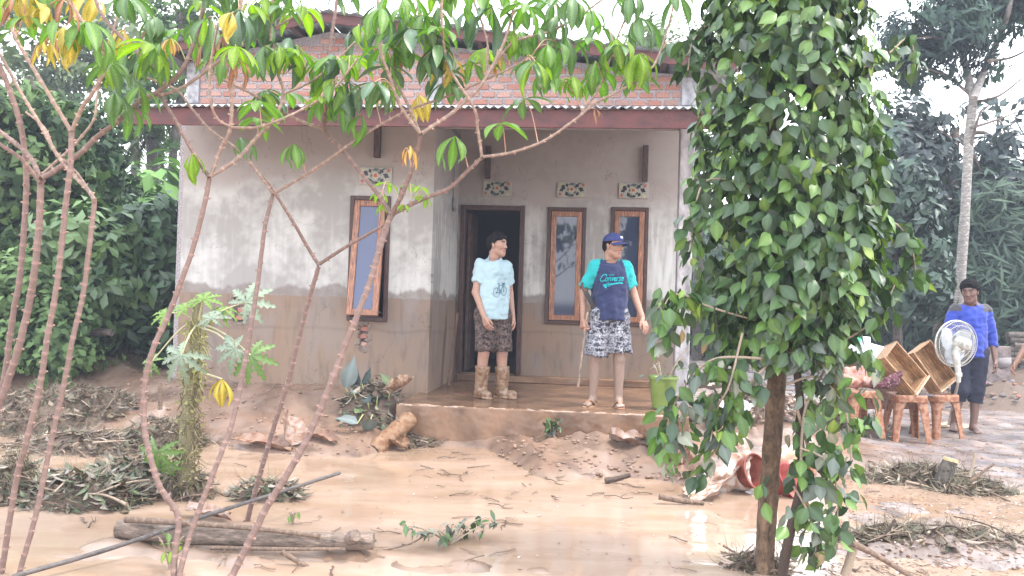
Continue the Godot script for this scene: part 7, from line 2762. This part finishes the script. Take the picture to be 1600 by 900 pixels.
	mb.lathe(PackedVector2Array([Vector2(0, -0.2), Vector2(0.1, -0.19), Vector2(0.145, -0.08), Vector2(0.14, 0.06), Vector2(0.08, 0.15), Vector2(0.06, 0.2), Vector2(0.05, 0.2), Vector2(0.05, 0.14)]), 24, Transform3D(Basis.from_euler(Vector3(0.1, 0.3, 1.4)), Vector3.ZERO))
	part("shell", mb.mesh(), mat("pale_pink", Color(0.62, 0.42, 0.36), 0.5, {"tex": tex.mudstain}), jar)

	# ---- bucket with a plant at the porch end
	var bq := house_xf * Vector3(2.42, 0.36, 0.52)
	var bu := thing("green_bucket", "lime green bucket with earth and a drooping potted plant on the porch", "bucket", bq)
	mb = Mb.new()
	mb.lathe(PackedVector2Array([Vector2(0, 0.0), Vector2(0.105, 0.0), Vector2(0.115, 0.02), Vector2(0.15, 0.30), Vector2(0.165, 0.305), Vector2(0.165, 0.335), Vector2(0.15, 0.335), Vector2(0.14, 0.29), Vector2(0, 0.28)]), 30, Transform3D(Basis.from_scale(Vector3(0.88, 0.95, 0.88)), Vector3.ZERO))
	part("shell", mb.mesh(), mat("lime_plastic", Color(0.20, 0.28, 0.06), 0.45, {"tex": tex.blotch}), bu)
	mb = Mb.new()
	for k in 6:
		var a := r(0, TAU)
		var d := Vector3(cos(a) * r(0.1, 0.28), r(0.1, 0.32), sin(a) * r(0.1, 0.25))
		limb(mb, [Vector3(cos(a) * 0.04, 0.27, sin(a) * 0.04), Vector3(0, 0.33, 0) + d * 0.6, Vector3(0, 0.27, 0) + d], 0.007, 0.003, 5)
	part("plant_stalks", mb.mesh(), M.pale_twig, bu).set_meta("kind", "stuff")
	for k in 14:
		var a := r(0, TAU)
		var p := Vector3(cos(a) * r(0.06, 0.28), r(0.3, 0.6), sin(a) * r(0.05, 0.25))
		var s := r(0.08, 0.14)
		part("plant_leaf", _pepper_mesh([], k % 5), mats[pick(["pepper_2", "pepper_3", "pepper_5", "pepper_6"])], bu, Transform3D(Basis.from_euler(Vector3(r(-2.6, -1.6), a, r(-0.5, 0.5))).scaled(Vector3(s, s, s)), p))

	# ---- log, pole and sticks in the foreground
	var lq := on_level(385, 850)
	lq.y = 0.0
	var lo := thing("log", "weathered grey log lying across the foot of the cassava stems", "log", lq)
	inv = lo.transform.affine_inverse()
	mb = Mb.new()
	limb(mb, [inv * at(186, 826, 4.42), inv * at(260, 834, 4.38), inv * at(380, 840, 4.3), inv * at(500, 846, 4.25), inv * at(584, 845, 4.25)], 0.054, 0.042, 14)
	limb(mb, [inv * at(545, 845, 4.25), inv * at(552, 838, 4.17), inv * at(556, 836, 4.15)], 0.035, 0.03, 10)
	part("trunk", mb.mesh(), mat("log_bark", Color(0.29, 0.215, 0.17), 0.9, {"tex": tex.grain, "scale": Vector3(1.0, 6, 6), "bump": tex.bump, "bump_scale": 1.6}), lo)
	mb = Mb.new()
	limb(mb, [inv * at(196, 812, 4.36), inv * at(300, 818, 4.3), inv * at(400, 826, 4.24), inv * at(500, 838, 4.2)], 0.018, 0.012, 7)
	limb(mb, [inv * at(330, 856, 4.25), inv * at(450, 858, 4.18), inv * at(540, 858, 4.16)], 0.012, 0.008, 7)
	part("split_strip", mb.mesh(), M.twig, lo)
	var po := thing("pole", "long thin dark pole lying aslant from the bottom left across the log", "pole", on_level(215, 850))
	inv = po.transform.affine_inverse()
	mb = Mb.new()
	limb(mb, [inv * at(20, 901, 3.72), inv * at(130, 870, 3.93), inv * at(225, 840, 4.15), inv * at(330, 803, 4.5), inv * at(440, 768, 4.85), inv * at(531, 739, 5.2)], 0.012, 0.011, 9)
	part("shaft", mb.mesh(), mat("pole_bark", Color(0.15, 0.125, 0.115), 0.6, {"tex": tex.grain, "scale": Vector3(1, 5, 5)}), po)
	for q in [[[440, 862], [470, 880], [505, 902], 4.1, 0.014, "brown stick poking out from under the log's right half"], [[590, 862], [640, 850], [668, 834], 4.4, 0.005, "thin twig at the log's right end"], [[945, 752], [965, 748], [985, 742], 6.2, 0.022, "short dark piece of bark lying in the mud below the porch"], [[1320, 900], [1335, 850], [1330, 848], 4.0, 0.022, "forked stick at the bottom right, its short upright arm"], [[1330, 848], [1370, 868], [1425, 902], 3.95, 0.017, "forked stick at the bottom right, its long fallen arm"], [[1515, 745], [1520, 725], [1524, 708], 6.2, 0.012, "pale stick standing in the grass heap right of the stump"], [[1515, 752], [1535, 738], [1553, 725], 6.2, 0.012, "pale stick lying aslant right of the stump"], [[1030, 776], [1060, 782], [1100, 786], 5.6, 0.02, "flat splintered stick left of the white sacking"], [[250, 640], [250, 615], [250, 598], 7.6, 0.022, "short dark stake standing in the mud behind the papaya"], [[418, 685], [440, 682], [465, 680], 7.6, 0.01, "thin pale stick on the mud bank below the plastered wall"]]:
		var a := at(q[0][0], q[0][1], q[3])
		var s := thing("stick", q[5], "stick", a, 0.0)
		mb = Mb.new()
		limb(mb, [Vector3.ZERO, at(q[1][0], q[1][1], q[3]) - a, at(q[2][0], q[2][1], q[3]) - a], q[4], q[4] * 0.75, 8)
		part("wood", mb.mesh(), pick([M.twig, M.pale_twig, M.twig]) if q[3] != 6.2 or q[4] < 0.02 else M.twig_dark, s)
	var su := thing("stump", "small cut stump with pale top among washed-up grass at the right", "stump", seat(1478, 762))
	mb = Mb.new()
	limb(mb, [Vector3(-0.03, -0.04, 0), Vector3(0.0, 0.08, 0), Vector3(0.03, 0.16, 0)], 0.07, 0.052, 12)
	part("trunk", mb.mesh(), M.bark_dark, su)
	mb = Mb.new()
	mb.tube(PackedVector3Array([Vector3(0.0305, 0.158, 0), Vector3(0.035, 0.178, 0)]), PackedFloat32Array([0.058, 0.054]), 12)
	part("cut_face", mb.mesh(), mat("cut_wood", Color(0.62, 0.47, 0.24), 0.8, {"tex": tex.fine}), su)

	# ---- hollow trunk piece and broad leaves at the porch corner
	var tr := thing("hollow_stem", "broken hollow stem with holes lying against the porch corner", "stem", on_level(612, 690, 0.1))
	inv = tr.transform.affine_inverse()
	mb = Mb.new()
	var ax := inv * at(640, 655, 7.65)
	var bx2 := inv * at(582, 706, 7.2)
	var dirb := dir_basis(bx2 - ax)
	var tl := ax.distance_to(bx2)
	var prof := PackedVector2Array()
	for k in 12:
		prof.append(Vector2(0.083 + 0.006 * sin(k * 2.1), tl * k / 11.0))
	prof.append(Vector2(0.066, tl))
	mb.lathe(prof, 22, Transform3D(dirb, ax))
	var hollow := Mb.new()
	hollow.lathe(PackedVector2Array([Vector2(0.066, tl - 0.001), Vector2(0.064, tl * 0.7), Vector2(0.0, tl * 0.6)]), 22, Transform3D(dirb, ax))
	part("inside", hollow.mesh(), mat("stem_inside", Color(0.05, 0.03, 0.02), 0.9, {}), tr)
	part("tube", mb.mesh(), mat("stem_tan", Color(0.235, 0.15, 0.09), 0.7, {"tex": tex.mudstain, "scale": Vector3(2, 2, 2), "bump": tex.bump, "bump_scale": 0.8}), tr)
	mb = Mb.new()
	for k in 5:
		var t: float = [0.25, 0.45, 0.6, 0.75, 0.93][k]
		var nrm := (dirb * Vector3(r(-0.6, 0.6), 0, 0) + Vector3(0, 0.5, 0.85)).normalized()
		mb.box(Vector3(0.03, 0.014, 0.02) * r(0.7, 1.6), Transform3D(dir_basis(bx2 - ax, nrm), ax.lerp(bx2, t) + nrm * 0.077), Color.WHITE, 0.006)
	part("holes", mb.mesh(), mat("hole_dark", Color(0.03, 0.02, 0.015), 0.9, {}), tr).set_meta("kind", "stuff")
	curled("bark_shell", "half shell of tan bark beside the broken hollow stem", "bark", at(618, 692, 7.35), Basis.from_euler(Vector3(0.1, 0.9, 0.2)), 0.3, 0.22, 1.3, mats["stem_tan"], 41)
	var bh := heap("leaf_heap", "heap of big mud-dusted broad leaves piled against the porch's left corner", "leaf heap", 585, 652, 0.2, Vector3(0.36, 0.34, 0.4), [220, 30, 18], greenish)
	var big_leaf := blade_mesh(1.0, 0.24, [0.2, 0.65, 0.92, 1.0, 0.92, 0.7, 0.42, 0.15, 0.0], 0.25, 0.25, 1.3, 0.15).mesh()
	inv = bh.transform.affine_inverse()
	var bmats := [leaf_mat("big_grey", Color(0.20, 0.235, 0.225), 0.6, 0.2), leaf_mat("big_green", Color(0.17, 0.22, 0.10), 0.6, 0.4), leaf_mat("big_dark", Color(0.06, 0.085, 0.08), 0.6, 0.2)]
	for q in [[540, 606, 7.9, 0.34, Vector3(0.15, 0.2, -0.25), 0], [556, 610, 7.95, 0.28, Vector3(0.3, -0.3, 0.0), 2], [553, 615, 7.7, 0.26, Vector3(-1.3, 0.9, -0.9), 0], [555, 645, 7.5, 0.22, Vector3(-1.2, 0.4, -0.8), 1], [575, 630, 7.6, 0.24, Vector3(-0.9, -0.4, 0.6), 2], [558, 662, 7.3, 0.26, Vector3(-1.0, 0.3, 0.9), 0], [580, 655, 7.3, 0.28, Vector3(-2.2, 0.2, 0.1), 0], [590, 620, 7.6, 0.24, Vector3(-1.9, 0.6, -0.3), 2], [612, 605, 7.8, 0.2, Vector3(-0.4, 0.5, 0.5), 1], [566, 600, 7.8, 0.2, Vector3(0.2, 0.8, -0.6), 2]]:
		mb = Mb.new()
		var lb := inv * at(q[0], q[1], q[2])
		limb(mb, [Vector3(lb.x * 0.7, 0.0, lb.z * 0.7), Vector3(lb.x * 0.85, lb.y * 0.6, lb.z * 0.9), lb], 0.008, 0.005, 5)
		part("leaf_stalk", mb.mesh(), M.petiole_green, bh)
		part("broad_leaf", big_leaf, bmats[q[5]], bh, Transform3D(Basis.from_euler(q[4]).scaled(Vector3.ONE * q[3]), inv * at(q[0], q[1], q[2])))
	curled("leaf_sheath", "white and tan curled leaf sheath on the leaf heap at the porch corner", "leaf sheath", at(622, 604, 7.75), Basis.from_euler(Vector3(-0.5, 1.0, -0.4)), 0.34, 0.2, 1.4, mat("sheath_pale", Color(0.34, 0.25, 0.185), 0.7, {"tex": tex.mudstain, "scale": Vector3(3, 3, 3)}), 43)
	# torn sheets on the bank and below the porch
	var tansheet := mat("tan_sheet", Color(0.25, 0.16, 0.115), 0.6, {"tex": tex.mudstain, "scale": Vector3(1.5, 1.5, 1.5)})
	var greysheet := mat("grey_sheet", Color(0.29, 0.225, 0.195), 0.55, {"tex": tex.mudstain, "scale": Vector3(1.5, 1.5, 1.5)})
	for q in [[455, 672, 7.2, Vector3(0.5, 0.2, -0.6), 0.36, 0.3, 1.0, "pale folded sheet standing up at the water's edge below the wall", 1], [415, 698, 7.1, Vector3(0.1, 1.3, 0.2), 0.55, 0.2, 0.9, "long muddy strip of sheet at the water's edge below the wall", 0], [500, 700, 7.2, Vector3(0.1, 1.0, 0.3), 0.4, 0.16, 1.2, "narrow curled brown strip left of the broken hollow stem", 0], [990, 695, 6.9, Vector3(0.2, 1.2, 0.15), 0.42, 0.26, 1.1, "crumpled muddy sheet below the right half of the porch", 1], [1030, 705, 6.7, Vector3(0.3, 0.5, -0.5), 0.5, 0.24, 1.3, "curled brown sheath left of the white sack", 0], [1065, 720, 6.6, Vector3(0.5, 0.1, 0.5), 0.45, 0.22, 1.2, "brown sheath propped against the white sack", 0], [1050, 690, 6.9, Vector3(0.1, 1.4, 0.1), 0.6, 0.15, 0.8, "long brown strip at the right foot of the porch", 0], [325, 800, 4.9, Vector3(0.1, 1.3, 0.2), 0.3, 0.12, 0.9, "pale board-like strip behind the left part of the log", 1], [120, 765, 5.3, Vector3(0.3, 0.9, 0.2), 0.34, 0.14, 1.2, "brown curled sheath on top of the left leaf heap", 0]]:
		var c := at(q[0], q[1], q[2])
		c.y = maxf(c.y, surf(c.x, c.z) + 0.03)
		curled("torn_sheet" if q[8] else "dry_sheath", q[7], "sheet" if q[8] else "leaf sheath", c, Basis.from_euler(q[3]), q[4], q[5], q[6], greysheet if q[8] else tansheet, int(q[0]))

	# ---- heaps left by the flood
	heap("debris_heap", "heap of matted leaves and grass in the water at the left", "debris heap", 130, 785, 0.0, Vector3(0.44, 0.24, 0.24), [420, 200, 26], greenish, "flood debris heaps")
	heap("debris_heap", "matted heap with a dark slat on top, left of the papaya foot", "debris heap", 205, 758, 0.0, Vector3(0.36, 0.22, 0.20), [280, 160, 18], greenish, "flood debris heaps")
	heap("debris_heap", "drooping grass clump at the left edge by the cassava stems", "debris heap", 22, 778, 0.0, Vector3(0.2, 0.32, 0.18), [60, 420, 10], greenish, "flood debris heaps")
	heap("debris_heap", "pile of sticks and dead grass on the mud bank behind the stream", "debris heap", 140, 662, 0.2, Vector3(0.72, 0.14, 0.44), [260, 320, 70], muddy, "flood debris heaps")
	heap("debris_heap", "dead grass hanging over the bank behind the papaya", "debris heap", 255, 650, 0.25, Vector3(0.42, 0.26, 0.32), [160, 360, 26], muddy, "flood debris heaps")
	heap("debris_heap", "roots and dead leaves hanging from the overgrown bank at the left edge", "debris heap", 70, 620, 0.3, Vector3(0.85, 0.46, 0.56), [420, 900, 60], muddy, "flood debris heaps")
	heap("debris_heap", "small clump of wet leaves caught by the thin cassava stem", "debris heap", 415, 778, 0.0, Vector3(0.24, 0.16, 0.13), [120, 60, 8], greenish, "flood debris heaps")
	heap("debris_heap", "roots and grass gathered at the papaya's foot", "debris heap", 290, 775, 0.0, Vector3(0.20, 0.15, 0.16), [60, 220, 16], muddy, "flood debris heaps")
	heap("debris_heap", "twigs and roots under the porch's left corner", "debris heap", 640, 692, 0.02, Vector3(0.26, 0.07, 0.16), [90, 90, 24], muddy, "flood debris heaps")
	heap("debris_heap", "washed-up grass around the cut stump at the right", "debris heap", 1430, 745, 0.03, Vector3(0.53, 0.07, 0.24), [140, 620, 40], muddy, "flood debris heaps")
	heap("debris_heap", "washed-up grass right of the cut stump", "debris heap", 1520, 762, 0.03, Vector3(0.34, 0.06, 0.16), [60, 340, 22], muddy, "flood debris heaps")
	heap("debris_heap", "thin mat of grass and bits at the bottom right", "debris heap", 1480, 850, 0.0, Vector3(0.68, 0.03, 0.22), [120, 420, 40], muddy, "flood debris heaps")
	heap("debris_heap", "mat of grass and twigs behind the forked stick", "debris heap", 1370, 845, 0.0, Vector3(0.26, 0.04, 0.16), [60, 200, 16], muddy, "flood debris heaps")
	heap("debris_heap", "dry roots and twigs around the foot of the vine's post", "debris heap", 1180, 885, 0.0, Vector3(0.19, 0.06, 0.12), [20, 160, 20], brown, "flood debris heaps")
	# leaf litter strewn over the right yard: too many and small to count
	var xfs := []
	var cols := PackedColorArray()
	for i in 3200:
		var p := seat(r(1290, 1640), r(640, 900), 0.04)
		if i > 1500:
			p = seat(r(1300, 1600), r(740, 895), 0.0)
		if i > 2500:
			p = seat(r(60, 1080), r(595, 760), 0.15)
			if p.y < 0.004 and rng.randf() < 0.8:
				continue
		if i % 4 == 0:
			p = seat(r(300, 1250), r(745, 900))
			if rng.randf() < 0.75:
				continue
		var s := r(0.01, 0.042)
		xfs.append(Transform3D(Basis.from_euler(Vector3(-1.57 + r(-0.3, 0.3), r(0, TAU), 0)).scaled(Vector3(s * r(0.4, 1), s, s)), p + Vector3(0, 0.006, 0)))
		var c: Color = pick(brown)
		cols.append(c * r(0.5, 1.0))
	tag(many("leaf_litter", _pepper_mesh([], 0), M.dead_leaf, self, xfs, cols), "small leaves and bits strewn over the wet ground at the right", "leaf litter")

	for q in [[95, 528, 175, 520, 9.6, "half-buried log in the overgrown bank, upper one at the left"], [20, 578, 110, 566, 9.3, "half-buried log in the overgrown bank, lower one at the left edge"], [150, 640, 262, 655, 8.0, "muddy branch lying on the mud bank behind the left stems"]]:
		var a := at(q[0], q[1], q[4])
		a.y = maxf(a.y, surf(a.x, a.z))
		var s := thing("bank_log", q[5], "log", a, 0.0)
		mb = Mb.new()
		var e := at(q[2], q[3], q[4] - 0.1) - a
		limb(mb, [-e * 0.3, e * 0.5 + Vector3(0, 0.03, 0), e], 0.055, 0.04, 9)
		part("wood", mb.mesh(), M.bark_mid, s)
	# twigs and straws left on the mud and drifting in the shallows: too many and small to count
	mb = Mb.new()
	limb(mb, [Vector3(0, 0, -0.5), Vector3(0.05, 0.03, -0.1), Vector3(-0.03, 0.01, 0.2), Vector3(0.06, 0.02, 0.5)], 0.03, 0.012, 5)
	limb(mb, [Vector3(0.0, 0.02, 0.05), Vector3(0.14, 0.05, 0.2), Vector3(0.2, 0.03, 0.32)], 0.016, 0.006, 4)
	var twig_mesh := mb.mesh()
	xfs = []
	cols = PackedColorArray()
	for i in 420:
		var p := seat(r(0, 1250), r(705, 900), 0.0)
		if i < 130 and hills.get_noise_2d(p.x * 2.5, p.z * 2.5) < 0.12:
			continue
		if i > 200:
			p = seat(r(1250, 1640), r(690, 900), 0.03)
		elif i > 130:
			p = seat(r(640, 1100), r(690, 770), 0.05)
		var s := r(0.04, 0.22) * (0.7 if i > 200 else 1.0)
		xfs.append(Transform3D(Basis.from_euler(Vector3(r(-0.08, 0.08), r(0, TAU), r(-1, 1))).scaled(Vector3(s, s * 0.8, s)), p + Vector3(0, 0.008, 0)))
		cols.append(Color(0.22, 0.145, 0.10).lerp(Color(0.08, 0.055, 0.04), rng.randf()))
	tag(many("scattered_twigs", twig_mesh, M.dead_leaf, self, xfs, cols), "small broken twigs scattered over the mud and drifting in the shallow water", "twigs")
	# ---- green sprigs lying about
	for q in [["leafy_branch", "cut leafy branch with silvery undersides lying in the water in front", 705, 850, 0.0, 0.30, 70, 0.085, [1, 5, 6, 2]], ["grass_tuft", "drooping leafy tuft stuck in the mud before the porch", 862, 702, 0.05, 0.13, 46, 0.1, [2, 5, 1, 5]], ["young_plant", "few fresh green leaves sprouting at the bottom left", 265, 890, 0.0, 0.12, 14, 0.06, [3, 4, 3]], ["young_plant", "small green shoot in the water beside the log", 457, 820, 0.0, 0.05, 5, 0.05, [4, 3]]]:
		var c := seat(q[2], q[3], q[4])
		var o := thing(q[0], q[1], "plant", c)
		mb = Mb.new()
		var flat: bool = q[0] == "leafy_branch"
		var tips := []
		for k in 7:
			var a := k * 0.9 + 0.4
			var tip := Vector3(cos(a) * q[5] * (1.25 if flat else 0.5), q[5] * (0.35 if flat else 1.3), sin(a) * q[5] * (0.6 if flat else 0.5))
			if flat:
				tip.x = (k - 3) * 0.09
			tips.append(tip)
			limb(mb, [Vector3.ZERO, tip * 0.6 + Vector3(0, 0.03, 0), tip], 0.005, 0.002, 5)
		part("twigs", mb.mesh(), M.pale_twig, o).set_meta("kind", "stuff")
		for k in q[6]:
			var t := r(0.35, 1.1)
			var p: Vector3 = tips[k % 7] * t + Vector3(r(-0.03, 0.03), r(0, 0.03), r(-0.03, 0.03))
			var s: float = q[7] * r(0.7, 1.2)
			var yaw := r(0, TAU)
			part("leaf", _pepper_mesh([], k % 5), mats["pepper_%d" % pick(q[8])], o, Transform3D(Basis.from_euler(Vector3(r(-2.5, -1.4), yaw, 0)).scaled(Vector3(s * 0.62, s, s)), p))


func _ready() -> void:
	rng.seed = 20240
	make_textures()
	build_camera_and_light()
	plan_ground()
	build_ground()
	build_house()
	rng.seed = 11
	build_cassava()
	rng.seed = 12
	build_pepper()
	rng.seed = 13
	build_papaya()
	rng.seed = 16
	build_background()
	rng.seed = 17
	build_props()
	rng.seed = 15
	build_people()
	for c in get_children():
		clean(c)
